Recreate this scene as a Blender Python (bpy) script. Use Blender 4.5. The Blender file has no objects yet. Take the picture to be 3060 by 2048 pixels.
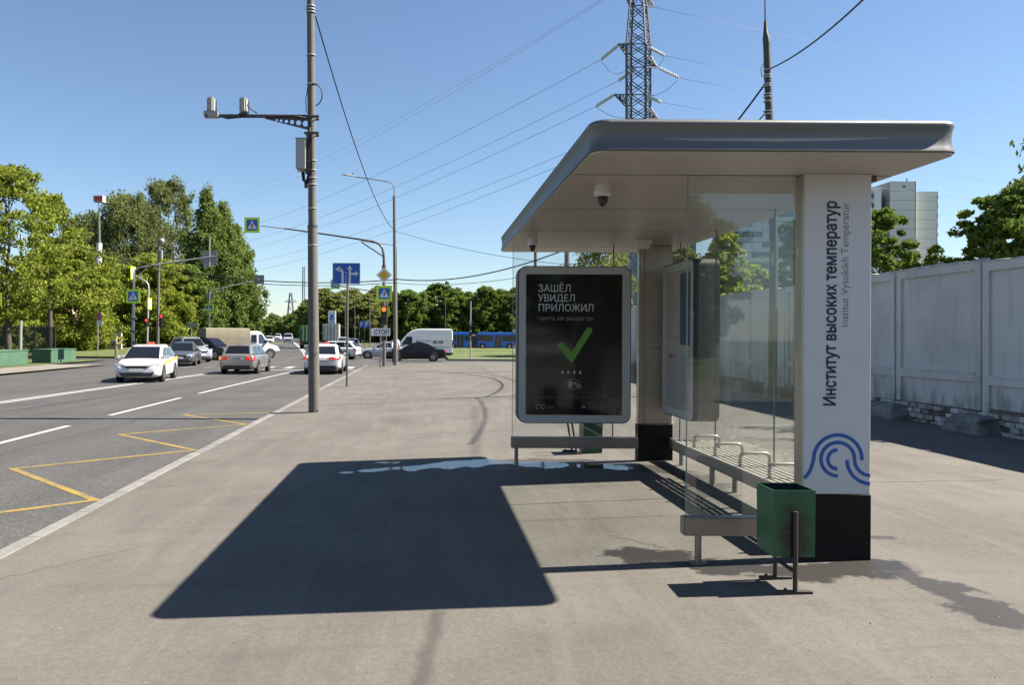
import bpy, bmesh, math, random
import numpy as np
import mathutils
from mathutils import Vector, Matrix

# ------------------------------------------------------------------ camera, sky, sun, exposure
SC = bpy.context.scene
COL = SC.collection
R = math.radians
cam = bpy.data.cameras.new('camera')
cam.sensor_width = 36.0
cam.lens = 2350 / 3060 * 36.0
cam.shift_x = 260 / 3060
cam.shift_y = -22 / 3060
cam.clip_start = 0.05
cam.clip_end = 6000
camo = bpy.data.objects.new('camera', cam)
camo.location = (0, 0, 1.6)
camo.rotation_euler = (R(90), -0.005, 0)
COL.objects.link(camo)
SC.camera = camo

SUN_EL = R(48.5)
W = bpy.data.worlds.new('World'); SC.world = W; W.use_nodes = True
wn = W.node_tree.nodes; wl = W.node_tree.links
sky = wn.new('ShaderNodeTexSky'); sky.sky_type = 'NISHITA'; sky.sun_disc = False
sky.sun_elevation = SUN_EL; sky.sun_rotation = R(90)
sky.air_density = 1.0; sky.dust_density = 0.25; sky.ozone_density = 3.5; sky.altitude = 150
bg = wn['Background']; bg.inputs['Strength'].default_value = 0.051
wl.new(sky.outputs[0], bg.inputs['Color'])
sl = bpy.data.lights.new('sun', 'SUN'); sl.energy = 5.0; sl.angle = R(0.53); sl.color = (1.0, 0.93, 0.83)
so = bpy.data.objects.new('sun', sl); COL.objects.link(so)
sd = Vector((math.cos(SUN_EL), 0.012, math.sin(SUN_EL))).normalized()
so.rotation_euler = sd.to_track_quat('Z', 'Y').to_euler()
so.location = (40, 0, 60)
VS = SC.view_settings
VS.view_transform = 'Standard'; VS.look = 'None'; VS.gamma = 1.0; VS.exposure = 1.64
VS.use_curve_mapping = False
SC.cycles.max_bounces = 8; SC.cycles.transparent_max_bounces = 24
SC.cycles.caustics_reflective = False; SC.cycles.caustics_refractive = False

# ------------------------------------------------------------------ helpers
F = 2350.0
def P(sx, sy, d):
    dx, dy = sx - 1270, sy - 1002
    return Vector(((dx + .005 * dy) * d / F, d, 1.6 - (dy - .005 * dx) * d / F))

def sstep(a, b, x):
    t = min(1, max(0, (x - a) / (b - a))); return t * t * (3 - 2 * t)
def pav(x):
    return .04 * (x - 2.1) if x < 3.2 else .044 - (x - 3.2) * (.108 / 6.6)
def T(x, y):
    r = sstep(-10, 3, x)
    z = -.355 - .006 * (min(max(y, 50), 190) - 50) * r
    z += (1 - r) * (.0045 * (min(max(y, 110), 400) - 110))
    return z

MATS = {}
def mat(name, col, rough=.7, metal=0.0, spec=.5, coat=0.0, emit=None, estr=0.0, var=0.0, vscale=4.0, bump=0.0, bscale=60.0):
    if name in MATS: return MATS[name]
    m = bpy.data.materials.new(name); m.use_nodes = True
    n = m.node_tree.nodes; l = m.node_tree.links
    b = n['Principled BSDF']
    c = (col[0], col[1], col[2], 1)
    b.inputs['Base Color'].default_value = c
    b.inputs['Roughness'].default_value = rough
    b.inputs['Metallic'].default_value = metal
    b.inputs['Specular IOR Level'].default_value = spec
    b.inputs['Coat Weight'].default_value = coat
    b.inputs['Coat Roughness'].default_value = .05
    if emit:
        b.inputs['Emission Color'].default_value = (*emit, 1); b.inputs['Emission Strength'].default_value = estr
    if var > 0 or bump > 0:
        tc = n.new('ShaderNodeTexCoord')
    if var > 0:
        no = n.new('ShaderNodeTexNoise'); no.inputs['Scale'].default_value = vscale; no.inputs['Detail'].default_value = 6
        no.inputs['Roughness'].default_value = .65
        l.new(tc.outputs['Object'], no.inputs['Vector'])
        mr = n.new('ShaderNodeMapRange'); mr.inputs['From Min'].default_value = .3; mr.inputs['From Max'].default_value = .7
        mr.inputs['To Min'].default_value = 1 - var; mr.inputs['To Max'].default_value = 1 + var
        l.new(no.outputs[0], mr.inputs['Value'])
        mx = n.new('ShaderNodeVectorMath'); mx.operation = 'SCALE'; mx.inputs[0].default_value = col[:3]
        l.new(mr.outputs[0], mx.inputs['Scale']); l.new(mx.outputs[0], b.inputs['Base Color'])
    if bump > 0:
        nb = n.new('ShaderNodeTexNoise'); nb.inputs['Scale'].default_value = bscale; nb.inputs['Detail'].default_value = 4
        l.new(tc.outputs['Object'], nb.inputs['Vector'])
        bp = n.new('ShaderNodeBump'); bp.inputs['Strength'].default_value = bump; bp.inputs['Distance'].default_value = .01
        l.new(nb.outputs[0], bp.inputs['Height']); l.new(bp.outputs[0], b.inputs['Normal'])
    MATS[name] = m
    return m

def node_mat(name):
    m = bpy.data.materials.new(name); m.use_nodes = True
    MATS[name] = m
    return m, m.node_tree.nodes, m.node_tree.links, m.node_tree.nodes['Principled BSDF']

def noise(n, l, vec, scale, detail=5, rough=.6):
    t = n.new('ShaderNodeTexNoise'); t.inputs['Scale'].default_value = scale; t.inputs['Detail'].default_value = detail
    t.inputs['Roughness'].default_value = rough
    l.new(vec, t.inputs['Vector']); return t.outputs[0]
def ramp(n, l, fac, stops, interp='LINEAR'):
    r = n.new('ShaderNodeValToRGB'); r.color_ramp.interpolation = interp
    e = r.color_ramp.elements
    while len(e) < len(stops): e.new(.5)
    for i, (p, c) in enumerate(stops):
        e[i].position = p; e[i].color = (*c, 1) if len(c) == 3 else c
    l.new(fac, r.inputs[0]); return r.outputs[0]
def mixc(n, l, fac, a, b, mode='MIX'):
    m = n.new('ShaderNodeMix'); m.data_type = 'RGBA'; m.blend_type = mode
    if isinstance(fac, (int, float)): m.inputs[0].default_value = fac
    else: l.new(fac, m.inputs[0])
    for s, v in ((6, a), (7, b)):
        if isinstance(v, tuple): m.inputs[s].default_value = (*v, 1)
        else: l.new(v, m.inputs[s])
    return m.outputs[2]
def mapv(n, l, vec, scale=(1, 1, 1), rot=(0, 0, 0)):
    m = n.new('ShaderNodeMapping'); m.inputs['Scale'].default_value = scale; m.inputs['Rotation'].default_value = rot
    l.new(vec, m.inputs['Vector']); return m.outputs[0]
def bump(n, l, b, h, strength, dist=.01):
    bp = n.new('ShaderNodeBump'); bp.inputs['Strength'].default_value = strength; bp.inputs['Distance'].default_value = dist
    l.new(h, bp.inputs['Height']); l.new(bp.outputs[0], b.inputs['Normal'])

class MB:
    """collects shapes of ONE part"""
    def __init__(s): s.v = []; s.f = []
    def add(s, vs, fs):
        o = len(s.v); s.v += [tuple(v) for v in vs]; s.f += [tuple(i + o for i in f) for f in fs]; return s
    def box(s, a, b):
        (x0, y0, z0), (x1, y1, z1) = a, b
        return s.add([(x0,y0,z0),(x1,y0,z0),(x1,y1,z0),(x0,y1,z0),(x0,y0,z1),(x1,y0,z1),(x1,y1,z1),(x0,y1,z1)],
                     [(0,3,2,1),(4,5,6,7),(0,1,5,4),(1,2,6,5),(2,3,7,6),(3,0,4,7)])
    def cyl(s, p0, p1, r0, r1=None, n=12, caps=True):
        r1 = r0 if r1 is None else r1
        p0, p1 = Vector(p0), Vector(p1); d = (p1 - p0).normalized()
        u = d.orthogonal().normalized(); w = d.cross(u)
        vs = []
        for p, r in ((p0, r0), (p1, r1)):
            for i in range(n):
                a = 2 * math.pi * i / n; vs.append(p + (u * math.cos(a) + w * math.sin(a)) * r)
        fs = [(i, (i + 1) % n, n + (i + 1) % n, n + i) for i in range(n)]
        if caps: fs += [tuple(range(n - 1, -1, -1)), tuple(range(n, 2 * n))]
        return s.add(vs, fs)
    def tube(s, pts, r, n=8, closed=False):
        pts = [Vector(p) for p in pts]; m = len(pts); rs = r if isinstance(r, (list, tuple)) else [r] * m
        vs = []; prev = None
        for i, p in enumerate(pts):
            if closed: d = (pts[(i + 1) % m] - pts[i - 1]).normalized()
            else: d = (pts[min(i + 1, m - 1)] - pts[max(i - 1, 0)]).normalized()
            if prev is None: u = d.orthogonal().normalized()
            else:
                u = prev - d * prev.dot(d); u = u.normalized() if u.length > 1e-6 else d.orthogonal().normalized()
            prev = u; w = d.cross(u)
            for k in range(n):
                a = 2 * math.pi * k / n; vs.append(p + (u * math.cos(a) + w * math.sin(a)) * rs[i])
        fs = []
        for i in range(m if closed else m - 1):
            j = (i + 1) % m
            for k in range(n): fs.append((i*n+k, i*n+(k+1)%n, j*n+(k+1)%n, j*n+k))
        if not closed: fs += [tuple(range(n-1,-1,-1)), tuple((m-1)*n+k for k in range(n))]
        return s.add(vs, fs)
    def prism(s, pts, y0, y1):
        """polygon in (x,z), given counter-clockwise seen from -Y, extruded y0..y1"""
        n = len(pts)
        vs = [(x, y0, z) for x, z in pts] + [(x, y1, z) for x, z in pts]
        return s.add(vs, [tuple(range(n)), tuple(range(2*n-1, n-1, -1))] + [(i, n+i, n+(i+1)%n, (i+1)%n) for i in range(n)])
    def prismz(s, pts, z0, z1):
        n = len(pts)
        vs = [(x, y, z0) for x, y in pts] + [(x, y, z1) for x, y in pts]
        return s.add(vs, [tuple(range(n-1,-1,-1)), tuple(range(n, 2*n))] + [(i, (i+1)%n, n+(i+1)%n, n+i) for i in range(n)])
    def lathe(s, prof, c=(0,0,0), n=16):
        vs = []; m = len(prof)
        for r, z in prof:
            for i in range(n):
                a = 2*math.pi*i/n; vs.append((c[0]+r*math.cos(a), c[1]+r*math.sin(a), c[2]+z))
        fs = []
        for j in range(m-1):
            for i in range(n): fs.append((j*n+i, j*n+(i+1)%n, (j+1)*n+(i+1)%n, (j+1)*n+i))
        fs += [tuple(range(n-1,-1,-1)), tuple((m-1)*n+i for i in range(n))]
        return s.add(vs, fs)
    def loft(s, rings, caps=True):
        n = len(rings[0]); vs = [p for r in rings for p in r]; fs = []
        for j in range(len(rings)-1):
            for i in range(n): fs.append((j*n+i, j*n+(i+1)%n, (j+1)*n+(i+1)%n, (j+1)*n+i))
        if caps: fs += [tuple(range(n-1,-1,-1)), tuple((len(rings)-1)*n+i for i in range(n))]
        return s.add(vs, fs)
    def mesh(s, name):
        me = bpy.data.meshes.new(name); me.from_pydata(s.v, [], s.f); me.update(); return me
    def build(s, name, m, parent=None, smooth=False, bevel=0.0, segs=2, fix=False):
        me = s.mesh(name)
        if bevel > 0 or fix:
            bm = bmesh.new(); bm.from_mesh(me)
            bmesh.ops.recalc_face_normals(bm, faces=bm.faces)
            if bevel > 0:
                es = [e for e in bm.edges if len(e.link_faces) == 2 and e.calc_face_angle(0) > .5]
                bmesh.ops.bevel(bm, geom=es, offset=bevel, segments=segs, affect='EDGES', clamp_overlap=True)
            bm.to_mesh(me); bm.free()
        if smooth:
            me.polygons.foreach_set('use_smooth', [True] * len(me.polygons))
            if bevel > 0 or smooth == 'auto': me.set_sharp_from_angle(angle=R(40))
        o = bpy.data.objects.new(name, me); COL.objects.link(o)
        if m: me.materials.append(m)
        if parent: o.parent = parent
        return o

def tag(o, label=None, cat=None, group=None, kind=None):
    if label: o['label'] = label
    if cat: o['category'] = cat
    if group: o['group'] = group
    if kind: o['kind'] = kind
    return o
def thing(name, label, cat, loc=(0,0,0), rz=0.0, group=None):
    o = bpy.data.objects.new(name, None); COL.objects.link(o); o.empty_display_size = .2
    o.location = loc; o.rotation_euler = (0, 0, rz)
    return tag(o, label, cat, group)
def struct(o): o['kind'] = 'structure'; return o
def dup(root, parent=None):
    c = root.copy(); COL.objects.link(c); c.parent = parent
    for ch in list(root.children): dup(ch, c)
    return c
UNIT = MB().box((-.5,-.5,0), (.5,.5,1)).mesh('bar')
UNITS = {}
def bar(name, m, parent, p0, p1, w, w2=None, roll=None):
    """a straight bar as an object of its own that shares one unit mesh"""
    if m.name not in UNITS:
        me = UNIT.copy(); me.materials.append(m); UNITS[m.name] = me
    o = bpy.data.objects.new(name, UNITS[m.name]); COL.objects.link(o)
    p0, p1 = Vector(p0), Vector(p1); d = p1 - p0
    q = d.to_track_quat('Z', 'Y')
    o.matrix_local = Matrix.Translation(p0) @ q.to_matrix().to_4x4() @ Matrix.Diagonal((w, w2 or w, d.length, 1))
    o.parent = parent
    return o
def glyph_mesh(body, size):
    """flat letters: every outline of the built-in font is filled on its own (its Cyrillic outlines overlap)"""
    cu = bpy.data.curves.new('glyphs', 'FONT'); cu.body = body; cu.size = 1.0; cu.fill_mode = 'NONE'; cu.resolution_u = 4
    t = bpy.data.objects.new('glyphs', cu); COL.objects.link(t)
    w = bpy.data.meshes.new_from_object(t.evaluated_get(bpy.context.evaluated_depsgraph_get()))
    bpy.data.objects.remove(t)
    nb = {}
    for e in w.edges:
        a, b = e.vertices; nb.setdefault(a, []).append(b); nb.setdefault(b, []).append(a)
    seen = set(); loops = []
    for v0 in range(len(w.vertices)):
        if v0 in seen or v0 not in nb: continue
        lp = [v0]; seen.add(v0); cur = v0
        while True:
            nx = [q for q in nb[cur] if q not in seen]
            if not nx: break
            cur = nx[0]; seen.add(cur); lp.append(cur)
        pts = []
        for q in lp:
            c = w.vertices[q].co.xy.copy()
            if not pts or (c-pts[-1]).length > 1e-4: pts.append(c)
        if len(pts) > 2:
            ar = sum(pts[k-1].x*pts[k].y - pts[k].x*pts[k-1].y for k in range(len(pts)))/2
            loops.append((pts, ar))
    def inside(p, poly):
        r = False
        for k in range(len(poly)):
            a, b = poly[k-1], poly[k]
            if (a.y > p.y) != (b.y > p.y) and p.x < (b.x-a.x)*(p.y-a.y)/(b.y-a.y)+a.x: r = not r
        return r
    # outlines whose first point lies inside another outline of opposite turn are counters
    big = max(loops, key=lambda q: abs(q[1]))[1]
    vs = []; fs = []
    big_o = [q[0] for q in loops if q[1]*big > 0]
    holes = [q for q in loops if q[1]*big < 0 and any(inside(q[0][0], o_) for o_ in big_o)]
    outs = [q for q in loops if not any(q is h_ for h_ in holes)]
    for k, (pts, ar) in enumerate(outs):
        hs = [h for h, _ in holes if inside(h[0], pts)]
        co = []; fc = []
        for lp in [pts] + hs:
            fc.append(list(range(len(co), len(co)+len(lp)))); co += lp
        r = mathutils.geometry.delaunay_2d_cdt(co, [], fc, 2, 1e-6)
        o = len(vs); vs += [(c.x, c.y, .0004*(k % 2)) for c in r[0]]
        for f_ in r[2]:
            a, b, c = (r[0][q] for q in f_[:3]); fl = list(f_)
            if (b-a).cross(c-a) < 0: fl.reverse()
            fs.append(tuple(q+o for q in fl))
    me = bpy.data.meshes.new('glyphs'); me.from_pydata([(x*size, y*size, z) for x, y, z in vs], [], fs); me.update()
    return me
def text(name, body, size, m, parent, loc, rot=(R(90),0,0), width=None, extrude=.0015, bold=0.0, align='LEFT', capfit=None, heavy=0.0, mtx=None):
    me = glyph_mesh(body, size)
    if width:
        xs = [v.co.x for v in me.vertices]; k = width / (max(xs) - min(xs)); ky = k
        if capfit:
            ys = [v.co.y for v in me.vertices]; ky = capfit / (max(ys) - min(ys))
        for v in me.vertices: v.co.x *= k; v.co.y *= ky
    if heavy:
        bm = bmesh.new(); bm.from_mesh(me); g0 = bm.verts[:] + bm.edges[:] + bm.faces[:]
        for k_, (hx_, hy_) in enumerate(((heavy, 0), (heavy*.5, heavy*.5), (heavy*.5, -heavy*.5), (heavy*.5, 0))):
            q_ = bmesh.ops.duplicate(bm, geom=g0)
            bmesh.ops.translate(bm, verts=[e for e in q_['geom'] if isinstance(e, bmesh.types.BMVert)], vec=(hx_, hy_, .0008*(k_+1)))
        bm.to_mesh(me); bm.free()
    me.materials.clear(); me.materials.append(m)
    # one object for each word
    words = []
    if len(body.split()) > 1:
        co = sorted((v.co.x for v in me.vertices)); span = co[-1]-co[0]; gaps = sorted(((co[i+1]-co[i], (co[i+1]+co[i])/2) for i in range(len(co)-1)), reverse=True)[:len(body.split())-1]
        cuts = sorted(g_[1] for g_ in gaps)
        for i in range(len(cuts)+1):
            lo = cuts[i-1] if i else -1e9; hi = cuts[i] if i < len(cuts) else 1e9
            bm = bmesh.new(); bm.from_mesh(me); bmesh.ops.delete(bm, geom=[v for v in bm.verts if not (lo <= v.co.x < hi)], context='VERTS')
            m2 = bpy.data.meshes.new(name); bm.to_mesh(m2); bm.free(); m2.materials.append(m); words.append(m2)
    else: words = [me]
    ob = []
    for w_m in words:
        w_m.name = name; o = bpy.data.objects.new(name, w_m); COL.objects.link(o)
        o.matrix_local = mtx if mtx is not None else Matrix.LocRotScale(Vector(loc), mathutils.Euler(rot), None)
        o.parent = parent; ob.append(o)
    return ob[0]
def stroke(pts, w):
    """closed outline polygons (x,z quads) of a polyline of width w, mitred"""
    n = len(pts); L = []; Rr = []
    for i, p in enumerate(pts):
        a = Vector(pts[max(i-1,0)]); b = Vector(pts[min(i+1,n-1)])
        d0 = (Vector(p)-a); d1 = (b-Vector(p))
        if d0.length < 1e-9: d0 = d1
        if d1.length < 1e-9: d1 = d0
        t = (d0.normalized()+d1.normalized())
        t = t.normalized() if t.length > 1e-6 else d0.normalized()
        nrm = Vector((-t.y, t.x)); c = max(.35, nrm.dot(Vector((-d0.normalized().y, d0.normalized().x))))
        L.append(Vector(p)+nrm*w/2/c); Rr.append(Vector(p)-nrm*w/2/c)
    return L, Rr
def ribbon(name, pts, w, y, th, m, parent):
    """flat stroke standing in the xz plane facing -Y"""
    L, Rr = stroke(pts, w); n = len(pts); vs = []; fs = []
    for i in range(n):
        vs += [(L[i].x, y, L[i].y), (Rr[i].x, y, Rr[i].y), (L[i].x, y+th, L[i].y), (Rr[i].x, y+th, Rr[i].y)]
    for i in range(n-1):
        a, b = 4*i, 4*i+4
        fs += [(a,a+1,b+1,b), (a+2,b+2,b+3,a+3), (a,b,b+2,a+2), (a+1,a+3,b+3,b+1)]
    fs += [(0,2,3,1), (4*n-4,4*n-3,4*n-1,4*n-2)]
    return MB().add(vs, fs).build(name, m, parent, fix=True)
def ground_ribbon(name, pts, w, m, parent, zf, dz):
    """flat painted stroke that follows the ground"""
    L, Rr = stroke(pts, w); vs = []; fs = []
    for i in range(len(pts)):
        for q in (L[i], Rr[i]): vs.append((q.x, q.y, zf(q.x, q.y) + dz))
    fs = [(2*i, 2*i+1, 2*i+3, 2*i+2) for i in range(len(pts)-1)]
    o = MB().add(vs, fs).build(name, m, parent)
    return o
def arc(cx, cz, r, a0, a1, n=14):
    return [(cx + r*math.cos(R(a0+(a1-a0)*i/n)), cz + r*math.sin(R(a0+(a1-a0)*i/n))) for i in range(n+1)]
def rrect(x0, z0, x1, z1, r, n=6):
    p = []
    for cx, cz, a in ((x1-r, z0+r, -90), (x1-r, z1-r, 0), (x0+r, z1-r, 90), (x0+r, z0+r, 180)):
        p += [(cx + r*math.cos(R(a+90*i/n)), cz + r*math.sin(R(a+90*i/n))) for i in range(n+1)]
    return p
def grid(name, xs, ys, zf, m):
    vs = [(x, y, zf(x, y)) for y in ys for x in xs]; nx = len(xs)
    fs = [(j*nx+i, j*nx+i+1, (j+1)*nx+i+1, (j+1)*nx+i) for j in range(len(ys)-1) for i in range(nx-1)]
    return struct(MB().add(vs, fs).build(name, m, smooth=True))
def lin(a, b, n): return [a + (b-a)*i/n for i in range(n+1)]
def catenary(p0, p1, sag, n=24):
    p0, p1 = Vector(p0), Vector(p1)
    return [p0.lerp(p1, i/n) - Vector((0,0,sag*4*(i/n)*(1-i/n))) for i in range(n+1)]

# ------------------------------------------------------------------ materials of the ground
def G(sx, sy):
    z = 0; dx, dy = sx-1270, sy-1002
    for k in range(30):
        d = (1.6 - z) * F / (dy - .005*dx); z = pav((dx+.005*dy)*d/F)
    return ((dx+.005*dy)*d/F, d)
STAINS = []
def stain(pts, rad, soft, st):
    for i in range(len(pts)-1): STAINS.append((*G(*pts[i]), *G(*pts[i+1]), rad, soft, st))
stain([(1310,1835),(1285,1920),(1255,2020),(1235,2100)], .012, .06, .42)
stain([(1420,1370),(1425,1300),(1418,1215)], .02, .12, .30)
stain([(1900,1660),(2010,1662),(2090,1690),(2400,1712)], .13, .08, .92)
stain([(2400,1712),(2560,1705),(2620,1690)], .14, .08, .92)
stain([(2620,1690),(2760,1730),(2900,1800),(3040,1860)], .10, .07, .80)
stain([(2605,1606),(2655,1608)], .03, .04, .7)
stain([(1330,1388),(1560,1378),(1850,1386),(2060,1420)], .10, .14, .70)
stain([(2060,1420),(2150,1480)], .12, .12, .55)
stain([(1700,1990),(2300,2030)], .10, .6, .10)
def make_ground_mats():
    m, n, l, b = node_mat('pavement')
    g = n.new('ShaderNodeNewGeometry').outputs['Position']
    big = noise(n, l, g, .55, 4, .55); mid = noise(n, l, mapv(n, l, g, (1.6, .55, 1), (0,0,.35)), 1.7, 6, .62)
    fine = noise(n, l, g, 130, 3, .8); fine2 = noise(n, l, g, 26, 5, .75)
    c = ramp(n, l, big, [(.32, (.150,.134,.115)), (.5, (.176,.159,.138)), (.68, (.196,.178,.155))])
    c = mixc(n, l, .5, c, ramp(n, l, mid, [(.3, (.36,.36,.37)), (.48, (.5,.5,.5)), (.72, (.58,.575,.56))]), 'OVERLAY')
    c = mixc(n, l, .35, c, ramp(n, l, fine2, [(.3, (.30,.30,.30)), (.7, (.68,.68,.68))]), 'OVERLAY')
    c = mixc(n, l, .8, c, ramp(n, l, fine, [(.3, (.38,.38,.38)), (.5, (.5,.5,.5)), (.72, (.64,.64,.64))]), 'OVERLAY')
    vg = n.new('ShaderNodeTexVoronoi'); vg.inputs['Scale'].default_value = 75; l.new(g, vg.inputs['Vector'])
    c = mixc(n, l, .16, c, ramp(n, l, vg.outputs['Color'], [(.08, (.22,.22,.22)), (.55, (.5,.5,.5)), (.95, (.85,.84,.82))]), 'OVERLAY')
    # long scuffs left by sweeping machines and tyres
    sc = noise(n, l, mapv(n, l, g, (3.2, .28, 1), (0,0,-.55)), 1.3, 6, .7)
    c = mixc(n, l, ramp(n, l, sc, [(.52, (0,0,0)), (.68, (.55,.55,.55))]), c, (.225,.205,.178))
    sc2 = noise(n, l, mapv(n, l, g, (.35, 3.0, 1), (0,0,.2)), 1.1, 6, .7)
    c = mixc(n, l, ramp(n, l, sc2, [(.54, (0,0,0)), (.72, (.45,.45,.45))]), c, (.118,.104,.092))
    # old gum and spit spots
    vo = n.new('ShaderNodeTexVoronoi'); vo.inputs['Scale'].default_value = 1.9; l.new(g, vo.inputs['Vector'])
    c = mixc(n, l, ramp(n, l, vo.outputs['Distance'], [(.0, (.5,.5,.5)), (.028, (.45,.45,.45)), (.04, (0,0,0))]), c, (.085,.076,.070))
    # stains of spilt water: capsules with frayed, soft edges
    wob = n.new('ShaderNodeTexNoise'); wob.inputs['Scale'].default_value = 3.0; wob.inputs['Detail'].default_value = 7; wob.inputs['Roughness'].default_value = .65; l.new(g, wob.inputs['Vector'])
    sb = n.new('ShaderNodeVectorMath'); sb.operation = 'SUBTRACT'; l.new(wob.outputs['Color'], sb.inputs[0]); sb.inputs[1].default_value = (.5, .5, .5)
    ma = n.new('ShaderNodeVectorMath'); ma.operation = 'MULTIPLY_ADD'; l.new(sb.outputs[0], ma.inputs[0]); ma.inputs[1].default_value = (.16, .16, 0); l.new(g, ma.inputs[2])
    flat = n.new('ShaderNodeVectorMath'); flat.operation = 'MULTIPLY'; l.new(ma.outputs[0], flat.inputs[0]); flat.inputs[1].default_value = (1, 1, 0)
    ma2 = n.new('ShaderNodeVectorMath'); ma2.operation = 'MULTIPLY_ADD'; l.new(sb.outputs[0], ma2.inputs[0]); ma2.inputs[1].default_value = (.85, .60, 0); l.new(g, ma2.inputs[2])
    flat2 = n.new('ShaderNodeVectorMath'); flat2.operation = 'MULTIPLY'; l.new(ma2.outputs[0], flat2.inputs[0]); flat2.inputs[1].default_value = (1, 1, 0)
    acc = None
    for ax, ay, bx_, by_, rad, soft, st in STAINS:
        pa = n.new('ShaderNodeVectorMath'); pa.operation = 'SUBTRACT'; l.new((flat2 if rad > .055 else flat).outputs[0], pa.inputs[0]); pa.inputs[1].default_value = (ax, ay, 0)
        ba = (bx_-ax, by_-ay, 0); d2 = max(1e-6, ba[0]**2+ba[1]**2)
        dt = n.new('ShaderNodeVectorMath'); dt.operation = 'DOT_PRODUCT'; l.new(pa.outputs[0], dt.inputs[0]); dt.inputs[1].default_value = (ba[0]/d2, ba[1]/d2, 0)
        cl_ = n.new('ShaderNodeClamp'); l.new(dt.outputs['Value'], cl_.inputs[0])
        sc_ = n.new('ShaderNodeVectorMath'); sc_.operation = 'SCALE'; sc_.inputs[0].default_value = ba; l.new(cl_.outputs[0], sc_.inputs['Scale'])
        df_ = n.new('ShaderNodeVectorMath'); df_.operation = 'DISTANCE'; l.new(pa.outputs[0], df_.inputs[0]); l.new(sc_.outputs[0], df_.inputs[1])
        mr = n.new('ShaderNodeMapRange'); mr.interpolation_type = 'SMOOTHSTEP'; mr.inputs['From Min'].default_value = rad; mr.inputs['From Max'].default_value = rad+soft; mr.inputs['To Min'].default_value = st; mr.inputs['To Max'].default_value = 0
        l.new(df_.outputs['Value'], mr.inputs[0])
        if acc is None: acc = mr.outputs[0]
        else:
            mx = n.new('ShaderNodeMath'); mx.operation = 'MAXIMUM'; l.new(acc, mx.inputs[0]); l.new(mr.outputs[0], mx.inputs[1]); acc = mx.outputs[0]
    c = mixc(n, l, acc, c, (.040,.036,.033))
    l.new(c, b.inputs['Base Color'])
    rm_ = n.new('ShaderNodeMapRange'); rm_.inputs['To Min'].default_value = .88; rm_.inputs['To Max'].default_value = .45; l.new(acc, rm_.inputs[0]); l.new(rm_.outputs[0], b.inputs['Roughness'])
    b.inputs['Specular IOR Level'].default_value = .3
    bump(n, l, b, fine, .25, .004)

    m, n, l, b = node_mat('asphalt')
    g = n.new('ShaderNodeNewGeometry').outputs['Position']
    big = noise(n, l, g, .35, 4, .55); tr = noise(n, l, mapv(n, l, g, (1.5, .05, 1)), 1.0, 4, .6)
    fine = noise(n, l, g, 55, 4, .85); vo = n.new('ShaderNodeTexVoronoi'); vo.inputs['Scale'].default_value = 55; l.new(g, vo.inputs['Vector'])
    c = ramp(n, l, big, [(.3, (.082,.079,.076)), (.7, (.108,.104,.100))])
    c = mixc(n, l, .55, c, ramp(n, l, tr, [(.3, (.40,.40,.40)), (.7, (.60,.60,.60))]), 'OVERLAY')
    c = mixc(n, l, .8, c, ramp(n, l, fine, [(.3, (.14,.14,.14)), (.5, (.48,.48,.48)), (.70, (.90,.89,.87))]), 'OVERLAY')
    c = mixc(n, l, .6, c, ramp(n, l, vo.outputs['Color'], [(.1, (.25,.25,.25)), (.6, (.5,.5,.5)), (.95, (.9,.88,.84))]), 'OVERLAY')
    cr = noise(n, l, mapv(n, l, g, (.22, 2.4, 1), (0,0,.12)), .8, 6, .75)
    c = mixc(n, l, ramp(n, l, cr, [(.62, (0,0,0)), (.70, (.45,.45,.45))]), c, (.060,.057,.055))
    l.new(c, b.inputs['Base Color']); b.inputs['Roughness'].default_value = .82
    b.inputs['Specular IOR Level'].default_value = .35
    bump(n, l, b, fine, .35, .006)

    m, n, l, b = node_mat('kerb_concrete')
    g = n.new('ShaderNodeNewGeometry').outputs['Position']
    oi = n.new('ShaderNodeObjectInfo').outputs['Random']
    c = ramp(n, l, noise(n, l, g, 4, 6, .65), [(.3, (.17,.16,.145)), (.5, (.235,.225,.205)), (.7, (.28,.265,.24))])
    c = mixc(n, l, .5, c, ramp(n, l, oi, [(0, (.42,.42,.42)), (1, (.58,.58,.58))]), 'OVERLAY')
    c = mixc(n, l, .5, c, ramp(n, l, noise(n, l, g, 90, 3, .7), [(.3, (.36,.36,.36)), (.7, (.64,.64,.64))]), 'OVERLAY')
    l.new(c, b.inputs['Base Color']); b.inputs['Roughness'].default_value = .9

    for nm, col, wear in (('paint_white', (.55,.54,.52), .40), ('paint_yellow', (.37,.245,.042), .47), ('paint_faded', (.20,.197,.19), .5)):
        m, n, l, b = node_mat(nm)
        g = n.new('ShaderNodeNewGeometry').outputs['Position']
        f1 = noise(n, l, g, 26, 6, .75); f2 = noise(n, l, g, 2.2, 4, .6)
        md = n.new('ShaderNodeMath'); md.operation = 'MULTIPLY_ADD'; md.inputs[1].default_value = .6
        l.new(f1, md.inputs[0]); mm = n.new('ShaderNodeMath'); mm.operation = 'MULTIPLY'; mm.inputs[1].default_value = .4
        l.new(f2, mm.inputs[0]); l.new(mm.outputs[0], md.inputs[2])
        c = mixc(n, l, ramp(n, l, md.outputs[0], [(wear-.06, (1,1,1)), (wear+.05, (0,0,0))]), col, (.12,.115,.11))
        l.new(c, b.inputs['Base Color']); b.inputs['Roughness'].default_value = .75

    m, n, l, b = node_mat('grass_ground')
    g = n.new('ShaderNodeNewGeometry').outputs['Position']
    c = ramp(n, l, noise(n, l, g, .45, 6, .7), [(.3, (.085,.115,.028)), (.5, (.125,.165,.036)), (.7, (.175,.20,.055))])
    c = mixc(n, l, .8, c, ramp(n, l, noise(n, l, g, 6, 5, .8), [(.3, (.25,.25,.25)), (.7, (.75,.75,.75))]), 'OVERLAY')
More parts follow.
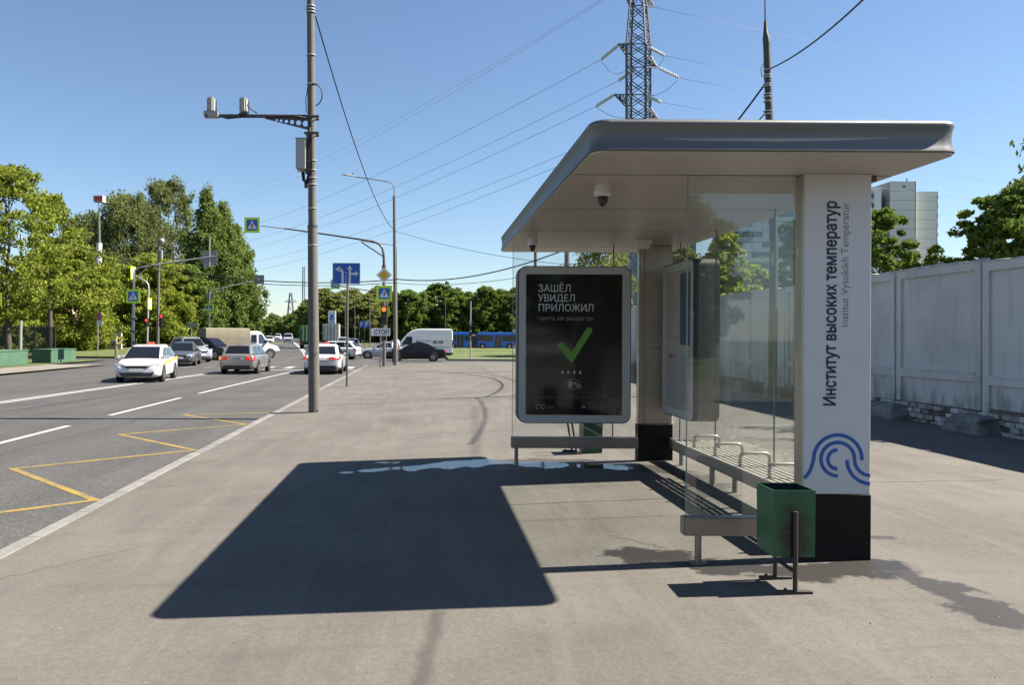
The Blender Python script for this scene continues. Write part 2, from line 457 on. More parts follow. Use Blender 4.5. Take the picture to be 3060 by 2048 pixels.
    l.new(c, b.inputs['Base Color']); b.inputs['Roughness'].default_value = .95
    bump(n, l, b, noise(n, l, g, 9, 5, .8), .8, .12)

    m, n, l, b = node_mat('dirt')
    g = n.new('ShaderNodeNewGeometry').outputs['Position']
    c = ramp(n, l, noise(n, l, g, .8, 6, .7), [(.3, (.20,.178,.142)), (.6, (.275,.245,.195)), (.8, (.22,.20,.16))])
    l.new(c, b.inputs['Base Color']); b.inputs['Roughness'].default_value = .95

    m, n, l, b = node_mat('earth_dark')
    g = n.new('ShaderNodeNewGeometry').outputs['Position']
    c = ramp(n, l, noise(n, l, g, .3, 6, .7), [(.3, (.055,.065,.025)), (.6, (.09,.105,.035)), (.8, (.12,.11,.06))])
    l.new(c, b.inputs['Base Color']); b.inputs['Roughness'].default_value = .95
make_ground_mats()
def scale_base(names, k):
    for nm in names:
        nt = MATS[nm].node_tree; b = nt.nodes['Principled BSDF']; i = b.inputs['Base Color']
        if i.is_linked:
            src = i.links[0].from_socket; v = nt.nodes.new('ShaderNodeVectorMath'); v.operation = 'SCALE'; v.inputs['Scale'].default_value = k
            nt.links.new(src, v.inputs[0]); nt.links.new(v.outputs[0], i)
        else:
            c = i.default_value; i.default_value = (c[0]*k, c[1]*k, c[2]*k, 1)
scale_base(['pavement'], .61)
scale_base(['asphalt', 'kerb_concrete', 'paint_white', 'paint_yellow', 'paint_faded', 'grass_ground', 'dirt', 'earth_dark'], .66)

# ------------------------------------------------------------------ ground, road, pavement
KX = -3.55          # kerb line
far = [-3000, -900, -300, -120, -60, -40, -30] + lin(-24, 24, 24) + [30, 40, 60, 120, 300, 900, 3000]
fary = [-400, -100, -40, -10, 0, 20, 40, 50] + lin(60, 200, 28) + [240, 300, 400, 700, 1500, 4500]
grid('ground', far, fary, lambda x, y: T(x, y) - .10, MATS['earth_dark'])
# the main road with the crossing and the side street; a bend to the left beyond the crossing
rx = lin(-19.4, KX, 8)
road = grid('road', rx, [-60, -20, 0, 20, 40, 48], lambda x, y: T(x, y), MATS['asphalt'])
cross = grid('crossing_road', lin(-75, -19.4, 8)[:-1] + rx + lin(0, 70, 14), lin(48, 90, 8), lambda x, y: T(x, y), MATS['asphalt'])
def bend(y): return -12.2 - .168 * (y - 73) - .00012 * (y-73)**2 if y > 73 else -12.2
vs = []; fs = []
ys = lin(90, 420, 33)
for y in ys:
    for k in lin(-8, 9, 5): x = bend(y) + k; vs.append((x, y, T(x, y)))
for j in range(len(ys)-1):
    for i in range(5): fs.append((j*6+i, j*6+i+1, (j+1)*6+i+1, (j+1)*6+i))
struct(MB().add(vs, fs).build('road_beyond', MATS['asphalt']))
grid('bus_road', lin(-2, 140, 20), [141, 150, 158], lambda x, y: T(x, y) + .02, MATS['asphalt'])
# pavement of the bus stop
px = lin(KX+.15, 3.2, 14) + lin(3.2, 9.9, 8)[1:]
pavement = grid('pavement', px, [-40, -10, -2] + lin(0, 47, 47), lambda x, y: pav(x), MATS['pavement'])
grid('yard', [9.9, 30, 70], [-40, 47, 130], lambda x, y: T(x, y) + .1, MATS['earth_dark'])
grid('pavement_yard', [9.9, 14, 18], [20, 30, 47], lambda x, y: pav(9.9) - .01, MATS['pavement'])
# dark tar seams and an arc of old tyre rubber in the pavement
mat('tar', (.075,.068,.062), .8); mat('rubber_mark', (.085,.077,.070), .85)
pz = lambda x, y: pav(x)
def seam(name, pts, w, m): ground_ribbon(name, pts, w, MATS[m], pavement, pz, .003)
rnd = random.Random(3)
def jig(pts, a):
    return [(x + rnd.uniform(-a, a), y + rnd.uniform(-a, a)) for x, y in pts]
seam('tar_seam', jig([(lin(KX+.2, 3.4, 20)[i], 19.7 + .02*i) for i in range(21)], .03), .05, 'tar')
seam('tar_seam', jig([(lin(.2, 2.6, 8)[i], 7.62 + .01*i) for i in range(9)], .012), .012, 'tar')
a0 = [(P(sx, sy, 10).x, sx, sy) for sx, sy in ((1395,1093),(1420,1096),(1452,1106),(1478,1122),(1493,1142),(1496,1162),(1485,1182),(1462,1196),(1436,1206))]
arcp = []
for _, sx, sy in a0:
    dx, dy = sx-1270, sy-1002; z = .05
    for k in range(20):
        d = (1.6 - z) * F / (dy - .005*dx); z = pav(dx*d/F)
    arcp.append((dx*d/F, d))
arcs = []
for i in range(len(arcp)-1):
    for k in range(6):
        t = k/6; q0, q1, q2, q3 = (Vector(arcp[min(max(i+e, 0), len(arcp)-1)]) for e in (-1, 0, 1, 2)); w = .5*((2*q1)+(-q0+q2)*t+(2*q0-5*q1+4*q2-q3)*t*t+(-q0+3*q1-3*q2+q3)*t**3); arcs.append((w.x, w.y))
seam('tyre_mark', [q for q in arcs if q[1] < 46.8], .12, 'rubber_mark')
def blob(name, pts, m, dz, zf=pz, wob=.03, sub=6, kind=True, seed=1):
    """irregular flat patch on the ground: smooth closed curve through the points with wobble"""
    rr = random.Random(seed); n = len(pts); out = []
    for i in range(n):
        p0, p1, p2, p3 = (Vector(pts[(i+k) % n]) for k in (-1, 0, 1, 2))
        for k in range(sub):
            t = k/sub
            q = .5*((2*p1)+(-p0+p2)*t+(2*p0-5*p1+4*p2-p3)*t*t+(-p0+3*p1-3*p2+p3)*t**3)
            out.append((q.x + rr.uniform(-wob, wob), q.y + rr.uniform(-wob, wob)))
    vs = [(x, y, zf(x, y) + dz) for x, y in out]
    me = bpy.data.meshes.new(name); bm = bmesh.new()
    f = bm.faces.new([bm.verts.new(v) for v in vs]); bmesh.ops.triangulate(bm, faces=[f])
    for fc in bm.faces:
        if fc.normal.z < 0: fc.normal_flip()
    bm.to_mesh(me); bm.free(); me.materials.append(MATS[m])
    o = bpy.data.objects.new(name, me); COL.objects.link(o); struct(o)
    return o
mw, n, l, b = node_mat('puddle_water')
b.inputs['Base Color'].default_value = (.035,.033,.032,1); b.inputs['Roughness'].default_value = .04
b.inputs['Specular IOR Level'].default_value = .5; b.inputs['IOR'].default_value = 1.33
gg = n.new('ShaderNodeNewGeometry').outputs['Position']; bump(n, l, b, noise(n, l, gg, 14, 3), .05, .01)
for k_, pp_ in enumerate((((1066,1409),(1120,1402),(1200,1396),(1262,1391),(1330,1381),(1400,1377),(1452,1374),(1510,1380),(1556,1386),(1500,1389),(1455,1392),(1430,1399),(1385,1397),(1345,1404),(1300,1400),(1262,1404),(1228,1411),(1190,1405),(1150,1408),(1105,1413)),
                        ((1530,1388),(1580,1381),(1650,1383),(1700,1389),(1690,1398),(1640,1402),(1600,1397),(1565,1396)), ((1712,1390),(1770,1387),(1850,1392),(1895,1400),(1860,1407),(1800,1401),(1740,1400)), ((1120,1384),(1160,1381),(1200,1383),(1170,1387)), ((1010,1414),(1040,1411),(1062,1413),(1035,1417)))):
    blob('puddle', [G(*q) for q in pp_], 'puddle_water', .0035, wob=.022, sub=9, seed=11+k_)

for a_, b2, wd in (((-3.3, 5.6), (-2.3, 6.6), .0045), ((-3.35, 9.2), (-2.2, 9.6), .006), ((1.5, 6.4), (1.85, 5.95), .006), ((4.2, 5.1), (5.6, 6.3), .008), ((-1.4, 13.2), (2.2, 13.6), .012), ((3.4, 8.3), (6.6, 8.9), .010)):
    q_ = [(a_[0]+(b2[0]-a_[0])*i/26 + rnd.uniform(-.02, .02), a_[1]+(b2[1]-a_[1])*i/26 + rnd.uniform(-.03, .03)) for i in range(27)]
    seam('crack', q_, wd, 'tar')
# loose grit and crumbs on the pavement
rg_ = random.Random(77); q = MB()
mat('grit', (.22,.20,.18), .9)
for i in range(420):
    y = 2.6 + 14*rg_.random()**1.8; x = rg_.uniform(-3.3, 6.0); s_ = rg_.uniform(.003, .008) * (1.6 if rg_.random() < .08 else 1); z = pav(x)
    q.add([(x-s_, y-s_*.7, z), (x+s_, y-s_*.5, z), (x+s_*.6, y+s_, z), (x-s_*.8, y+s_*.6, z), (x, y, z+s_*1.1)], [(0,1,4), (1,2,4), (2,3,4), (3,0,4)])
o = q.build('pavement_grit', MATS['grit']); tag(o, 'small grit and crumbs scattered on the pavement', 'grit', kind='stuff')
# kerb of single stones
kerb = struct(MB().box((KX-.005, 0, -.6), (KX+.15, 46.5, -.29)).build('kerb', MATS['kerb_concrete']))
kz = pav(KX+.15)
kst = MB().box((0, .004, -.32), (.155, .996, 0)); ksm = kst.build('kerb_stone', MATS['kerb_concrete'], kerb, bevel=.012, segs=1)
ksm.location = (KX-.005, -2, kz+.004)
rk = random.Random(8)
for i in range(1, 49):
    o = ksm.copy(); COL.objects.link(o); o.location = (KX-.005 + rk.uniform(-.006,.006), -2+i, kz+.004 + rk.uniform(-.007,.005)); o.rotation_euler = (rk.uniform(-.003,.003), 0, rk.uniform(-.004,.004))
# kerb along the side street and the grass beyond
kerb2 = struct(MB().box((KX, 47.0, -.5), (9.9, 47.15, -.20)).build('kerb', MATS['kerb_concrete']))
grass = grid('grass_verge', lin(1.9, 70, 34), [62.3, 63, 65.5, 67, 80, 100, 120, 141], lambda x, y: T(x, y) + .14 + .35*sstep(66, 80, y)*(1-sstep(110,140,y)), MATS['grass_ground'])
struct(MB().box((1.75, 62.1, T(3,62)-.1), (70, 62.3, T(3,62)+.13)).build('kerb', MATS['kerb_concrete']))
mat('path_pale', (.20,.185,.165), .9)
grid('footpath', lin(2.2, 70, 20), [65.0, 66.6], lambda x, y: T(x, y) + .165, MATS['path_pale'])
grid('grass_verge', lin(-6, 1.2, 6), [90, 100, 118, 140], lambda x, y: T(x, y) + .16 + .3*sstep(92, 110, y), MATS['grass_ground'])
# left side: pale footway, dirt, grass
grid('footway', [-22.6, -21, -19.45], [-20, 10, 30, 40, 47.5], lambda x, y: T(x, y) + .08, MATS['dirt'])
grid('grass_verge', [-60, -40, -30, -22.6], [-20, 20, 40, 56], lambda x, y: T(x, y) + .10, MATS['grass_ground'])
grid('grass_verge', [-70, -50, -35, -27, -20.5], [62, 66, 75, 90, 120], lambda x, y: T(x, y) + .14 + .5*sstep(62, 70, y), MATS['grass_ground'])
# painted markings (children of the road)
rz = lambda x, y: T(x, y)
def mark(name, pts, w, m='paint_white', par=road, dz=.004): ground_ribbon(name, pts, w, MATS[m], par, rz, dz)
dbl = [(-12.4, 12), (-12.15, 17), (-11.9, 22.05), (-11.5, 28), (-11.05, 34), (-10.6, 40), (-10.35, 43.5)]
for off in (-.13, .13):
    mark('centre_line', [(x+off, y) for x, y in dbl], .13)
for y0, y1 in ((8.0, 9.8), (11.2, 16.6), (18.75, 24.0), (25.8, 41.4)):
    pt = []
    for i in range(9):
        y = y0 + (y1-y0)*i/8; x = -7.52 + .0008*(y-14)**2 if y > 14 else -7.52; pt.append((min(x + .0, -6.75), y))
    mark('lane_line', pt, .14)
for y0, y1 in ((20, 26.5), (33, 37), (43, 46)):
    mark('lane_line', [(-15.6 + .02*(y0-24), y0), (-15.6 + .02*(y1-24), y1)], .11, 'paint_faded')
zz = [(-5.95, 3.6), (-3.85, 5.3), (-5.92, 7.4), (-3.85, 9.2), (-5.92, 11.3), (-3.86, 13.2), (-5.9, 15.2), (-3.86, 17.0), (-5.8, 18.95), (-3.9, 19.6)]
L_, R_ = None, None
for i in range(len(zz)-1):
    a, b_ = Vector(zz[i]), Vector(zz[i+1]); d = (b_-a).normalized()
    mark('bus_stop_zigzag', [tuple(a - d*.05), tuple(a.lerp(b_, .5)), tuple(b_ + d*.05)], .105, 'paint_yellow', dz=.004 + .001*(i % 2))
mat('tar_road', (.040,.038,.037), .8)
rt_ = random.Random(21)
for pts_, w_ in (([(-6.9, 12), (-6.6, 16), (-6.4, 20), (-6.1, 23.5), (-5.2, 24.6), (-3.7, 25.1)], .035), ([(-9.4, 15), (-9.2, 20), (-8.8, 27), (-8.5, 34)], .05), ([(-10.2, 20), (-9.9, 26), (-9.7, 33), (-9.3, 38)], .04), ([(-8.6, 22), (-7.9, 25.5), (-7.0, 28.4)], .03), ([(-14, 22), (-13.4, 30), (-13, 38)], .05)):
    q_ = []
    for i in range(len(pts_)-1):
        for k in range(8): t_ = k/8; q_.append((pts_[i][0]*(1-t_)+pts_[i+1][0]*t_ + rt_.uniform(-.03,.03), pts_[i][1]*(1-t_)+pts_[i+1][1]*t_))
    mark('tar_crack', q_, w_, 'tar_road', dz=.002)
mark('stop_line', [(-10.2, 43.4), (-7, 43.3), (-3.75, 43.2)], .38)
for k, x in enumerate(lin(-17.5, -4.4, 11)):
    mark('crossing_stripe', [(x, 45.0), (x, 47.6)], .42, 'paint_white' if k > 6 else 'paint_faded')
for off in (-.14, .14):
    mark('centre_line', [(bend(y)+off+1.2, y) for y in [73, 80, 86, 90]], .16, par=cross)
    mark('centre_line', [(bend(y)+off+1.2, y) for y in lin(90, 240, 16)], .16, par=cross)
for y0, y1 in ((66, 69), (96, 100), (108, 112), (120, 124)):
    mark('lane_line', [(bend(y0)-3.2, y0), (bend(y1)-3.2, y1)], .15, par=cross)
mark('lane_line', [(-9.8, 52), (-10.2, 58), (-10.8, 64), (-11.0, 72)], .12, 'paint_faded', par=cross)
# ------------------------------------------------------------------ bus shelter
mat('soffit', (.45,.42,.38), .38, spec=.4, var=.03, vscale=1.2)
mat('joint_dark', (.03,.028,.026), .9)
mat('fascia_metal', (.145,.142,.135), .46, metal=.7, var=.05, vscale=.8)
mat('column_white', (.56,.56,.57), .42, var=.05, vscale=3)
mat('column_black', (.007,.007,.007), .6, spec=.2, var=.5, vscale=7)
mat('column_edge', (.42,.38,.33), .32, metal=.7)
mat('steel_brushed', (.40,.345,.29), .42, metal=.45, var=.12, vscale=3)
mat('rail_steel', (.27,.245,.225), .40, metal=.7, var=.10, vscale=4)
mat('bench_slat', (.30,.275,.235), .5, var=.08, vscale=5)
mat('letter_black', (.02,.02,.022), .5); mat('letter_grey', (.17,.17,.18), .5); mat('logo_blue', (.018,.095,.36), .5)
mat('frame_grey', (.43,.44,.43), .40, var=.03, vscale=3); mat('frame_edge', (.10,.075,.065), .45)
mat('rubber', (.012,.012,.012), .7)
mat('poster_black', (.008,.008,.009), .10, spec=.5, coat=.35)
mat('print_white', (.52,.52,.53), .4); mat('print_grey', (.23,.23,.24), .4); mat('print_green', (.105,.28,.035), .4)
mat('print_red', (.4,.04,.03), .5); mat('print_blue', (.03,.06,.3), .5); mat('print_dim', (.10,.10,.105), .4)
mat('box_body', (.14,.128,.115), .35, metal=.6, var=.10, vscale=2)
mat('paper', (.40,.355,.305), .6); mat('paper_white', (.36,.345,.33), .6); mat('paper_blue', (.075,.085,.13), .6); mat('paper_line', (.24,.22,.2), .6)
mat('cctv_white', (.62,.60,.56), .4); mat('cctv_dark', (.02,.02,.022), .15)
mat('armrest_steel', (.34,.32,.29), .35, metal=.8)
mg = bpy.data.materials.new('glass_pane'); mg.use_nodes = True; MATS['glass_pane'] = mg
n, l = mg.node_tree.nodes, mg.node_tree.links
n.remove(n['Principled BSDF']); out = n['Material Output']
tr = n.new('ShaderNodeBsdfTransparent'); tr.inputs[0].default_value = (.962,.978,.968,1)
gl = n.new('ShaderNodeBsdfGlossy'); gl.inputs['Roughness'].default_value = .02; gl.inputs[0].default_value = (.95,.97,.96,1)
lw_ = n.new('ShaderNodeLayerWeight'); lw_.inputs[0].default_value = .5
pw_ = n.new('ShaderNodeMath'); pw_.operation = 'POWER'; pw_.inputs[1].default_value = 5; l.new(lw_.outputs['Facing'], pw_.inputs[0])
fr = n.new('ShaderNodeMath'); fr.operation = 'MULTIPLY_ADD'; fr.inputs[1].default_value = .9; fr.inputs[2].default_value = .05; l.new(pw_.outputs[0], fr.inputs[0])
df = n.new('ShaderNodeBsdfDiffuse'); df.inputs[0].default_value = (.5,.5,.48,1)
tc = n.new('ShaderNodeTexCoord')
dirt = noise(n, l, tc.outputs['Object'], 2.2, 6, .7)
dm = ramp(n, l, dirt, [(.4, (.0,.0,.0)), (.75, (.075,.075,.075))])
m1 = n.new('ShaderNodeMixShader'); m2 = n.new('ShaderNodeMixShader')
l.new(dm, m1.inputs[0]); l.new(tr.outputs[0], m1.inputs[1]); l.new(df.outputs[0], m1.inputs[2])
l.new(fr.outputs[0], m2.inputs[0]); l.new(m1.outputs[0], m2.inputs[1]); l.new(gl.outputs[0], m2.inputs[2])
l.new(m2.outputs[0], out.inputs[0])
mat('glass_edge', (.16,.24,.21), .2)

sh = thing('bus_shelter', 'bus shelter with flat grey roof, glass walls and white name column', 'bus shelter', (2.1, 7.8, 0))
def S(x, y, z): return (x-2.1, y-7.8, z)
class SB(MB):
    def bx(s, a, b): return s.box(S(*a), S(*b))
RX0, RX1, RY0, RY1 = 1.02, 3.322, 4.855, 10.77
CZ = 2.755
def outline(inset, n=8, r=.12):
    return rrect(RX0+inset, RY0+inset, RX1-inset, RY1-inset, max(.02, r-inset), n)
prof = [(.008, 2.752), (.0, 2.756), (.001, 2.762), (.007, 2.780), (.014, 2.805), (.0175, 2.835), (.0165, 2.865), (.011, 2.892), (.005, 2.912), (.003, 2.925), (.008, 2.938), (.022, 2.948), (.06, 2.956), (.25, 2.985), (.7, 3.01)]
rings = [[S(x, y, z) for x, y in outline(i)] for i, z in prof]
SB().loft(rings).build('roof', MATS['fascia_metal'], sh, smooth='auto')
seams = [RY0+.012, 5.566, 7.075, 8.558, 10.085, RY1-.012]
ol = outline(.013)
def clipy(pts, y0, y1):
    def cut(p, f):
        o = []
        for i in range(len(p)):
            a, b = p[i], p[(i+1) % len(p)]
            fa, fb = f(a), f(b)
            if fa >= 0: o.append(a)
            if (fa >= 0) != (fb >= 0):
                t = fa/(fa-fb); o.append((a[0]+(b[0]-a[0])*t, a[1]+(b[1]-a[1])*t))
        return o
    return cut(cut(pts, lambda q: q[1]-y0), lambda q: y1-q[1])
for i in range(5):
    pl = clipy(ol, seams[i]+.013, seams[i+1]-.013)
    SB().prismz([(x-2.1, y-7.8) for x, y in pl], CZ-.012, CZ-.0035).build('ceiling_panel', MATS['soffit'], sh)
    if i: SB().bx((RX0+.05, seams[i]-.0125, CZ-.0105), (RX1-.05, seams[i]+.0125, CZ-.0036)).build('joint_strip', MATS['joint_dark'], sh)
# columns
def column(y0, y1, x0, x1, face, name):
    c = SB(); c.bx((x0, y0+.012, .505), (x1-.004, y1, CZ-.010)); core = c.build(name, MATS['column_edge'], sh, bevel=.004, segs=1)
    return core
nc = column(5.50, 5.63, 2.645, 3.118, 'w', 'name_column')
SB().bx((2.651, 5.497, .502), (3.116, 5.514, CZ-.013)).build('face_panel', MATS['column_white'], nc, bevel=.002, segs=1)
SB().bx((2.640, 5.492, -.05), (3.122, 5.64, .499)).build('base', MATS['column_black'], nc, bevel=.003, segs=1)
SB().lathe([(.0, 0), (.022, .0), (.022, .012), (.0, .02)], (0,0,0), 12).build('cap_bolt', MATS['steel_brushed'], nc).matrix_local = Matrix.Translation(S(3.124, 5.56, .22)) @ Matrix.Rotation(R(90), 4, 'Y')
rot = (R(90), R(-90), 0)
def vtext(name, body, x, z0, z1, cap, m, bold, par):
    return text(name, body, .1, m, par, (0,0,0), width=z1-z0, extrude=.0006, capfit=cap, heavy=bold, mtx=Matrix.Translation(S(x, 5.4955, z0)) @ Matrix(((0,-1,0,0),(0,0,-1,0),(1,0,0,0),(0,0,0,1))))
vtext('stop_name', 'Институт высоких температур', 2.872, 1.113, 2.540, .112, MATS['letter_black'], .0050, nc)
vtext('stop_name_latin', 'Institut Vysokikh Temperatur', 2.957, 1.668, 2.535, .068, MATS['letter_grey'], 0, nc)
def lg(px, py): return (2.651 + (px-1297)*.000889 - 2.1, .499 + (598-py)*.00089)
def lgp(pts): return [lg(x, y) for x, y in pts]
def arcpx(cx, cy, r, a0, a1, n=18): return [(cx + r*math.cos(R(a)), cy - r*math.sin(R(a))) for a in lin(a0, a1, n)]
YL = 5.4945 - 7.8
ribbon('logo_arc', lgp([(1299, 470), (1322, 449), (1342, 422), (1357, 388), (1367, 352)] + arcpx(1565, 320, 190, 180, 0) + [(1755, 327)]), .0245, YL, .002, MATS['logo_blue'], nc)
ribbon('logo_arc', lgp(arcpx(1565, 320, 132, 270, 0, 24) + arcpx(1825, 320, 128, 180, 268)), .0245, YL, .002, MATS['logo_blue'], nc)
ribbon('logo_arc', lgp(arcpx(1562, 322, 75, 90, 270)), .0245, YL, .002, MATS['logo_blue'], nc)
ribbon('logo_arc', lgp(arcpx(1825, 325, 187, 180, 268)), .0245, YL, .002, MATS['logo_blue'], nc)
fc = column(9.885, 10.0, 2.690, 3.112, 's', 'end_column')
for z0, z1 in ((.502, 1.452), (1.460, CZ-.02)):
    pnl = SB(); pnl.bx((2.755, 9.874, z0), (3.106, 9.89, z1)); po = pnl.build('face_panel', MATS['steel_brushed'], fc, bevel=.003, segs=1)
    for bx_ in (2.79, 3.07):
        for bz in (z0+.05, z1-.05):
            if (bz < .7) or (bz > 2.5):
                SB().lathe([(0,0),(.009,0),(.007,.006),(0,.007)], (0,0,0), 8).build('rivet', MATS['column_edge'], po).matrix_local = Matrix.Translation(S(bx_, 9.874, bz)) @ Matrix.Rotation(R(90), 4, 'X')
SB().bx((2.688, 9.868, .50), (2.750, 9.90, CZ-.016)).build('edge_profile', MATS['steel_brushed'], fc, bevel=.006)
SB().bx((2.680, 9.866, -.05), (3.116, 10.01, .494)).build('base', MATS['column_black'], fc, bevel=.003, segs=1)
# back rail, glass and the side screens
def pane(name, a, b, par=sh):
    o = SB().bx(a, b).build(name, MATS['glass_pane'], par)
    return o
BX = 3.115
rail = SB().bx((3.065, 5.65, .19), (3.155, 9.86, .325)).build('back_rail', MATS['rail_steel'], sh, bevel=.006)
by = [5.66, 7.02, 8.44, 9.62, 9.86]
for i in range(3):
    g_ = pane('back_pane', (BX, by[i]+.006, .33), (BX+.010, by[i+1]-.006, CZ-.012))
    for yy in (by[i]+.004, by[i+1]-.004):
        SB().bx((BX-.001, yy-.002, .335), (BX+.011, yy+.002, CZ-.013)).build('edge', MATS['glass_edge'], g_)
pane('back_pane', (BX, by[3]+.006, .33), (BX+.010, by[4]-.004, CZ-.012))
for yy in (6.2, 7.86, 9.5):
    SB().cyl(S(3.105, yy, -.05), S(3.105, yy, .2), .026, n=12).build('leg', MATS['rail_steel'], sh, smooth='auto')
SB().bx((1.829, 5.535, .192), (2.645, 5.625, .324)).build('side_rail', MATS['rail_steel'], sh, bevel=.008)
SB().cyl(S(1.945, 5.58, -.06), S(1.945, 5.58, .2), .024, n=14).build('leg', MATS['rail_steel'], sh, smooth='auto')
SB().lathe([(.0,0),(.062,0),(.062,.008),(.026,.010)], S(1.945, 5.58, pav(1.945)-.002), 14).build('leg_foot', MATS['rail_steel'], sh)
g_ = pane('side_pane', (1.862, 5.575, .325), (2.640, 5.585, CZ-.012))
SB().bx((1.856, 5.573, .326), (1.8615, 5.587, CZ-.012)).build('edge', MATS['glass_edge'], g_)
SB().bx((1.087, 9.845, .188), (2.680, 9.935, .330)).build('side_rail', MATS['rail_steel'], sh, bevel=.006)
SB().cyl(S(1.155, 9.89, -.2), S(1.155, 9.89, .2), .024, n=14).build('leg', MATS['rail_steel'], sh, smooth='auto')
g_ = pane('side_pane', (1.105, 9.885, .332), (2.36, 9.895, CZ-.012))
SB().bx((1.099, 9.883, .333), (1.1045, 9.897, CZ-.012)).build('edge', MATS['glass_edge'], g_)
SB().bx((2.361, 9.880, .333), (2.371, 9.900, CZ-.012)).build('pane_post', MATS['rubber'], sh)
pane('side_pane', (2.372, 9.885, .332), (2.676, 9.895, CZ-.012))
# illuminated poster case at the far end
ad = SB().prism([(x-2.1, z) for x, z in rrect(1.154, .512, 2.557, 2.467, .105, 8)], 9.80-7.8, 10.04-7.8).build('poster_case', MATS['frame_edge'], sh, bevel=.02)
def ring_prism(name, outer, inner, y0, y1, m, par):
    n = len(outer); vs = []
    for p in (outer, inner):
        for y in (y0, y1): vs += [(x-2.1, y-7.8, z) for x, z in p]
    o0, o1, i0, i1 = 0, n, 2*n, 3*n; fs = []
    for k in range(n):
        j = (k+1) % n
        fs += [(o0+k, o0+j, i0+j, i0+k), (o1+k, i1+k, i1+j, o1+j), (o0+k, o1+k, o1+j, o0+j), (i0+k, i0+j, i1+j, i1+k)]
    return MB().add(vs, fs).build(name, m, par, fix=True)
ring_prism('case_gasket', rrect(1.154, .512, 2.557, 2.467, .105, 8), rrect(1.162, .520, 2.549, 2.459, .10, 8), 9.758, 9.799, MATS['rubber'], ad)
ring_prism('case_frame', rrect(1.163, .521, 2.548, 2.458, .10, 8), rrect(1.251, .615, 2.450, 2.365, .02, 8), 9.757, 9.795, MATS['frame_grey'], ad)
SB().prism([(x-2.1, z) for x, z in rrect(1.25, .614, 2.451, 2.366, .02, 8)], 9.775-7.8, 9.797-7.8).build('poster', MATS['poster_black'], ad)
YP = 9.7735
def pp(px, py): return (1.251 + (px-155)*.001321, 2.365 - (py-125)*.001322)
def ptext(name, body, px, py, w, cap, m, bold=0.0):
    x, z = pp(px, py)
    return text(name, body, .1, MATS[m], ad, S(x, YP, z), width=w*.001321, extrude=.0004, heavy=bold, capfit=cap)
ptext('poster_line', 'ЗАШЁЛ', 268, 290, 300, .118, 'print_white', .003)
ptext('poster_line', 'УВИДЕЛ', 268, 380, 344, .108, 'print_white', .003)
ptext('poster_line', 'ПРИЛОЖИЛ', 268, 472, 513, .092, 'print_white', .003)
ptext('poster_line', 'Просто, как раз-два-три.', 268, 556, 526, .066, 'print_grey', 0)
ptext('poster_line', 'Прикладывайте свой билет или карту при входе в транспорт', 250, 1290, 695, .027, 'print_dim', 0)
def pcap(pts, wpx):
    out = []
    for x, y in pts: a = pp(x, y); out.append((a[0]-2.1, a[1]))
    return out
tk = pcap([(490, 793), (587, 912), (752, 650)], 60)
w_ = 60*.001321
ribbon('tick', tk, w_, YP-.0006-7.8, .001, MATS['print_green'], ad)
for q in (tk[0], tk[1], tk[2]):
    MB().prism([(q[0]+w_/2*.995*math.cos(R(a)), q[1]+w_/2*.995*math.sin(R(a))) for a in range(0, 360, 15)], YP-.0012-7.8, YP-.0001-7.8).build('tick_end', MATS['print_green'], ad)
for px_ in (503, 557, 614, 670):
    x, z = pp(px_, 1047); SB().bx((x-.011, YP-.001, z-.017), (x+.011, YP, z+.017)).build('dot', MATS['print_white'], ad)
def ell(cx, cy, rx_, ry_, a0=0, a1=360, n=32):
    o = []
    for a in lin(a0, a1, n):
        x, z = pp(cx + rx_*math.cos(R(a)), cy - ry_*math.sin(R(a))); o.append((x-2.1, z))
    return o
ribbon('contactless_ring', ell(592, 1158, 84, 47), .006, YP-.001-7.8, .001, MATS['print_grey'], ad)
for k, r_ in enumerate((12, 26, 40, 54)):
    ribbon('contactless_wave', ell(540, 1158, r_, r_*.95, -48, 48, 10), .009, YP-.001-7.8, .001, MATS['print_white'], ad)
ribbon('contactless_hand', [(pp(x, y)[0]-2.1, pp(x, y)[1]) for x, y in ((612,1140),(640,1152),(668,1172),(684,1205),(676,1182),(648,1180),(622,1160),(612,1142))], .007, YP-.001-7.8, .001, MATS['print_white'], ad)
for cx in (272, 322):
    ribbon('logo', ell(cx, 1372, 17, 19, 30, 330, 14), .010, YP-.001-7.8, .001, MATS['print_grey'], ad)
for k, (c_, dy) in enumerate((('print_white', -7), ('print_blue', 0), ('print_red', 7))):
    x, z = pp(703, 1375+dy); SB().bx((x-.022, YP-.001, z-.004), (x+.022, YP, z+.0045)).build('flag_bar', MATS[c_], ad)
for px0, px1, py in ((358, 440, 1366), (358, 425, 1381), (742, 935, 1370), (742, 900, 1384)):
    a, z = pp(px0, py); b_, _ = pp(px1, py); SB().bx((a, YP-.0008, z-.0035), (b_, YP, z+.0035)).build('small_print', MATS['print_dim'], ad)
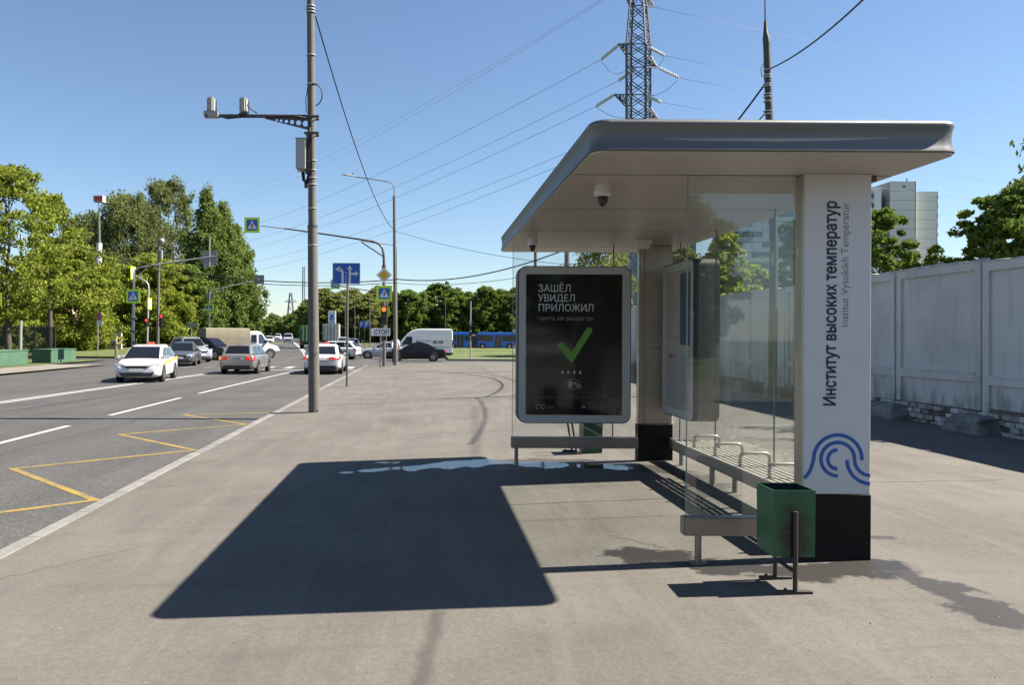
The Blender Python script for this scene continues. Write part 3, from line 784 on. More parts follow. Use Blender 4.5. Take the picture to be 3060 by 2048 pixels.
# timetable case on the back wall
def sbx(name, a, b, m, par, **k): return SB().bx(a, b).build(name, MATS[m], par, **k)
tt = SB()
pl = rrect(8.64, .655, 9.76, 2.467, .085, 8)
tt.add([S(2.985, y, z) for y, z in pl] + [S(3.245, y, z) for y, z in pl], [tuple(range(len(pl)))[::-1], tuple(range(len(pl), 2*len(pl)))] + [(i, (i+1)%len(pl), len(pl)+(i+1)%len(pl), len(pl)+i) for i in range(len(pl))])
tt = tt.build('timetable_case', MATS['box_body'], sh, bevel=.018)
def ringx(name, outer, inner, x0, x1, m, par):
    n = len(outer); vs = []
    for p in (outer, inner):
        for x in (x0, x1): vs += [S(x, y, z) for y, z in p]
    fs = []
    for k in range(n):
        j = (k+1) % n
        fs += [(k, j, 2*n+j, 2*n+k), (n+k, 3*n+k, 3*n+j, n+j), (k, n+k, n+j, j), (2*n+k, 2*n+j, 3*n+j, 3*n+k)]
    return MB().add(vs, fs).build(name, m, par, fix=True)
ringx('case_gasket', rrect(8.64, .655, 9.76, 2.467, .085, 8), rrect(8.65, .665, 9.75, 2.457, .08, 8), 2.950, 2.984, MATS['rubber'], tt)
ringx('case_frame', rrect(8.651, .666, 9.749, 2.456, .08, 8), rrect(8.735, .755, 9.665, 2.365, .02, 8), 2.947, 2.982, MATS['frame_grey'], tt)
sbx('backing', (2.972, 8.73, .75), (2.983, 9.67, 2.37), 'paper', tt)
shx = 2.970
sh1 = sbx('sheet', (shx, 9.20, 1.52), (shx+.0015, 9.64, 2.30), 'paper', tt)
sbx('map_sheet', (shx, 8.76, 1.50), (shx+.0015, 9.16, 2.33), 'paper_blue', tt)
sh2 = sbx('sheet', (shx, 9.24, .80), (shx+.0015, 9.63, 1.42), 'paper_white', tt)
sh3 = sbx('sheet', (shx, 8.77, .80), (shx+.0015, 9.18, 1.42), 'paper_white', tt)
rr = random.Random(4)
for par, y0, y1, z0, z1, m_ in ((sh1, 9.23, 9.61, 1.58, 2.26, 'paper_line'), (sh2, 9.27, 9.60, .84, 1.30, 'paper_line'), (sh3, 8.80, 9.15, .84, 1.38, 'paper_line')):
    z = z1
    while z > z0:
        ln = rr.uniform(.4, .95); sbx('print_line', (shx-.0012, y1-(y1-y0)*ln, z-.006), (shx-.0002, y1, z+.004), m_, par); z -= .045
for k, c_ in enumerate(('print_red', 'print_red', 'paper_line')):
    sbx('route_badge', (shx-.0014, 9.52-.09*k, 1.335), (shx-.0002, 9.58-.09*k, 1.385), c_, sh2)
# bench
bn = SB().bx((2.755, 5.70, .345), (2.785, 8.74, .440)).build('bench', MATS['rail_steel'], sh, bevel=.006)
for i in range(5):
    x0 = 2.803 + i*.0600; sbx('slat', (x0, 5.70, .425), (x0+.038, 8.74, .450), 'bench_slat', bn, bevel=.004, segs=1)
sbx('slat', (2.745, 5.70, .428), (2.784, 8.74, .4505), 'bench_slat', bn, bevel=.004, segs=1)
for yy in (5.95, 7.2, 8.45):
    sbx('bracket', (2.76, yy-.02, .36), (3.10, yy+.02, .424), 'rail_steel', bn)
    SB().cyl(S(3.02, yy-.2, -.05), S(3.02, yy-.2, .37), .027, n=12).build('leg', MATS['rail_steel'], bn, smooth='auto')
for yy in (8.14, 7.55, 6.95, 6.36, 5.78):
    pts = [S(2.79, yy, .44)] + [S(2.79 + .045*(1-math.cos(a)), yy, .525 + .045*math.sin(a)) for a in lin(0, math.pi/2, 5)] + [S(3.05 - .045 + .045*math.sin(a), yy, .525 + .045*math.cos(a)) for a in lin(0, math.pi/2, 5)] + [S(3.05, yy, .44)]
    SB().tube(pts, .0145, 8).build('armrest', MATS['armrest_steel'], bn, smooth=True)
# ceiling fittings
def dome(x, y, r, big):
    c = S(x, y, CZ-.009)
    o = MB().lathe([(0, 0), (r*.95, 0), (r, -.02), (r, -.05), (r*1.05, -.055), (r*1.03, -.085), (r*.75, -.095), (0, -.095)], c, 20).build('dome_camera', MATS['cctv_white'], sh, smooth='auto', fix=True)
    MB().lathe([(0, 0), (r*.68, 0), (r*.62, -.035), (r*.42, -.062), (r*.15, -.074), (0, -.075)], (c[0], c[1], c[2]-.094), 18).build('lens_dome', MATS['cctv_dark'], o, smooth=True, fix=True)
dome(1.335, 5.93, .062, True)
dome(1.245, 9.15, .055, True)
c = S(2.61, 9.45, CZ-.009)
MB().loft([[(c[0]+a*s_, c[1]+b_*s_, c[2]+z) for a, b_ in ((-.5,-.5),(.5,-.5),(.5,.5),(-.5,.5))] for s_, z in ((.20, 0), (.19, -.012), (.12, -.10))]).build('ceiling_speaker', MATS['cctv_white'], sh, fix=True)
SB().bx((3.14, 5.55, CZ-.052), (3.185, 5.62, CZ-.009)).build('junction_box', MATS['frame_edge'], sh, bevel=.004)

# ------------------------------------------------------------------ litter bins
mat('bin_green', (.010,.075,.037), .38, spec=.5, var=.16, vscale=5)
mat('bin_inside', (.01,.014,.012), .9); mat('bin_steel', (.030,.022,.019), .65, var=.25, vscale=20)
m, n, l, b = node_mat('bin_green_worn')
tcn = n.new('ShaderNodeTexCoord').outputs['Object']
mp = n.new('ShaderNodeMapping'); mp.inputs['Location'].default_value = (-.005, 0, -.38); mp.vector_type = 'POINT'; l.new(tcn, mp.inputs[0])
mp2 = n.new('ShaderNodeMapping'); mp2.inputs['Scale'].default_value = (9, 1.6, 4.2); l.new(mp.outputs[0], mp2.inputs[0])
ln_ = n.new('ShaderNodeVectorMath'); ln_.operation = 'LENGTH'; l.new(mp2.outputs[0], ln_.inputs[0])
nz = noise(n, l, tcn, 13, 7, .75); ad_ = n.new('ShaderNodeMath'); ad_.operation = 'MULTIPLY_ADD'; ad_.inputs[1].default_value = 1.6
l.new(nz, ad_.inputs[0]); l.new(ln_.outputs['Value'], ad_.inputs[2])
sc3 = n.new('ShaderNodeMath'); sc3.operation = 'MULTIPLY'; sc3.inputs[1].default_value = .4; l.new(ad_.outputs[0], sc3.inputs[0]); ad_ = sc3
grn = ramp(n, l, noise(n, l, tcn, 6, 5, .65), [(.3, (.008,.078,.032)), (.7, (.013,.105,.045))])
cc = mixc(n, l, ramp(n, l, ad_.outputs[0], [(.46, (1,1,1)), (.60, (.6,.6,.6)), (.76, (0,0,0))]), grn, ramp(n, l, nz, [(.42, (.006,.006,.006)), (.6, (.035,.016,.010))]))
l.new(cc, b.inputs['Base Color']); b.inputs['Roughness'].default_value = .42
def bin_(name, label, x, y, rz, boxm, tilt=0.0, shift=0.0, drop=0.0):
    t = thing(name, label, 'bin', (x, y, pav(x)), rz, 'green litter bins of the bus stop')
    w, d, z0, z1 = .128, .128, .222, .638
    bm_ = MB(); o_ = [(-w,-d),(w,-d),(w,d),(-w,d)]; th = .006
    i_ = [(-w+th,-d+th),(w-th,-d+th),(w-th,d-th),(-w+th,d-th)]
    top = [(a*1.02, b_*1.02) for a, b_ in o_]
    rgs = [[(a, b_, z0) for a, b_ in o_], [(a, b_, z1) for a, b_ in top], [(a*1.02, b_*1.02, z1) for a, b_ in i_], [(a, b_, z0+.02) for a, b_ in i_]]
    bx_ = bm_.loft(rgs).build('bin_box', boxm, t, fix=True)
    MB().prismz([(a*.97, b_*.97) for a, b_ in i_], z0+.021, z0+.03).build('bin_floor', MATS['bin_inside'], bx_)
    MB().loft([[(a*.999, b_*.999, z) for a, b_ in i_][::-1] for z in (z0+.03, z1-.004)], caps=False).build('bin_lining', MATS['bin_inside'], bx_)
    if tilt:
        bx_.rotation_euler = (0, tilt, 0); bx_.location = (shift, 0, drop)
    lean = .0 if not tilt else .05
    for sy, hz in ((-1, .51), (1, .51)):
        yy = sy*(d+.019)
        ps = MB().box((-.014-lean, yy-.013, .0), (.014-lean, yy+.013, .03))
        MB().cyl((.0 + (lean*.6 if tilt else 0), yy, .012), (.0 - (lean if tilt else 0), yy, hz), .0145, n=10).build('post', MATS['bin_steel'], t, smooth='auto')
        MB().box((-.105, yy-.014, .0), (.105, yy+.014, .022)).build('foot_bar', MATS['bin_steel'], t, bevel=.003, segs=1)
        MB().cyl((-.06, yy, .02), (-.06, yy, .034), .010, n=6).build('anchor_bolt', MATS['bin_steel'], t)
    MB().cyl((0, -d-.015, .135), (0, d+.015, .135), .012, n=8).build('cross_bar', MATS['bin_steel'], t, smooth='auto')
    return t
b1 = bin_('litter_bin', 'dark green square litter bin with a scorched patch by the name column', 2.302, 5.012, R(-1.5), MATS['bin_green_worn'])
b2 = bin_('litter_bin', 'dark green litter bin hanging low behind the black poster', 2.02, 10.75, R(2), MATS['bin_green'], tilt=R(0.5), shift=.25, drop=-.20)

# ------------------------------------------------------------------ concrete wall on the right
m, n, l, b = node_mat('wall_concrete')
g = n.new('ShaderNodeNewGeometry').outputs['Position']
oi = n.new('ShaderNodeObjectInfo').outputs['Random']
c = ramp(n, l, noise(n, l, g, .9, 6, .65), [(.3, (.45,.44,.43)), (.5, (.535,.525,.51)), (.7, (.575,.565,.55))])
c = mixc(n, l, .4, c, ramp(n, l, oi, [(0, (.44,.44,.44)), (1, (.56,.56,.56))]), 'OVERLAY')
sx_ = n.new('ShaderNodeSeparateXYZ'); l.new(g, sx_.inputs[0])
low = n.new('ShaderNodeMapRange'); low.inputs['From Min'].default_value = .2; low.inputs['From Max'].default_value = 1.15; low.inputs['To Min'].default_value = .16; low.inputs['To Max'].default_value = -.12
l.new(sx_.outputs[2], low.inputs[0])
st = noise(n, l, mapv(n, l, g, (1, 2.6, .8)), 1.6, 7, .7); ad2 = n.new('ShaderNodeMath'); ad2.operation = 'ADD'; l.new(st, ad2.inputs[0]); l.new(low.outputs[0], ad2.inputs[1])
c = mixc(n, l, ramp(n, l, ad2.outputs[0], [(.50, (0,0,0)), (.60, (.45,.45,.45)), (.74, (.9,.9,.9))]), c, (.20,.19,.16))
st2 = noise(n, l, mapv(n, l, g, (1, 5, .35)), 1.4, 6, .7)
c = mixc(n, l, ramp(n, l, st2, [(.52, (0,0,0)), (.70, (.45,.45,.45))]), c, (.30,.295,.28))
l.new(c, b.inputs['Base Color']); b.inputs['Roughness'].default_value = .9
bump(n, l, b, noise(n, l, g, 25, 5, .7), .3, .01)
m, n, l, b = node_mat('plinth_brick')
g = n.new('ShaderNodeNewGeometry').outputs['Position']; oi = n.new('ShaderNodeObjectInfo').outputs['Random']
c = ramp(n, l, oi, [(0, (.20,.185,.155)), (.35, (.31,.295,.265)), (.7, (.43,.42,.40)), (1, (.52,.515,.50))])
c = mixc(n, l, .8, c, ramp(n, l, noise(n, l, g, 14, 6, .7), [(.3, (.22,.22,.22)), (.7, (.72,.72,.70))]), 'OVERLAY')
l.new(c, b.inputs['Base Color']); b.inputs['Roughness'].default_value = .95
mat('footing', (.17,.165,.155), .95, var=.5, vscale=3, bump=.6, bscale=18); mat('plinth_mortar', (.11,.10,.088), .95, var=.3, vscale=8)
mat('coping', (.40,.395,.385), .9, var=.35, vscale=5)
WX = 9.8; zw = -.064
wall = thing('concrete_wall', 'long white concrete panel wall with crumbling brick plinth on the right', 'wall', (WX, 14, zw))
PW = 2.51
wtop = 2.95 - zw
j0 = 13.86       # a joint
def wl_(x, y, z): return (x-WX, y-14, z-zw)
panel_mesh = None
rw = random.Random(12)
wj = [j0 + PW*k for k in range(-9, 13)]
for k in range(len(wj)-1):
    y0, y1 = wj[k]-14, wj[k+1]-14
    if panel_mesh is None:
        q = MB()
        q.box((.05, .02, .36), (.16, PW-.02, wtop))                      # slab
        q.box((.0, .015, .36), (.05, .17, wtop)); q.box((.0, PW-.17, .36), (.05, PW-.015, wtop))
        q.box((.0, .17, wtop-.16), (.05, PW-.17, wtop)); q.box((.0, .17, .86), (.05, PW-.17, 1.0)); q.box((-.012, .16, 1.0), (.05, PW-.16, 1.03))
        panel_mesh = q.mesh('wall_panel'); panel_mesh.materials.append(MATS['wall_concrete'])
    o = bpy.data.objects.new('wall_panel', panel_mesh); COL.objects.link(o); o.parent = wall
    o.location = (rw.uniform(-.02,.02), y0, rw.uniform(-.03,.03)); o.rotation_euler = (rw.uniform(-.006,.006), rw.uniform(-.008,.008), 0)
    bar('joint_post', MATS['wall_concrete'], wall, (.17, y0, -.2), (.17, y0, wtop-.02), .16)
    # capping strip with weathered edge
    cp = MB(); pr = []
    for i in range(9):
        yy = PW*(.01+.98*i/8); h = wtop+.01+rw.uniform(.0,.045); pr.append([(-.01, yy, wtop-.02), (.17, yy, wtop-.02), (.165, yy, h), (-.005, yy, h-rw.uniform(0,.02))])
    cp = cp.loft(pr).build('coping', MATS['coping'], wall); cp.location = o.location
# brick plinth: single bricks under the panels in view, footing blocks under the joints
pm = MB().box((.056, -20, -.3), (.15, 26, .43)).build('plinth_core', MATS['plinth_mortar'], wall)
bk = MB().box((0, 0, 0), (.10, .235, .088)); bmsh = bk.mesh('brick')
bmb = bmesh.new(); bmb.from_mesh(bmsh); bmesh.ops.bevel(bmb, geom=list(bmb.edges), offset=.008, segments=1, affect='EDGES'); bmb.to_mesh(bmsh); bmb.free()
bmsh.materials.append(MATS['plinth_brick'])
for r_ in range(4):
    y = -3.2 + (.12 if r_ % 2 else 0)
    while y < 8.6:
        if rw.random() > .07:
            o = bpy.data.objects.new('brick', bmsh); COL.objects.link(o); o.parent = wall
            o.location = (-.02 + rw.uniform(-.025,.02), y + rw.uniform(-.01,.01), -.03 + r_*.1 + rw.uniform(-.006,.006))
            o.rotation_euler = (rw.uniform(-.03,.03), rw.uniform(-.05,.05), rw.uniform(-.06,.06)); o.scale = (1, rw.uniform(.8,1.05), rw.uniform(.85,1.05))
        y += .25
for k in range(2, len(wj)-4):
    yy = wj[k]-14
    q = MB(); rg = []
    for zz_, s_ in ((-.2, 1.0), (.0, 1.02), (.16, .95), (.27, .82), (.31, .62)):
        rg.append([(-.42*s_ + rw.uniform(-.05,.05), yy-.5*s_+rw.uniform(-.06,.06), zz_), (.1, yy-.5*s_+rw.uniform(-.04,.04), zz_), (.1, yy+.48*s_+rw.uniform(-.04,.04), zz_), (-.40*s_+rw.uniform(-.05,.05), yy+.46*s_+rw.uniform(-.06,.06), zz_ )])
    q.loft(rg).build('footing_block', MATS['footing'], wall, bevel=.018, segs=1, fix=True)

# ------------------------------------------------------------------ poles, lamps, signs
mat('pole_concrete', (.115,.106,.094), .85, var=.14, vscale=6, bump=.2, bscale=40)
mat('pole_steel', (.15,.135,.122), .5, metal=.35, var=.08, vscale=3)
mat('pole_galv', (.33,.335,.335), .5, metal=.4); mat('pole_dark', (.055,.045,.04), .55, var=.2, vscale=4)
mat('bracket_dark', (.06,.055,.06), .5); mat('cable', (.012,.012,.014), .6); mat('wire_grey', (.10,.11,.13), .6)
mat('cabinet', (.36,.355,.34), .5, var=.05, vscale=5); mat('housing_white', (.34,.325,.30), .45); mat('strap', (.55,.54,.52), .4, metal=.5)
mat('sign_blue', (.022,.095,.40), .45); mat('sign_white', (.66,.66,.66), .45); mat('sign_black', (.012,.012,.012), .5)
mat('sign_lime', (.52,.72,.03), .5); mat('sign_yellow', (.62,.36,.02), .5); mat('sign_back', (.22,.225,.235), .5, metal=.3)
mat('signal_black', (.015,.015,.016), .5); mat('signal_off', (.045,.04,.035), .2)
mat('signal_red', (.5,.05,.02), .4, emit=(1.0,.07,.03), estr=.42); mat('signal_orange', (.6,.12,.03), .4, emit=(1.0,.16,.045), estr=.5)
mat('sign_red', (.5,.04,.04), .5)

def pole_tube(name, t, pts, r, m, n=12): return MB().tube(pts, r, n).build(name, m, t, smooth='auto')
def plate(name, t, pts, y, m, th=.006): return MB().prism(pts, y, y+th).build(name, m, t, fix=True)
def sq(cx, cz, w, h, r=.03): return rrect(cx-w/2, cz-h/2, cx+w/2, cz+h/2, r, 4)
def ped_sign(t, cx, cz, w, y, back=True, st=.008):
    o = plate('crossing_sign', t, sq(cx, cz, w, w, w*.05), y, MATS['sign_lime'], .02)
    def pl(nm, pts, k, m): return plate(nm, o, pts, y - st*k, MATS[m], st*.6)
    pl('blue_field', sq(cx, cz, w*.70, w*.70, w*.03), 1, 'sign_blue')
    pl('triangle', [(cx-w*.30, cz-w*.25), (cx+w*.30, cz-w*.25), (cx, cz+w*.29)], 2, 'sign_white')
    s = w
    pl('walker', [(cx-.035*s, cz+.03*s), (cx-.02*s, cz-.06*s), (cx-.115*s, cz-.20*s), (cx-.07*s, cz-.20*s), (cx+.005*s, cz-.08*s), (cx+.05*s, cz-.20*s), (cx+.095*s, cz-.20*s), (cx+.035*s, cz-.04*s), (cx+.03*s, cz+.04*s), (cx+.075*s, cz-.02*s), (cx+.09*s, cz-.005*s), (cx+.03*s, cz+.10*s), (cx-.02*s, cz+.10*s), (cx-.085*s, cz+.01*s), (cx-.07*s, cz-.005*s)], 3, 'sign_black')
    pl('walker_head', [(cx+.012*s+.028*s*math.cos(R(a)), cz+.135*s+.028*s*math.sin(R(a))) for a in range(0,360,40)], 3, 'sign_black')
    return o
def signal(t, cx, cz, y, n_l=3, lit=0, scale=1.0, yback=False, litm='signal_red'):
    w, h = .30*scale, .31*scale*n_l
    if yback: plate('backboard', t, sq(cx+.02, cz+h*.22, w*1.75, h*.55, .05), y+.14*scale, MATS['sign_lime'], .02)
    hs = MB().box((cx-w/2, y, cz-h/2), (cx+w/2, y+.13*scale, cz+h/2)).build('signal_head', MATS['signal_black'], t, bevel=.02)
    for i in range(n_l):
        zc = cz + h/2 - .155*scale - i*.31*scale
        MB().prism([(cx+.115*scale*math.cos(R(a)), zc+.115*scale*math.sin(R(a))) for a in range(0,360,20)], y-.012, y+.01).build('signal_lens', MATS[litm if i == lit else 'signal_off'], hs)
        vz = []; 
        for yy in (y+.005, y-.15*scale): vz.append([(cx+.13*scale*math.cos(R(a)), yy, zc+.13*scale*math.sin(R(a))) for a in lin(-20, 200, 12)])
        vs = vz[0]+vz[1]; k = len(vz[0])
        MB().add(vs, [(i_, i_+1, k+i_+1, k+i_) for i_ in range(k-1)]).build('visor', MATS['signal_black'], hs)
    return hs

# tall concrete pole with traffic cameras
pb = Vector((-2.543, 18.115, pav(-2.543))); 
t = thing('camera_pole', 'tall grey concrete pole with two traffic cameras at the kerb', 'pole', pb)
def pc(z): return Vector((-.0139*(z-pb.z), 0, z-pb.z))
pole_tube('shaft', t, [pc(-.3), pc(4.05), pc(4.10)], [.132, .112, .111], MATS['pole_concrete'], 20)
pole_tube('shaft', t, [pc(4.09), pc(9.9), pc(11.0)], [.098, .083, .08], MATS['pole_concrete'], 20)
MB().tube([pc(4.075), pc(4.12)], .120, 20).build('collar', MATS['bracket_dark'], t, smooth='auto')
for z in (1.22, 3.65, 4.5, 5.05, 5.2, 5.38, 5.6, 7.36, 8.03, 9.02, 9.09, 9.16):
    MB().tube([pc(z), pc(z+.018)], .112 if z > 4.1 else .124, 16).build('strap', MATS['strap'], t, smooth='auto')
az = 6.60 - pb.z; ax = pc(6.6).x
arm = MB().box((-2.42+ax-.02, -.155, az-.035), (ax+.02, -.085, az+.035)).build('camera_arm', MATS['bracket_dark'], t, bevel=.008, segs=1)
# gusset plate with holes
gx0, gx1 = ax-1.05, ax-.02
gz = lambda x: az-.04 - (.045 + .235*(x-gx0)/(gx1-gx0))
hol = [(ax-.12, .068), (ax-.28, .058), (ax-.43, .049), (ax-.56, .040), (ax-.68, .033), (ax-.78, .027)]
gm = bmesh.new()
outer = [(gx0, az-.036), (gx0, az-.06), (gx1, gz(gx1)), (gx1, az-.036)]
edges = []
def loop(pts):
    vv = [gm.verts.new((x, -.122, z)) for x, z in pts]
    for i in range(len(vv)): edges.append(gm.edges.new((vv[i], vv[(i+1) % len(vv)])))
loop(outer)
for hx, hr in hol:
    zc = (az-.036 + gz(hx))/2; loop([(hx+hr*math.cos(R(a)), zc+hr*math.sin(R(a))) for a in range(0,360,30)])
bmesh.ops.triangle_fill(gm, edges=edges, use_beauty=True)
bmesh.ops.solidify(gm, geom=gm.faces[:], thickness=.012)
me = bpy.data.meshes.new('gusset'); gm.to_mesh(me); gm.free(); me.materials.append(MATS['bracket_dark'])
o = bpy.data.objects.new('gusset', me); COL.objects.link(o); o.parent = t
for zz_ in (az+.02, az-.36):
    MB().box((ax-.15, -.17, zz_-.05), (ax+.19, -.10, zz_+.0)).build('clamp', MATS['bracket_dark'], t, bevel=.01)
    MB().box((ax-.13, .09, zz_-.05), (ax+.16, .13, zz_+.0)).build('clamp', MATS['bracket_dark'], t, bevel=.01)
    for s_ in (-1, 1): MB().cyl((ax+.13*s_, -.19, zz_-.025), (ax+.13*s_, .15, zz_-.025), .012, n=6).build('clamp_bolt', MATS['bracket_dark'], t)
for cx in (-2.27+ax, -1.53+ax):
    hb = MB().loft([[(cx+a*.085*s_, -.12+dy+b_*.0, az+.04+c_*.33+.03) for a, b_, c_ in ((-1,0,0),(1,0,0),(1.0,0,1),(-1.0,0,1))] for s_, dy in ((.75, -.14), (1, -.10), (1, .18), (.9, .22))]).build('traffic_camera', MATS['housing_white'], t, bevel=.025, fix=True)
    pass
    MB().box((cx-.10, -.20, az+.02), (cx+.10, -.04, az+.06)).build('camera_mount', MATS['bracket_dark'], t, bevel=.006)
    MB().cyl((cx-.09, -.22, az-.075), (cx-.09, -.22, az+.02), .018, n=8).build('mount_bolt', MATS['bracket_dark'], t)
MB().box((-2.43+ax, -.22, az-.05), (-2.10+ax, -.06, az+.10)).build('infrared_lamp', MATS['housing_white'], t, bevel=.015)
MB().tube([(ax-2.25, -.15, az+.04), (ax-1.9, -.17, az-.07), (ax-1.5, -.165, az-.03), (ax-1.0,-.165, az-.02), (ax-.4, -.165, az), (ax-.1, -.16, az-.05)], .018, 6).build('cable', MATS['cable'], t, smooth=True)
MB().tube([(ax-1.50, -.2, az+.30), (ax-1.38, -.2, az+.16), (ax-1.22, -.18, az+.05)], .014, 6).build('cable', MATS['cable'], t, smooth=True)
cb = MB().box((ax-.33, -.20, 5.39-pb.z), (ax-.11, .08, 6.08-pb.z)).build('control_cabinet', MATS['cabinet'], t, bevel=.012)
MB().box((ax-.345, -.215, 6.075-pb.z), (ax-.10, .095, 6.095-pb.z)).build('cabinet_lid', MATS['cabinet'], cb, bevel=.004)
for k in range(4): MB().cyl((ax-.29+.05*k, -.06, 5.39-pb.z), (ax-.29+.05*k, -.06, 5.33-pb.z), .016, n=8).build('gland', MATS['housing_white'], cb)
MB().box((ax-.13, -.03, 5.30-pb.z), (ax-.07, .03, 6.15-pb.z)).build('cabinet_rail', MATS['bracket_dark'], t)
for k in range(3):
    x0 = ax-.16+.025*k
    MB().tube([(x0-.05, -.05, 5.36-pb.z), (x0-.03, -.06, 5.15-pb.z-.03*k), (x0+.05, -.07, 5.10-pb.z-.02*k), (ax-.03+.03*k, -.10, 5.4-pb.z), (ax-.02+.02*k, -.105, 6.0-pb.z), (ax-.04, -.11, 6.5-pb.z)], .016, 6).build('cable', MATS['cable'], t, smooth=True)
MB().box((ax-.155, -.05, 4.98-pb.z), (ax-.085, .05, 5.16-pb.z)).build('junction_box', MATS['bracket_dark'], t, bevel=.01)
lp = [pc(7.36)+Vector((.02, -.10, 0))] + [pc(7.1)+Vector((.06+.20*math.sin(a), -.10, .26*math.cos(a))) for a in lin(0, math.pi*.93, 14)]
MB().tube(lp, .014, 6).build('cable_loop', MATS['cable'], t, smooth=True)
MB().tube([pc(7.3)+Vector((-.07,-.07,0)), pc(7.0)+Vector((-.125,-.05,0)), pc(6.7)+Vector((-.11,-.07,0))], .010, 5).build('cable', MATS['cable'], t, smooth=True)
MB().prism([(.07, .02), (.10, .02), (.10, .06), (.07, .06)], -.11, -.07).build('bolt', MATS['bracket_dark'], t)
MB().cyl((.062, -.112, 1.35), (.064, -.125, 1.35), .016, n=10).build('inspection_hole', MATS['rubber'], t)

# lane direction sign
t = thing('lane_sign', 'blue lane direction sign with white arrows on a thin post', 'road sign', (-2.681, 27.129, pav(-2.681)))
zs = lambda sy: P(1038, sy, 27.129).z - pav(-2.681)
MB().cyl((0, 0, -.2), (.0, 0, zs(845)), .038, n=12).build('post', MATS['pole_steel'], t, smooth='auto')
z0, z1 = zs(849.5), zs(786.5); x0, x1 = P(998.5, 0, 27.129).x+2.681, P(1081, 0, 27.129).x+2.681
cx = (x0+x1)/2
pn = plate('sign_panel', t, rrect(x0, z0, x1, z1, .035, 4), -.07, MATS['sign_blue'], .015)
ring = rrect(x0, z0, x1, z1, .035, 4)
sc_ = (x1-x0)/242.0      # px of the enlarged view
def lp_(px, py): return (x0 + (px-1157)*sc_, z1 - (py-252)*sc_)
def arrow(pts, w): ribbon('arrow', [lp_(*q) for q in pts], w*sc_, -.076, .004, MATS['sign_white'], pn)
arrow([(1245, 430), (1245, 345), (1241, 325), (1230, 312), (1212, 305)], 18)
plate('arrow', pn, [lp_(1178, 307), lp_(1222, 330), lp_(1222, 284)], -.076, MATS['sign_white'], .004)
arrow([(1308, 430), (1308, 305)], 18); plate('arrow', pn, [lp_(1284, 309), lp_(1330, 309), lp_(1307, 272)], -.076, MATS['sign_white'], .004)
arrow([(1316, 347), (1355, 347)], 16); plate('arrow', pn, [lp_(1352, 370), lp_(1384, 347), lp_(1352, 322)], -.076, MATS['sign_white'], .004)
for k in range(4):
    a = lp_(1274, 418-k*26); MB().box((a[0]-3*sc_, -.076, a[1]-9*sc_), (a[0]+3*sc_, -.072, a[1]+9*sc_)).build('lane_dash', MATS['sign_white'], pn)
for k in range(2):
    q = ring; 
ribbon('sign_border', [(x, z) for x, z in rrect(x0+.012, z0+.012, x1-.012, z1-.012, .03, 4)] + [(x1-.042, z0+.012)], .012, -.0755, .003, MATS['sign_white'], pn)

# traffic light mast with priority sign and overhanging crossing sign
D = 44.085; X = -2.27; zb = pav(X)
t = thing('traffic_light_mast', 'curved traffic light mast with yellow diamond and crossing sign, red light on', 'traffic light', (X, D, zb))
def Q(sx, sy): p = P(sx, sy, D); return Vector((p.x-X, 0, p.z-zb))
pole_tube('mast', t, [Q(1148, 1110), Q(1147.5, 800)], [.105, .085], MATS['pole_steel'], 14)
pole_tube('arm', t, [Q(1147.5, 800), Q(1147, 765), Q(1143, 743), Q(1133, 729), Q(1115, 722), Q(1060, 713), Q(950, 697), Q(850, 683)], [.075,.07,.068,.066,.062,.055,.048,.042], MATS['bracket_dark'], 10)
pole_tube('arm_tip', t, [Q(855, 684), Q(778, 675)], .026, MATS['pole_steel'], 8)
pole_tube('brace', t, [Q(1147, 768), Q(1080, 724)], .032, MATS['bracket_dark'], 8)
MB().tube([Q(1147.5, 793), Q(1147.5, 805)], .12, 12).build('collar', MATS['bracket_dark'], t)
c_ = Q(754, 673); ped_sign(t, c_.x, c_.z, .86, -.06)
c_ = Q(1148, 823); h_ = .44
dsn = plate('priority_sign', t, [(c_.x, c_.z-h_), (c_.x+h_, c_.z), (c_.x, c_.z+h_), (c_.x-h_, c_.z)], -.14, MATS['sign_white'], .02)
plate('yellow_diamond', dsn, [(c_.x, c_.z-h_*.66), (c_.x+h_*.66, c_.z), (c_.x, c_.z+h_*.66), (c_.x-h_*.66, c_.z)], -.15, MATS['sign_yellow'], .006)
c_ = Q(1148.5, 878); ped_sign(t, c_.x, c_.z, .88, -.14)
c_ = Q(1148, 944); signal(t, c_.x, c_.z, -.28, 3, 0, 1.12, True, 'signal_orange')
c_ = Q(1152, 1008); MB().box((c_.x-.13, -.26, c_.z-.2), (c_.x+.05, -.10, c_.z+.12)).build('pedestrian_signal_back', MATS['signal_black'], t, bevel=.02)
X, D = -2.412, 42.622; zb = pav(X)
t = thing('stop_sign', 'white rectangular sign reading СТОП on a thin post', 'road sign', (X, D, zb))
MB().cyl((0, 0, -.2), (0, 0, Q(1137, 985).z), .036, n=10).build('post', MATS['pole_steel'], t, smooth='auto')
a, b_ = Q(1109, 1004), Q(1166.5, 981.5)
pn = plate('sign_panel', t, rrect(a.x, a.z, b_.x, b_.z, .03, 3), -.07, MATS['sign_white'], .015)
text('sign_lettering', 'СТОП', .3, MATS['sign_black'], pn, ((a.x+b_.x)/2 - .375, -.073, a.z+.085), width=.78, capfit=.25, heavy=.018)
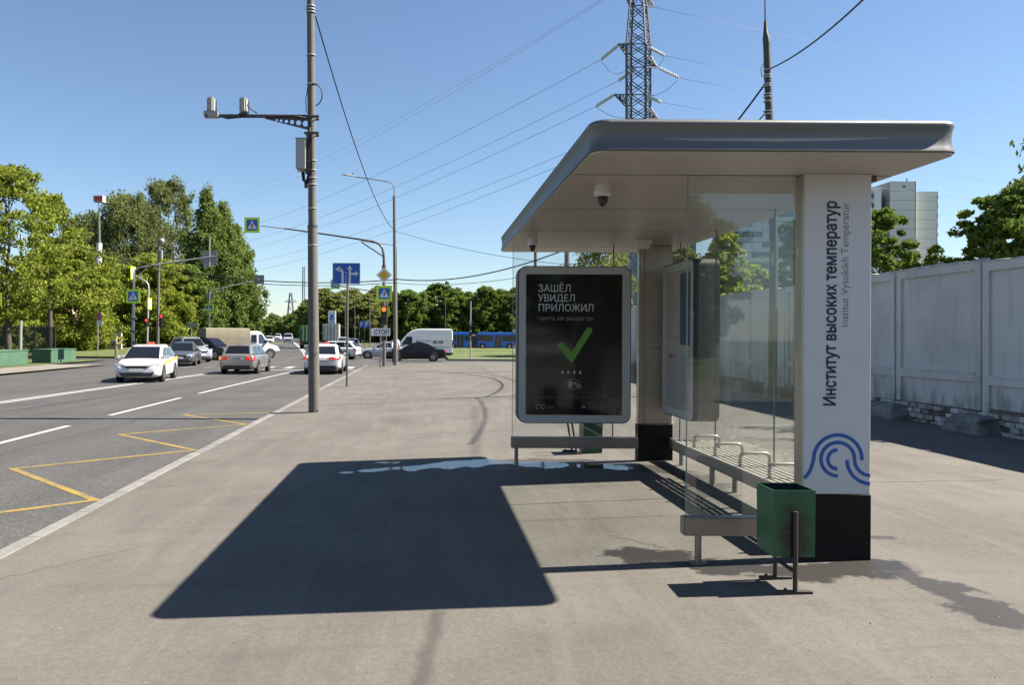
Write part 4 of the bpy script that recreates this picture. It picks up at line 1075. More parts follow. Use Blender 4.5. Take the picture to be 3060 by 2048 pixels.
# street lamps
def lamp(x, y, z, ph, reach, rise, label, r=.095, side=-1, m='pole_steel'):
    t = thing('street_lamp', label, 'street lamp', (x, y, z), 0, 'lamp posts along the roads')
    lean = -.013 * ph
    pole_tube('post', t, [(0,0,-.2), (lean*.45,0,ph*.45), (lean,0,ph)], [r, r*.9, r*.72], MATS[m], 12)
    pts = [(lean,0,ph-.3), (lean,0,ph+rise*.45), (lean+side*.04*reach,0,ph+rise*.66), (lean+side*.14*reach,0,ph+rise*.78), (lean+side*.5*reach,0,ph+rise*.90), (lean+side*reach,0,ph+rise*1.06)]
    pole_tube('bracket_arm', t, pts, .032, MATS[m], 8)
    e = Vector(pts[-1]); d = (e - Vector(pts[-2])).normalized()
    up = Vector((-d.z*side, 0, abs(d.x))) 
    MB().loft([[e + d*s_ + Vector((0, wy*w_, 0)) + Vector((0,0,1))*(h_*w_) for wy, h_ in ((-.13,0),(.13,0),(.10,.085),(-.10,.085))] for s_, w_ in ((-.15,.45),(.05,.8),(.4,1),(.72,.45))]).build('lamp_head', MATS['cabinet'], t, bevel=.012, fix=True)
    MB().cyl(e + d*.02 + Vector((0,0,.06)), e + d*.02 + Vector((0,0,.2)), .035, n=8).build('photocell', MATS['bracket_dark'], t)
    return t
lamp(-1.684, 45.208, pav(-1.684), 9.75, 2.35, 1.05, 'tall steel lamp post with a single arm beside the stop sign', .115)
for sx, sy0, syt, d, rr_, lab in ((1106, 1028, 885, 92, 1.8, 'thin lamp post behind the blue parking signs'), (1187, 1060, 752, 74, 2.6, 'lamp post just right of the nearest tall lamp post'),
                              (1032, 1020, 900, 150, 2.0, 'distant lamp post beside the petrol station sign'), (1332, 1040, 900, 155, 1.6, 'thin lamp post rising behind the white van'), (1061, 1020, 905, 140, 1.8, 'distant lamp post among the pale trees')):
    p0 = P(sx, sy0, d); z0 = T(p0.x, d)
    lamp(p0.x, d, z0, P(sx, syt, d).z - z0, rr_, .8, lab, .07)
# second crossing sign mast beyond the crossing
D = 73; X = P(1157, 0, D).x; zb = T(X, D)
t = thing('sign_mast', 'sign mast beyond the crossing with a crossing sign behind the lane sign', 'road sign', (X, D, zb))
pole_tube('mast', t, [(0,0,0), Q(1157, 880)], .08, MATS['pole_steel'], 10); pole_tube('arm', t, [Q(1157, 884), Q(1120, 872), Q(1010, 855)], .045, MATS['bracket_dark'], 8)
c_ = Q(1002.5, 850); ped_sign(t, c_.x, c_.z, .88, -.06)
# parking signs
for sx, w_, lab in ((1094, 18, 'larger blue parking sign with a white P, right of the pair'), (1079, 14, 'narrow blue parking sign turned aside, left of the pair')):
    D = 84 if sx > 1090 else 85; X = P(sx, 0, D).x; zb = T(X, D)
    t = thing('parking_sign', lab, 'road sign', (X, D, zb))
    MB().cyl((0,0,-.1), (0,0,Q(sx, 980).z), .035, n=8).build('post', MATS['pole_steel'], t)
    a, b_ = Q(sx-w_/2, 981), Q(sx+w_/2, 960)
    pn = plate('sign_panel', t, rrect(a.x, a.z, b_.x, b_.z, .04, 3), -.06, MATS['sign_blue'], .015)
    text('sign_letter', 'P', .5, MATS['sign_white'], pn, ((a.x+b_.x)/2-w_*.0085, -.07, a.z+.14), width=w_*.018, capfit=.5, heavy=.03)
# left side masts
D = 50; X = P(401, 0, D).x; zb = T(X, D)+.1
t = thing('sign_mast', 'mast with lime bordered crossing sign and a long arm, left of the crossing', 'traffic light', (X, D, zb))
pole_tube('mast', t, [(0,0,-.1), Q(401, 820)], [.10, .08], MATS['pole_galv'], 10)
pole_tube('arm', t, [Q(402, 830), Q(403, 808), Q(415, 800), Q(520, 783), Q(640, 766)], [.07,.06,.055,.05,.04], MATS['pole_galv'], 8); pole_tube('brace', t, [Q(402, 838), Q(440, 798)], .03, MATS['pole_galv'], 6)
a, b_ = Q(604, 792), Q(648, 749); plate('sign_back', t, rrect(a.x, a.z, b_.x, b_.z, .04, 3), .05, MATS['sign_back'], .03)
MB().cyl(Q(626, 798)+Vector((0,.04,0)), Q(626, 712)+Vector((0,.04,0)), .035, n=8).build('sign_upright', MATS['pole_galv'], t)
c_ = Q(400, 886); ped_sign(t, c_.x, c_.z, .88, -.14)
e = Q(397, 816); ew = MB().box((e.x-.13, -.35, e.z-.40), (e.x+.10, .35, e.z+.40)); es_ = MB().box((e.x-.02, -.42, e.z-.42), (e.x+.02, .42, e.z+.42)).build('side_sign', MATS['sign_lime'], t); es_.rotation_euler = (0, 0, 0)
MB().box((e.x+.021, -.28, e.z-.28), (e.x+.026, .28, e.z+.28)).build('side_field', MATS['sign_white'], es_)
c_ = Q(401, 980); 
for zz_ in (-.9, -.2, .6): MB().box((c_.x-.13, -.13, c_.z+zz_-.08), (c_.x+.13, .13, c_.z+zz_+.02)).build('clamp_box', MATS['bracket_dark'], t)
D = 56; X = P(444, 0, D).x; zb = T(X, D)+.1
t = thing('pedestrian_light_mast', 'thin mast with curved top and red pedestrian light, left of the crossing', 'traffic light', (X, D, zb))
pole_tube('mast', t, [(0,0,-.1), Q(444, 870), Q(443.5, 852), Q(438, 843), Q(424, 835), Q(404, 823)], [.075,.065,.06,.05,.045,.04], MATS['pole_galv'], 10)
c_ = Q(441, 964); signal(t, c_.x, c_.z, -.22, 2, 0, .95)
c_ = Q(447, 908); MB().box((c_.x-.02, -.38, c_.z-.42), (c_.x+.02, .38, c_.z+.42)).build('side_sign', MATS['sign_lime'], t)
MB().box((c_.x+.021, -.26, c_.z-.28), (c_.x+.026, .26, c_.z+.28)).build('side_field', MATS['sign_white'], t)
D = 58; X = P(476, 0, D).x; zb = T(X, D)+.1
t = thing('traffic_light_mast', 'straight dark mast with white camera on top and red traffic light', 'traffic light', (X, D, zb))
pole_tube('mast', t, [(0,0,-.1), Q(476, 714)], [.12, .09], MATS['pole_steel'], 10)
c_ = Q(485, 959); signal(t, c_.x, c_.z, -.25, 3, 0, 1.05)
c_ = Q(484, 720); MB().lathe([(0,-.16),(.14,-.14),(.19,0),(.12,.16),(0,.2)], (c_.x, 0, c_.z), 12).build('dome_camera', MATS['housing_white'], t, smooth=True, fix=True)
MB().box((c_.x-.35, -.05, c_.z+.10), (c_.x+.05, .05, c_.z+.2)).build('camera_bracket', MATS['housing_white'], t)
c_ = Q(481, 762); MB().box((c_.x-.08, -.1, c_.z-.35), (c_.x+.1, .1, c_.z+.35)).build('cabinet', MATS['housing_white'], t, bevel=.02)
D = 80; X = P(627, 0, D).x; zb = T(X, D)+.1
t = thing('sign_mast', 'mast beside the poplar with a small crossing sign and long raised arm', 'road sign', (X, D, zb))
pole_tube('mast', t, [(0,0,-.1), Q(627, 872)], .09, MATS['pole_galv'], 10); pole_tube('arm', t, [Q(627, 875), Q(640, 866), Q(700, 853), Q(775, 836)], .05, MATS['pole_galv'], 8); pole_tube('brace', t, [Q(628, 888), Q(672, 860)], .03, MATS['pole_galv'], 6)
c_ = Q(626, 922); ped_sign(t, c_.x, c_.z, .86, -.14)
a, b_ = Q(760, 849), Q(789, 822); plate('sign_back', t, rrect(a.x, a.z, b_.x, b_.z, .04, 3), .05, MATS['sign_back'], .03)
c_ = Q(626, 884); plate('diamond_back', t, [(c_.x, c_.z-.48), (c_.x+.48, c_.z), (c_.x, c_.z+.48), (c_.x-.48, c_.z)], .06, MATS['sign_back'], .02)
D = 70; X = P(577, 0, D).x; zb = T(X, D)
t = thing('sign_back_post', 'grey rear of a wide sign on a thin post behind the canvas truck', 'road sign', (X, D, zb+.1))
MB().cyl((0,0,-.2), (0,0,Q(577, 968).z), .04, n=8).build('post', MATS['pole_galv'], t)
a, b_ = Q(560, 982), Q(592, 970); plate('sign_panel', t, rrect(a.x, a.z, b_.x, b_.z, .03, 3), -.05, MATS['sign_back'], .03)
D = 60; X = P(297.5, 0, D).x; zb = T(X, D)+.1
t = thing('no_stopping_sign', 'round no parking sign with white plate on a pole near the brick wall', 'road sign', (X, D, zb))
MB().cyl((0,0,-.1), (0,0,Q(297, 930).z), .04, n=8).build('post', MATS['pole_galv'], t)
c_ = Q(297.5, 946); ds = MB().prism([(c_.x+.22*math.cos(R(a)), c_.z+.33*math.sin(R(a))) for a in range(0,360,15)], -.07, -.05).build('disc', MATS['sign_red'], t)
MB().prism([(c_.x+.15*math.cos(R(a)), c_.z+.25*math.sin(R(a))) for a in range(0,360,15)], -.078, -.071).build('blue_disc', mat('sign_violet', (.18,.13,.30), .5), ds)
ribbon('slash', [(c_.x-.12, c_.z+.18), (c_.x+.12, c_.z-.18)], .05, -.084, .004, MATS['sign_red'], ds)
c_ = Q(298.5, 965); plate('lower_plate', t, sq(c_.x, c_.z, .46, .32, .03), -.07, MATS['sign_white'], .015)
D = 86; X = P(297, 0, D).x; zb = T(X, D)+.5
t = thing('red_topped_pylon', 'tall white concrete post with a small red sign box on top', 'post', (X, D, zb))
pole_tube('lower_shaft', t, [(0,0,-.5), Q(296.5, 727)], [.33, .30], mat('post_white', (.60,.585,.56), .8, var=.12, vscale=3), 14)
pole_tube('upper_shaft', t, [Q(296.5, 728), Q(295, 632)], [.17, .13], MATS['pole_concrete'], 10)
pole_tube('stub', t, [Q(295, 634), Q(295, 603)], .03, MATS['bracket_dark'], 6)
a, b_ = Q(283, 604.5), Q(311.5, 586); bxs = MB().box((a.x, -.4, a.z), (b_.x, .4, b_.z)).build('sign_box', MATS['sign_white'], t); pass
plate('red_face', bxs, rrect(a.x+.10, a.z+.05, b_.x-.02, b_.z-.05, .02, 2), -.415, mat('board_red', (.42,.06,.04), .5), .01)
D = 53.5; X = P(66, 0, D).x; zb = T(X, D)+.1
t = thing('street_lamp', 'grey pole rising behind the fence at the far left', 'pole', (X, D, zb))
pole_tube('post', t, [(0,0,-.1), Q(64, 840), Q(63, 700)], [.11, .09, .08], MATS['pole_galv'], 12)
D = 45; X = P(2, 0, D).x; zb = T(X, D)+.1
t = thing('crossing_sign_post', 'lime sign half hidden by leaves at the left edge', 'road sign', (X, D, zb))
MB().cyl((-.5,.04,-.1), (-.5,.04,Q(2, 880).z), .04, n=8).build('post', MATS['pole_galv'], t)
c_ = Q(0, 893); ped_sign(t, c_.x-.30, c_.z-.05, .8, -.05)
# dark mast behind the shelter
X, D = 9.15, 20.7; zb = pav(X)
t = thing('dark_mast', 'dark steel mast with a thin tip and bundled cables behind the shelter roof', 'pole', (X, D, zb))
pole_tube('shaft', t, [(.0,0,-.2), (.02,0,4.0), Q(2291, 130)], [.115, .105, .088], MATS['pole_dark'], 16)
pole_tube('neck', t, [Q(2291, 132), Q(2290, 112), Q(2288, 98), Q(2287, 62)], [.092, .092, .06, .035], MATS['pole_dark'], 12)
pole_tube('tip', t, [Q(2287, 64), Q(2285, -80)], [.022, .014], MATS['pole_dark'], 8)
for sy in (210, 225, 232, 252, 258, 282, 290, 304, 333, 342):
    c_ = Q(2293, sy); MB().tube([c_, c_+Vector((0,0,.02))], .104, 14).build('strap', MATS['strap'], t)
MB().tube([Q(2285,190)+Vector((-.06,-.1,0)), Q(2274, 205), Q(2276, 228), Q(2288, 222)], .010, 5).build('cable', MATS['cable'], t, smooth=True)
# small signal post on the far verge
D = 63.6; X = P(1411, 0, D).x; zb = T(X, D)+.13
t = thing('verge_signal', 'thin signal post on the grass verge in front of the blue bus', 'traffic light', (X, D, zb))
MB().cyl((0,0,-.1), (0,0,Q(1411, 900).z), .055, n=10).build('post', MATS['pole_galv'], t, smooth='auto')
for sy, m_ in ((966, 'housing_white'), (980, 'signal_black'), (998, 'signal_black')):
    c_ = Q(1406, sy); MB().box((c_.x-.12, -.15, c_.z-.15), (c_.x+.10, .05, c_.z+.15)).build('signal_head', MATS[m_], t, bevel=.02)
c_ = Q(1412, 1002); MB().box((c_.x-.2, -.08, c_.z-.06), (c_.x+.25, .02, c_.z+.06)).build('small_plate', MATS['sign_white'], t)
# ------------------------------------------------------------------ vehicles
mat('car_white', (.60,.60,.595), .28, coat=.8); mat('car_silver', (.30,.285,.265), .30, metal=.55, coat=.7); mat('car_grey', (.085,.09,.095), .3, metal=.4, coat=.7)
mat('car_black', (.004,.0043,.0055), .3, spec=.3, coat=.35); mat('car_palesilver', (.46,.48,.52), .28, metal=.5, coat=.7); mat('car_bluegrey', (.34,.37,.43), .3, metal=.3, coat=.7)
mat('car_glass', (.008,.009,.012), .06, spec=.45); mat('car_glass_side', (.035,.05,.07), .06, spec=.6)
mat('plastic_black', (.016,.016,.017), .5); mat('tyre', (.018,.018,.018), .8); mat('rim', (.42,.41,.40), .3, metal=.8)
mat('lamp_clear', (.22,.23,.25), .12, spec=.9, coat=1.0); mat('lamp_red', (.34,.015,.012), .15, coat=1.0); mat('lamp_red_lit', (.5,.03,.02), .2, emit=(1,.05,.03), estr=.07)
mat('lamp_amber', (.6,.22,.02), .2, emit=(1,.45,.06), estr=.3); mat('plate_white', (.55,.55,.56), .5); mat('plate_print', (.08,.08,.09), .5)
mat('taxi_yellow', (.72,.62,.03), .4); mat('taxi_lamp', (.55,.10,.06), .4); mat('chrome', (.6,.6,.6), .12, metal=1.0)
mat('canvas_olive', (.185,.160,.115), .9, var=.08, vscale=1.5, bump=.4, bscale=5)
mat('truck_green', (.035,.16,.05), .55, var=.15, vscale=2); mat('van_grey_print', (.12,.125,.13), .5); mat('bus_blue', (.020,.15,.52), .35, coat=.4); mat('bus_blue_pale', (.12,.36,.68), .35)
mat('bus_dark', (.02,.022,.03), .15, spec=.8)

def quad_patch(name, c4, u0, u1, v0, v1, m, par, off=.012, taper=(0,0)):
    BL, BR, TR, TL = (Vector(c) for c in c4)
    def f(u, v): return BL.lerp(BR, u).lerp(TL.lerp(TR, u), v)
    nrm = (BR-BL).cross(TL-BL).normalized()
    uu0 = u0; uu1 = u1
    q = [f(uu0, v0), f(uu1, v0), f(uu1-taper[1], v1), f(uu0+taper[0], v1)]
    vs = [p + nrm*off for p in q] + [p - nrm*.02 for p in q]
    return MB().add(vs, [(0,1,2,3), (7,6,5,4), (0,4,5,1), (1,5,6,2), (2,6,7,3), (3,7,4,0)]).build(name, m, par)

def wheel(par, x, y, r, w=.21, side=1):
    s = side
    prof = [(r*.62, -w/2), (r*.92, -w/2), (r, -w/2+.03), (r, w/2-.03), (r*.92, w/2), (r*.62, w/2), (r*.60, w/2-.03), (r*.60, -w/2+.03)]
    n = 22; vs = []
    for pr, px in prof:
        for i in range(n):
            a = 2*math.pi*i/n; vs.append((x + px, y + pr*math.cos(a), r + pr*math.sin(a)))
    fs = []
    for j in range(len(prof)):
        k = (j+1) % len(prof)
        for i in range(n): fs.append((j*n+i, j*n+(i+1)%n, k*n+(i+1)%n, k*n+i))
    ty = MB().add(vs, fs).build('wheel', MATS['tyre'], par, smooth='auto', fix=True)
    rm = MB(); xo = x + s*(w/2-.004)
    rm.cyl((xo-.02*s, y, r), (xo, y, r), r*.16, n=10)
    for k in range(5):
        a = 2*math.pi*k/5 + .3; c, si = math.cos(a), math.sin(a); u = Vector((0, c, si)); v = Vector((0, -si, c)); o = Vector((xo, y, r))
        q = [o+u*r*.10+v*r*.10, o+u*r*.58+v*r*.14, o+u*r*.58-v*r*.14, o+u*r*.10-v*r*.10]; d = Vector((-.03*s, 0, 0))
        rm.add([p for p in q] + [p+d for p in q], [(0,1,2,3), (7,6,5,4), (0,4,5,1), (1,5,6,2), (2,6,7,3), (3,7,4,0)])
    pr2 = [(r*.61, xo), (r*.53, xo), (r*.53, xo-.04*s), (r*.61, xo-.04*s)]; vs = []
    for pr, px in pr2:
        for i in range(n):
            a = 2*math.pi*i/n; vs.append((px, y+pr*math.cos(a), r+pr*math.sin(a)))
    rm.add(vs, [(j*n+i, j*n+(i+1)%n, ((j+1)%4)*n+(i+1)%n, ((j+1)%4)*n+i) for j in range(4) for i in range(n)])
    rm.build('rim', MATS['rim'], ty, fix=True)
    MB().cyl((xo-.075*s, y, r), (xo-.06*s, y, r), r*.6, n=18).build('brake_disc', MATS['plastic_black'], ty)
    return ty

def car(label, loc, rz, L=4.5, W=1.79, H=1.48, kind='wagon', paint='car_white', group=None, r=.32, detail=2, taxi=False, lit=False, blink=False, sideglass='car_glass_side', name='car', rails=False, cat='car'):
    t = thing(name, label, cat, loc, rz, group)
    hw = W/2; clr = .17 if kind != 'suv' else .22
    belt = {'wagon': .93, 'sedan': .93, 'suv': 1.06}[kind] * (H/1.48 if kind != 'suv' else H/1.68)
    zn = belt*.80; zh = belt*1.02; f = L/2
    wbx = .29*L
    if kind == 'sedan': zd = belt*1.06; wf, rf, rr_, rb = f-L*.265, f-L*.455, -f+L*.33, -f+L*.115
    elif kind == 'wagon': zd = belt*1.04; wf, rf, rr_, rb = f-L*.215, f-L*.425, -f+L*.135, -f+L*.02
    else: zd = belt*1.03; wf, rf, rr_, rb = f-L*.25, f-L*.41, -f+L*.115, -f+L*.03
    st = [(f, .70, zn*.80, .30), (f-.05, .86, zn*.93, .24), (f-.16, .95, zn*1.0, .20), (f-.45, .985, zn*1.05, clr), (wf+.15, 1.0, zh*.965, clr), (wf-.25, 1.0, zh, clr), (0, 1.0, belt*1.03, clr), (-f+L*.30, 1.0, belt*1.05, clr)]
    if kind == 'sedan': st += [(-f+L*.15, .99, zd, clr), (-f+.20, .965, zd*.99, .24), (-f+.05, .90, zd*.93, .28), (-f, .80, zd*.80, .34)]
    else: st += [(-f+.30, .985, zd, .22), (-f+.10, .955, zd*1.0, .26), (-f+.025, .90, zd*.96, .30), (-f, .84, zd*.84, .36)]
    rings = []
    for y, w, zt, zb_ in st:
        w *= hw; half = [(0, zt+.02), (.5*w, zt+.014), (.84*w, zt-.01), (.965*w, zt-.065), (1.0*w, zt*.62+zb_*.38), (.992*w, zb_+.17), (.95*w, zb_+.02), (.5*w, zb_), (0, zb_)]
        ring = [(x, y, z) for x, z in half] + [(-x, y, z) for x, z in half[-2:0:-1]]
        rings.append(ring)
    P_ = MATS[paint]
    body = MB().loft(rings).build('body', P_, t, smooth=True, fix=True)
    sm = body.modifiers.new('sub', 'SUBSURF'); sm.levels = sm.render_levels = 2 if detail > 1 else 1
    # cabin
    wb, wt = hw*.935, hw*.735; zb_, zt = belt*.99, H
    B = [(-wb*.93, wf, zb_), (wb*.93, wf, zb_), (wb*.93, rb, zb_), (-wb*.93, rb, zb_)]
    Tt = [(-wt*.94, rf, zt-.04), (wt*.94, rf, zt-.04), (wt*.90, rr_, zt-.05), (-wt*.90, rr_, zt-.05)]
    ym = (rf+rr_)/2
    cabm = MB().add([Vector(p) for p in B] + [Vector(p) for p in Tt], [(0,3,2,1), (4,5,6,7), (0,1,5,4), (1,2,6,5), (2,3,7,6), (3,0,4,7)])
    cab = cabm.build('cabin', P_, t, smooth=True, bevel=.075, segs=3, fix=True)
    MB().loft([[(a*wt*.80, rf-.10+(rr_-rf+.2)*yy, z) for a in (-1, -.5, 0, .5, 1)] + [(a*wt*.80, rf-.10+(rr_-rf+.2)*yy, zt-.06) for a in (1, -1)] for yy, z in ((0, zt-.036), (.2, zt+.004), (.45, zt+.016), (.75, zt+.006), (1, zt-.045))]).build('roof_skin', P_, cab, smooth='auto', fix=True)
    FR = [B[1], B[0], Tt[0], Tt[1]]          # seen from the front
    RE = [B[3], B[2], Tt[2], Tt[3]]
    RI = [B[2], B[1], Tt[1], Tt[2]]          # right side (+x), rear to front
    LE = [B[0], B[3], Tt[3], Tt[0]]
    quad_patch('windscreen', FR, .05, .95, .06, .92, MATS['car_glass'], cab, taper=(.0, .0))
    quad_patch('rear_window', RE, .10, .90, .16 if kind != 'sedan' else .08, .88, MATS['car_glass'], cab)
    G_ = MATS[sideglass]
    if kind == 'sedan': cuts = ((.13, .46), (.49, .90))
    else: cuts = ((.07, .24), (.27, .56), (.59, .92))
    for k, (u0, u1) in enumerate(cuts):
        last = k == len(cuts)-1
        quad_patch('side_window', RI, u0, u1, .08, .84, G_, cab, taper=(.06 if k == 0 else 0, .10 if last else 0))
        quad_patch('side_window', LE, 1-u1, 1-u0, .08, .84, G_, cab, taper=(.10 if last else 0, .06 if k == 0 else 0))
    # wheels
    for s_ in (-1, 1):
        for yy in (wbx, -wbx):
            MB().cyl((s_*(hw-.05), yy, r*1.02), (s_*(hw+.004), yy, r*1.02), r*1.17, n=22).build('wheel_arch', MATS['plastic_black'], t)
            wheel(t, s_*(hw-.085), yy, r, .215, s_)
        if detail > 0:
            mx_ = MB().loft([[(s_*(wb*.96+dx), wf-.42+dy+oy, belt*1.05+oz) for dy, oz in ((-.05,-.06),(.05,-.06),(.06,.06),(-.05,.07))] for dx, oy in ((.0,0),(.07,0),(.20,0),(.23,.02))]).build('mirror', P_ if not taxi else P_, t, smooth=True, bevel=.02, fix=True)
            MB().box((s_*hw*.99-.012, -.25*L*.3-.08, belt*.86), (s_*hw*.99+.012, -.25*L*.3+.08, belt*.89)).build('door_handle', P_, t)
            MB().box((s_*hw*.99-.012, -.62-.08, belt*.88), (s_*hw*.99+.012, -.62+.08, belt*.91)).build('door_handle', P_, t)
            for yy in (wf-.25, wf-.25-.24*L):
                MB().box((s_*hw*1.0-.004, yy-.006, clr+.2), (s_*hw*1.0+.004, yy+.006, belt*.92)).build('door_gap', MATS['plastic_black'], t)
            # lamps
            hl = MB().loft([[(s_*hw*a, f-b_, zn*c_) for a, b_, c_ in ((.46,.005+e,.84),(.92,.15+e,.88),(.98,.34+e,1.08),(.52,.05+e,.97))] for e in (-.035, .08)]).build('headlight', MATS['lamp_clear'], t, bevel=.012, fix=True)
            tz = zd*.86
            lm = MATS['lamp_red_lit'] if lit else MATS['lamp_red']
            if kind == 'sedan': pts = ((.36, -.012, .88), (.93, .07, .88), (.985, .20, 1.06), (.40, .0, 1.04))
            else: pts = ((.42, -.005, .86), (.94, .05, .80), (1.0, .20, 1.08), (.52, .01, 1.06))
            tl = MB().loft([[(s_*hw*a, -f+b_+e, tz*c_) for a, b_, c_ in pts] for e in (-.035, .10)]).build('tail_light', lm, t, bevel=.012, fix=True)
            if blink and s_ < 0: MB().box((s_*hw*.955, -f+.02, tz*.84), (s_*hw*.80, -f+.10, tz*1.02)).build('indicator', MATS['lamp_amber'], t, bevel=.015)
            MB().lathe([(0,0),(.055,0),(.05,.02),(0,.025)], (0,0,0), 12).build('fog_light', MATS['lamp_clear'], t).matrix_local = Matrix.Translation((s_*hw*.70, f-.03, .42)) @ Matrix.Rotation(R(-90), 4, 'X')
    if detail > 0:
        MB().prism([(-hw*.42, zn*.77), (hw*.42, zn*.77), (hw*.52, zn*.92), (-hw*.52, zn*.92)], f-.12, f+.016).build('grille', MATS['plastic_black'], t, bevel=.01, fix=True)
        MB().prism([(-hw*.62, .25), (hw*.62, .25), (hw*.76, .41), (-hw*.76, .41)], f-.25, f+.014).build('lower_grille', MATS['plastic_black'], t, bevel=.01, fix=True)
        pl = MB().box((-.26, f+.012, .46), (.26, f+.030, .57)).build('number_plate', MATS['plate_white'], t)
        zp = .60 if kind == 'sedan' else .72
        pl = MB().box((-.26, -f-.030, zp), (.26, -f-.008, zp+.11)).build('number_plate', MATS['plate_white'], t)
        for k in range(7): MB().box((-.215+k*.062, -f-.034, zp+.022), (-.180+k*.062, -f-.031, zp+.088)).build('plate_mark', MATS['plate_print'], pl)
        MB().prism([(-hw*.78, .27), (hw*.78, .27), (hw*.70, .44), (-hw*.70, .44)], -f-.016, -f+.14).build('rear_skirt', MATS['plastic_black'], t, bevel=.015, fix=True)
        if kind != 'sedan': MB().box((-.16, rr_-.10, zt-.055), (.16, rr_-.06, zt-.02)).build('brake_light', MATS['lamp_red_lit'] if lit else MATS['lamp_red'], t)
    if rails:
        for s_ in (-1, 1): MB().tube([(s_*wt*.9, rf-.15, zt-.03), (s_*wt*.92, rf-.3, zt+.035), (s_*wt*.90, rr_+.4, zt+.035), (s_*wt*.86, rr_+.2, zt-.03)], .018, 6).build('roof_rail', MATS['chrome'], t, smooth=True)
    if taxi:
        MB().loft([[(-.16, ym+.15+a, zt-.01), (.16, ym+.15+a, zt-.01), (.13, ym+.15+a, zt+.12), (-.13, ym+.15+a, zt+.12)] for a in (-.07, .07)]).build('taxi_lamp', MATS['taxi_lamp'], t, bevel=.015, fix=True)
    return t

taxi = car('white taxi estate car with a yellow side stripe coming towards the viewer', (-11.72, 33.3, T(-11.7, 33)), R(188), 4.5, 1.79, 1.49, 'wagon', 'car_white', taxi=True, sideglass='car_glass_side')
for s_ in (1, -1):
    xx = s_*.899
    MB().add([(xx, 1.30, .72), (xx, 1.30, .80), (xx*.995, -1.9, .97), (xx*.985, -1.9, .86)], [(0,1,2,3) if s_ > 0 else (3,2,1,0)]).build('side_stripe', MATS['taxi_yellow'], taxi)
car('silver beige estate car seen from behind with its left indicator on', (-9.12, 40.3, T(-9, 40)), R(0), 4.5, 1.79, 1.49, 'wagon', 'car_silver', lit=True, blink=True, rails=False)
car('white taxi saloon seen from behind next to the camera pole', (-5.1, 40.7, T(-5, 40)), R(2), 4.85, 1.86, 1.465, 'sedan', 'car_white', taxi=True, lit=True, sideglass='car_glass')
car('dark grey saloon partly hidden behind the white taxi estate', (-15.15, 49.4, T(-15, 49)), R(190), 4.6, 1.78, 1.46, 'sedan', 'car_grey', sideglass='car_glass')
car('pale silver SUV with roof rails turning behind the grey saloon', (-16.75, 56.0, T(-17, 56)), R(216), 4.65, 1.82, 1.72, 'suv', 'car_palesilver', rails=True, r=.35, name='suv')
car('black SUV with light alloy wheels in front of the canvas truck', (-16.5, 60.0, T(-17, 60)), R(246), 4.75, 1.9, 1.68, 'suv', 'car_black', r=.38, sideglass='car_glass', name='suv')
car('white hatchback turning left beyond the white taxi saloon', (-7.35, 63.2, T(-7.5, 63)), R(80), 4.3, 1.78, 1.50, 'wagon', 'car_white', sideglass='car_glass', name='car')
car('pale blue white saloon behind the stop sign post', (-3.45, 66.2, T(-3.4, 66)), R(89), 4.5, 1.75, 1.47, 'sedan', 'car_bluegrey', sideglass='car_glass')
car('black saloon car in front of the white van', (-.75, 60.6, T(-.7, 60)), R(90), 4.75, 1.83, 1.45, 'sedan', 'car_black', sideglass='car_glass', r=.345)
car('distant silver SUV seen from behind left of the sign post', (-9.6, 92, T(-9.6, 92)), R(8), 4.6, 1.85, 1.7, 'suv', 'car_palesilver', detail=1, sideglass='car_glass', name='suv')
car('distant white estate just right of the sign post', (-8.1, 86, T(-8, 86)), R(12), 4.4, 1.8, 1.55, 'wagon', 'car_white', detail=1, sideglass='car_glass')
gq = 'far cars on the main road'
for (sx, d, k, c_, H_, lab) in ((806, 150, 'sedan', 'car_white', 1.46, 'white saloon coming from afar beside the truck cab'), (831, 197, 'suv', 'car_white', 1.75, 'tiny white SUV far up the road'), (783, 168, 'wagon', 'car_grey', 1.5, 'tiny dark car far up the road behind the white ones'), (770, 205, 'wagon', 'car_white', 1.5, 'tiny white car at the far left end of the queue')):
    p = P(sx, 1010, d); car(lab, (p.x, d, T(p.x, d)), R(189), 4.5, 1.8, H_, k, c_, group=gq, detail=1, sideglass='car_glass')

# box-bodied vehicles share this hull: a side profile extruded, with tumblehome
def hull(name, prof, hw, m, par, tumb=.0, z_t=1.2, bevel=.06):
    n = len(prof); H_ = max(z for _, z in prof)
    def w(z): return hw - tumb*max(0, (z-z_t)/(H_-z_t))
    vs = [(w(z), y, z) for y, z in prof] + [(-w(z), y, z) for y, z in prof]
    return MB().add(vs, [tuple(range(n)), tuple(range(2*n-1, n-1, -1))] + [(i, n+i, n+(i+1)%n, (i+1)%n) for i in range(n)]).build(name, m, par, smooth=True, bevel=bevel, segs=3, fix=True)
def side_poly(name, par, s_, pts, xfun, m, off=.012):
    """panel on a vehicle side: points (y,z)"""
    q = [(s_*(xfun(z)+off), y, z) for y, z in pts]; q2 = [(s_*(xfun(z)-.03), y, z) for y, z in pts]; n = len(pts)
    return MB().add(q+q2, [tuple(range(n)), tuple(range(2*n-1, n-1, -1))] + [(i, n+i, n+(i+1)%n, (i+1)%n) for i in range(n)]).build(name, m, par, fix=True)
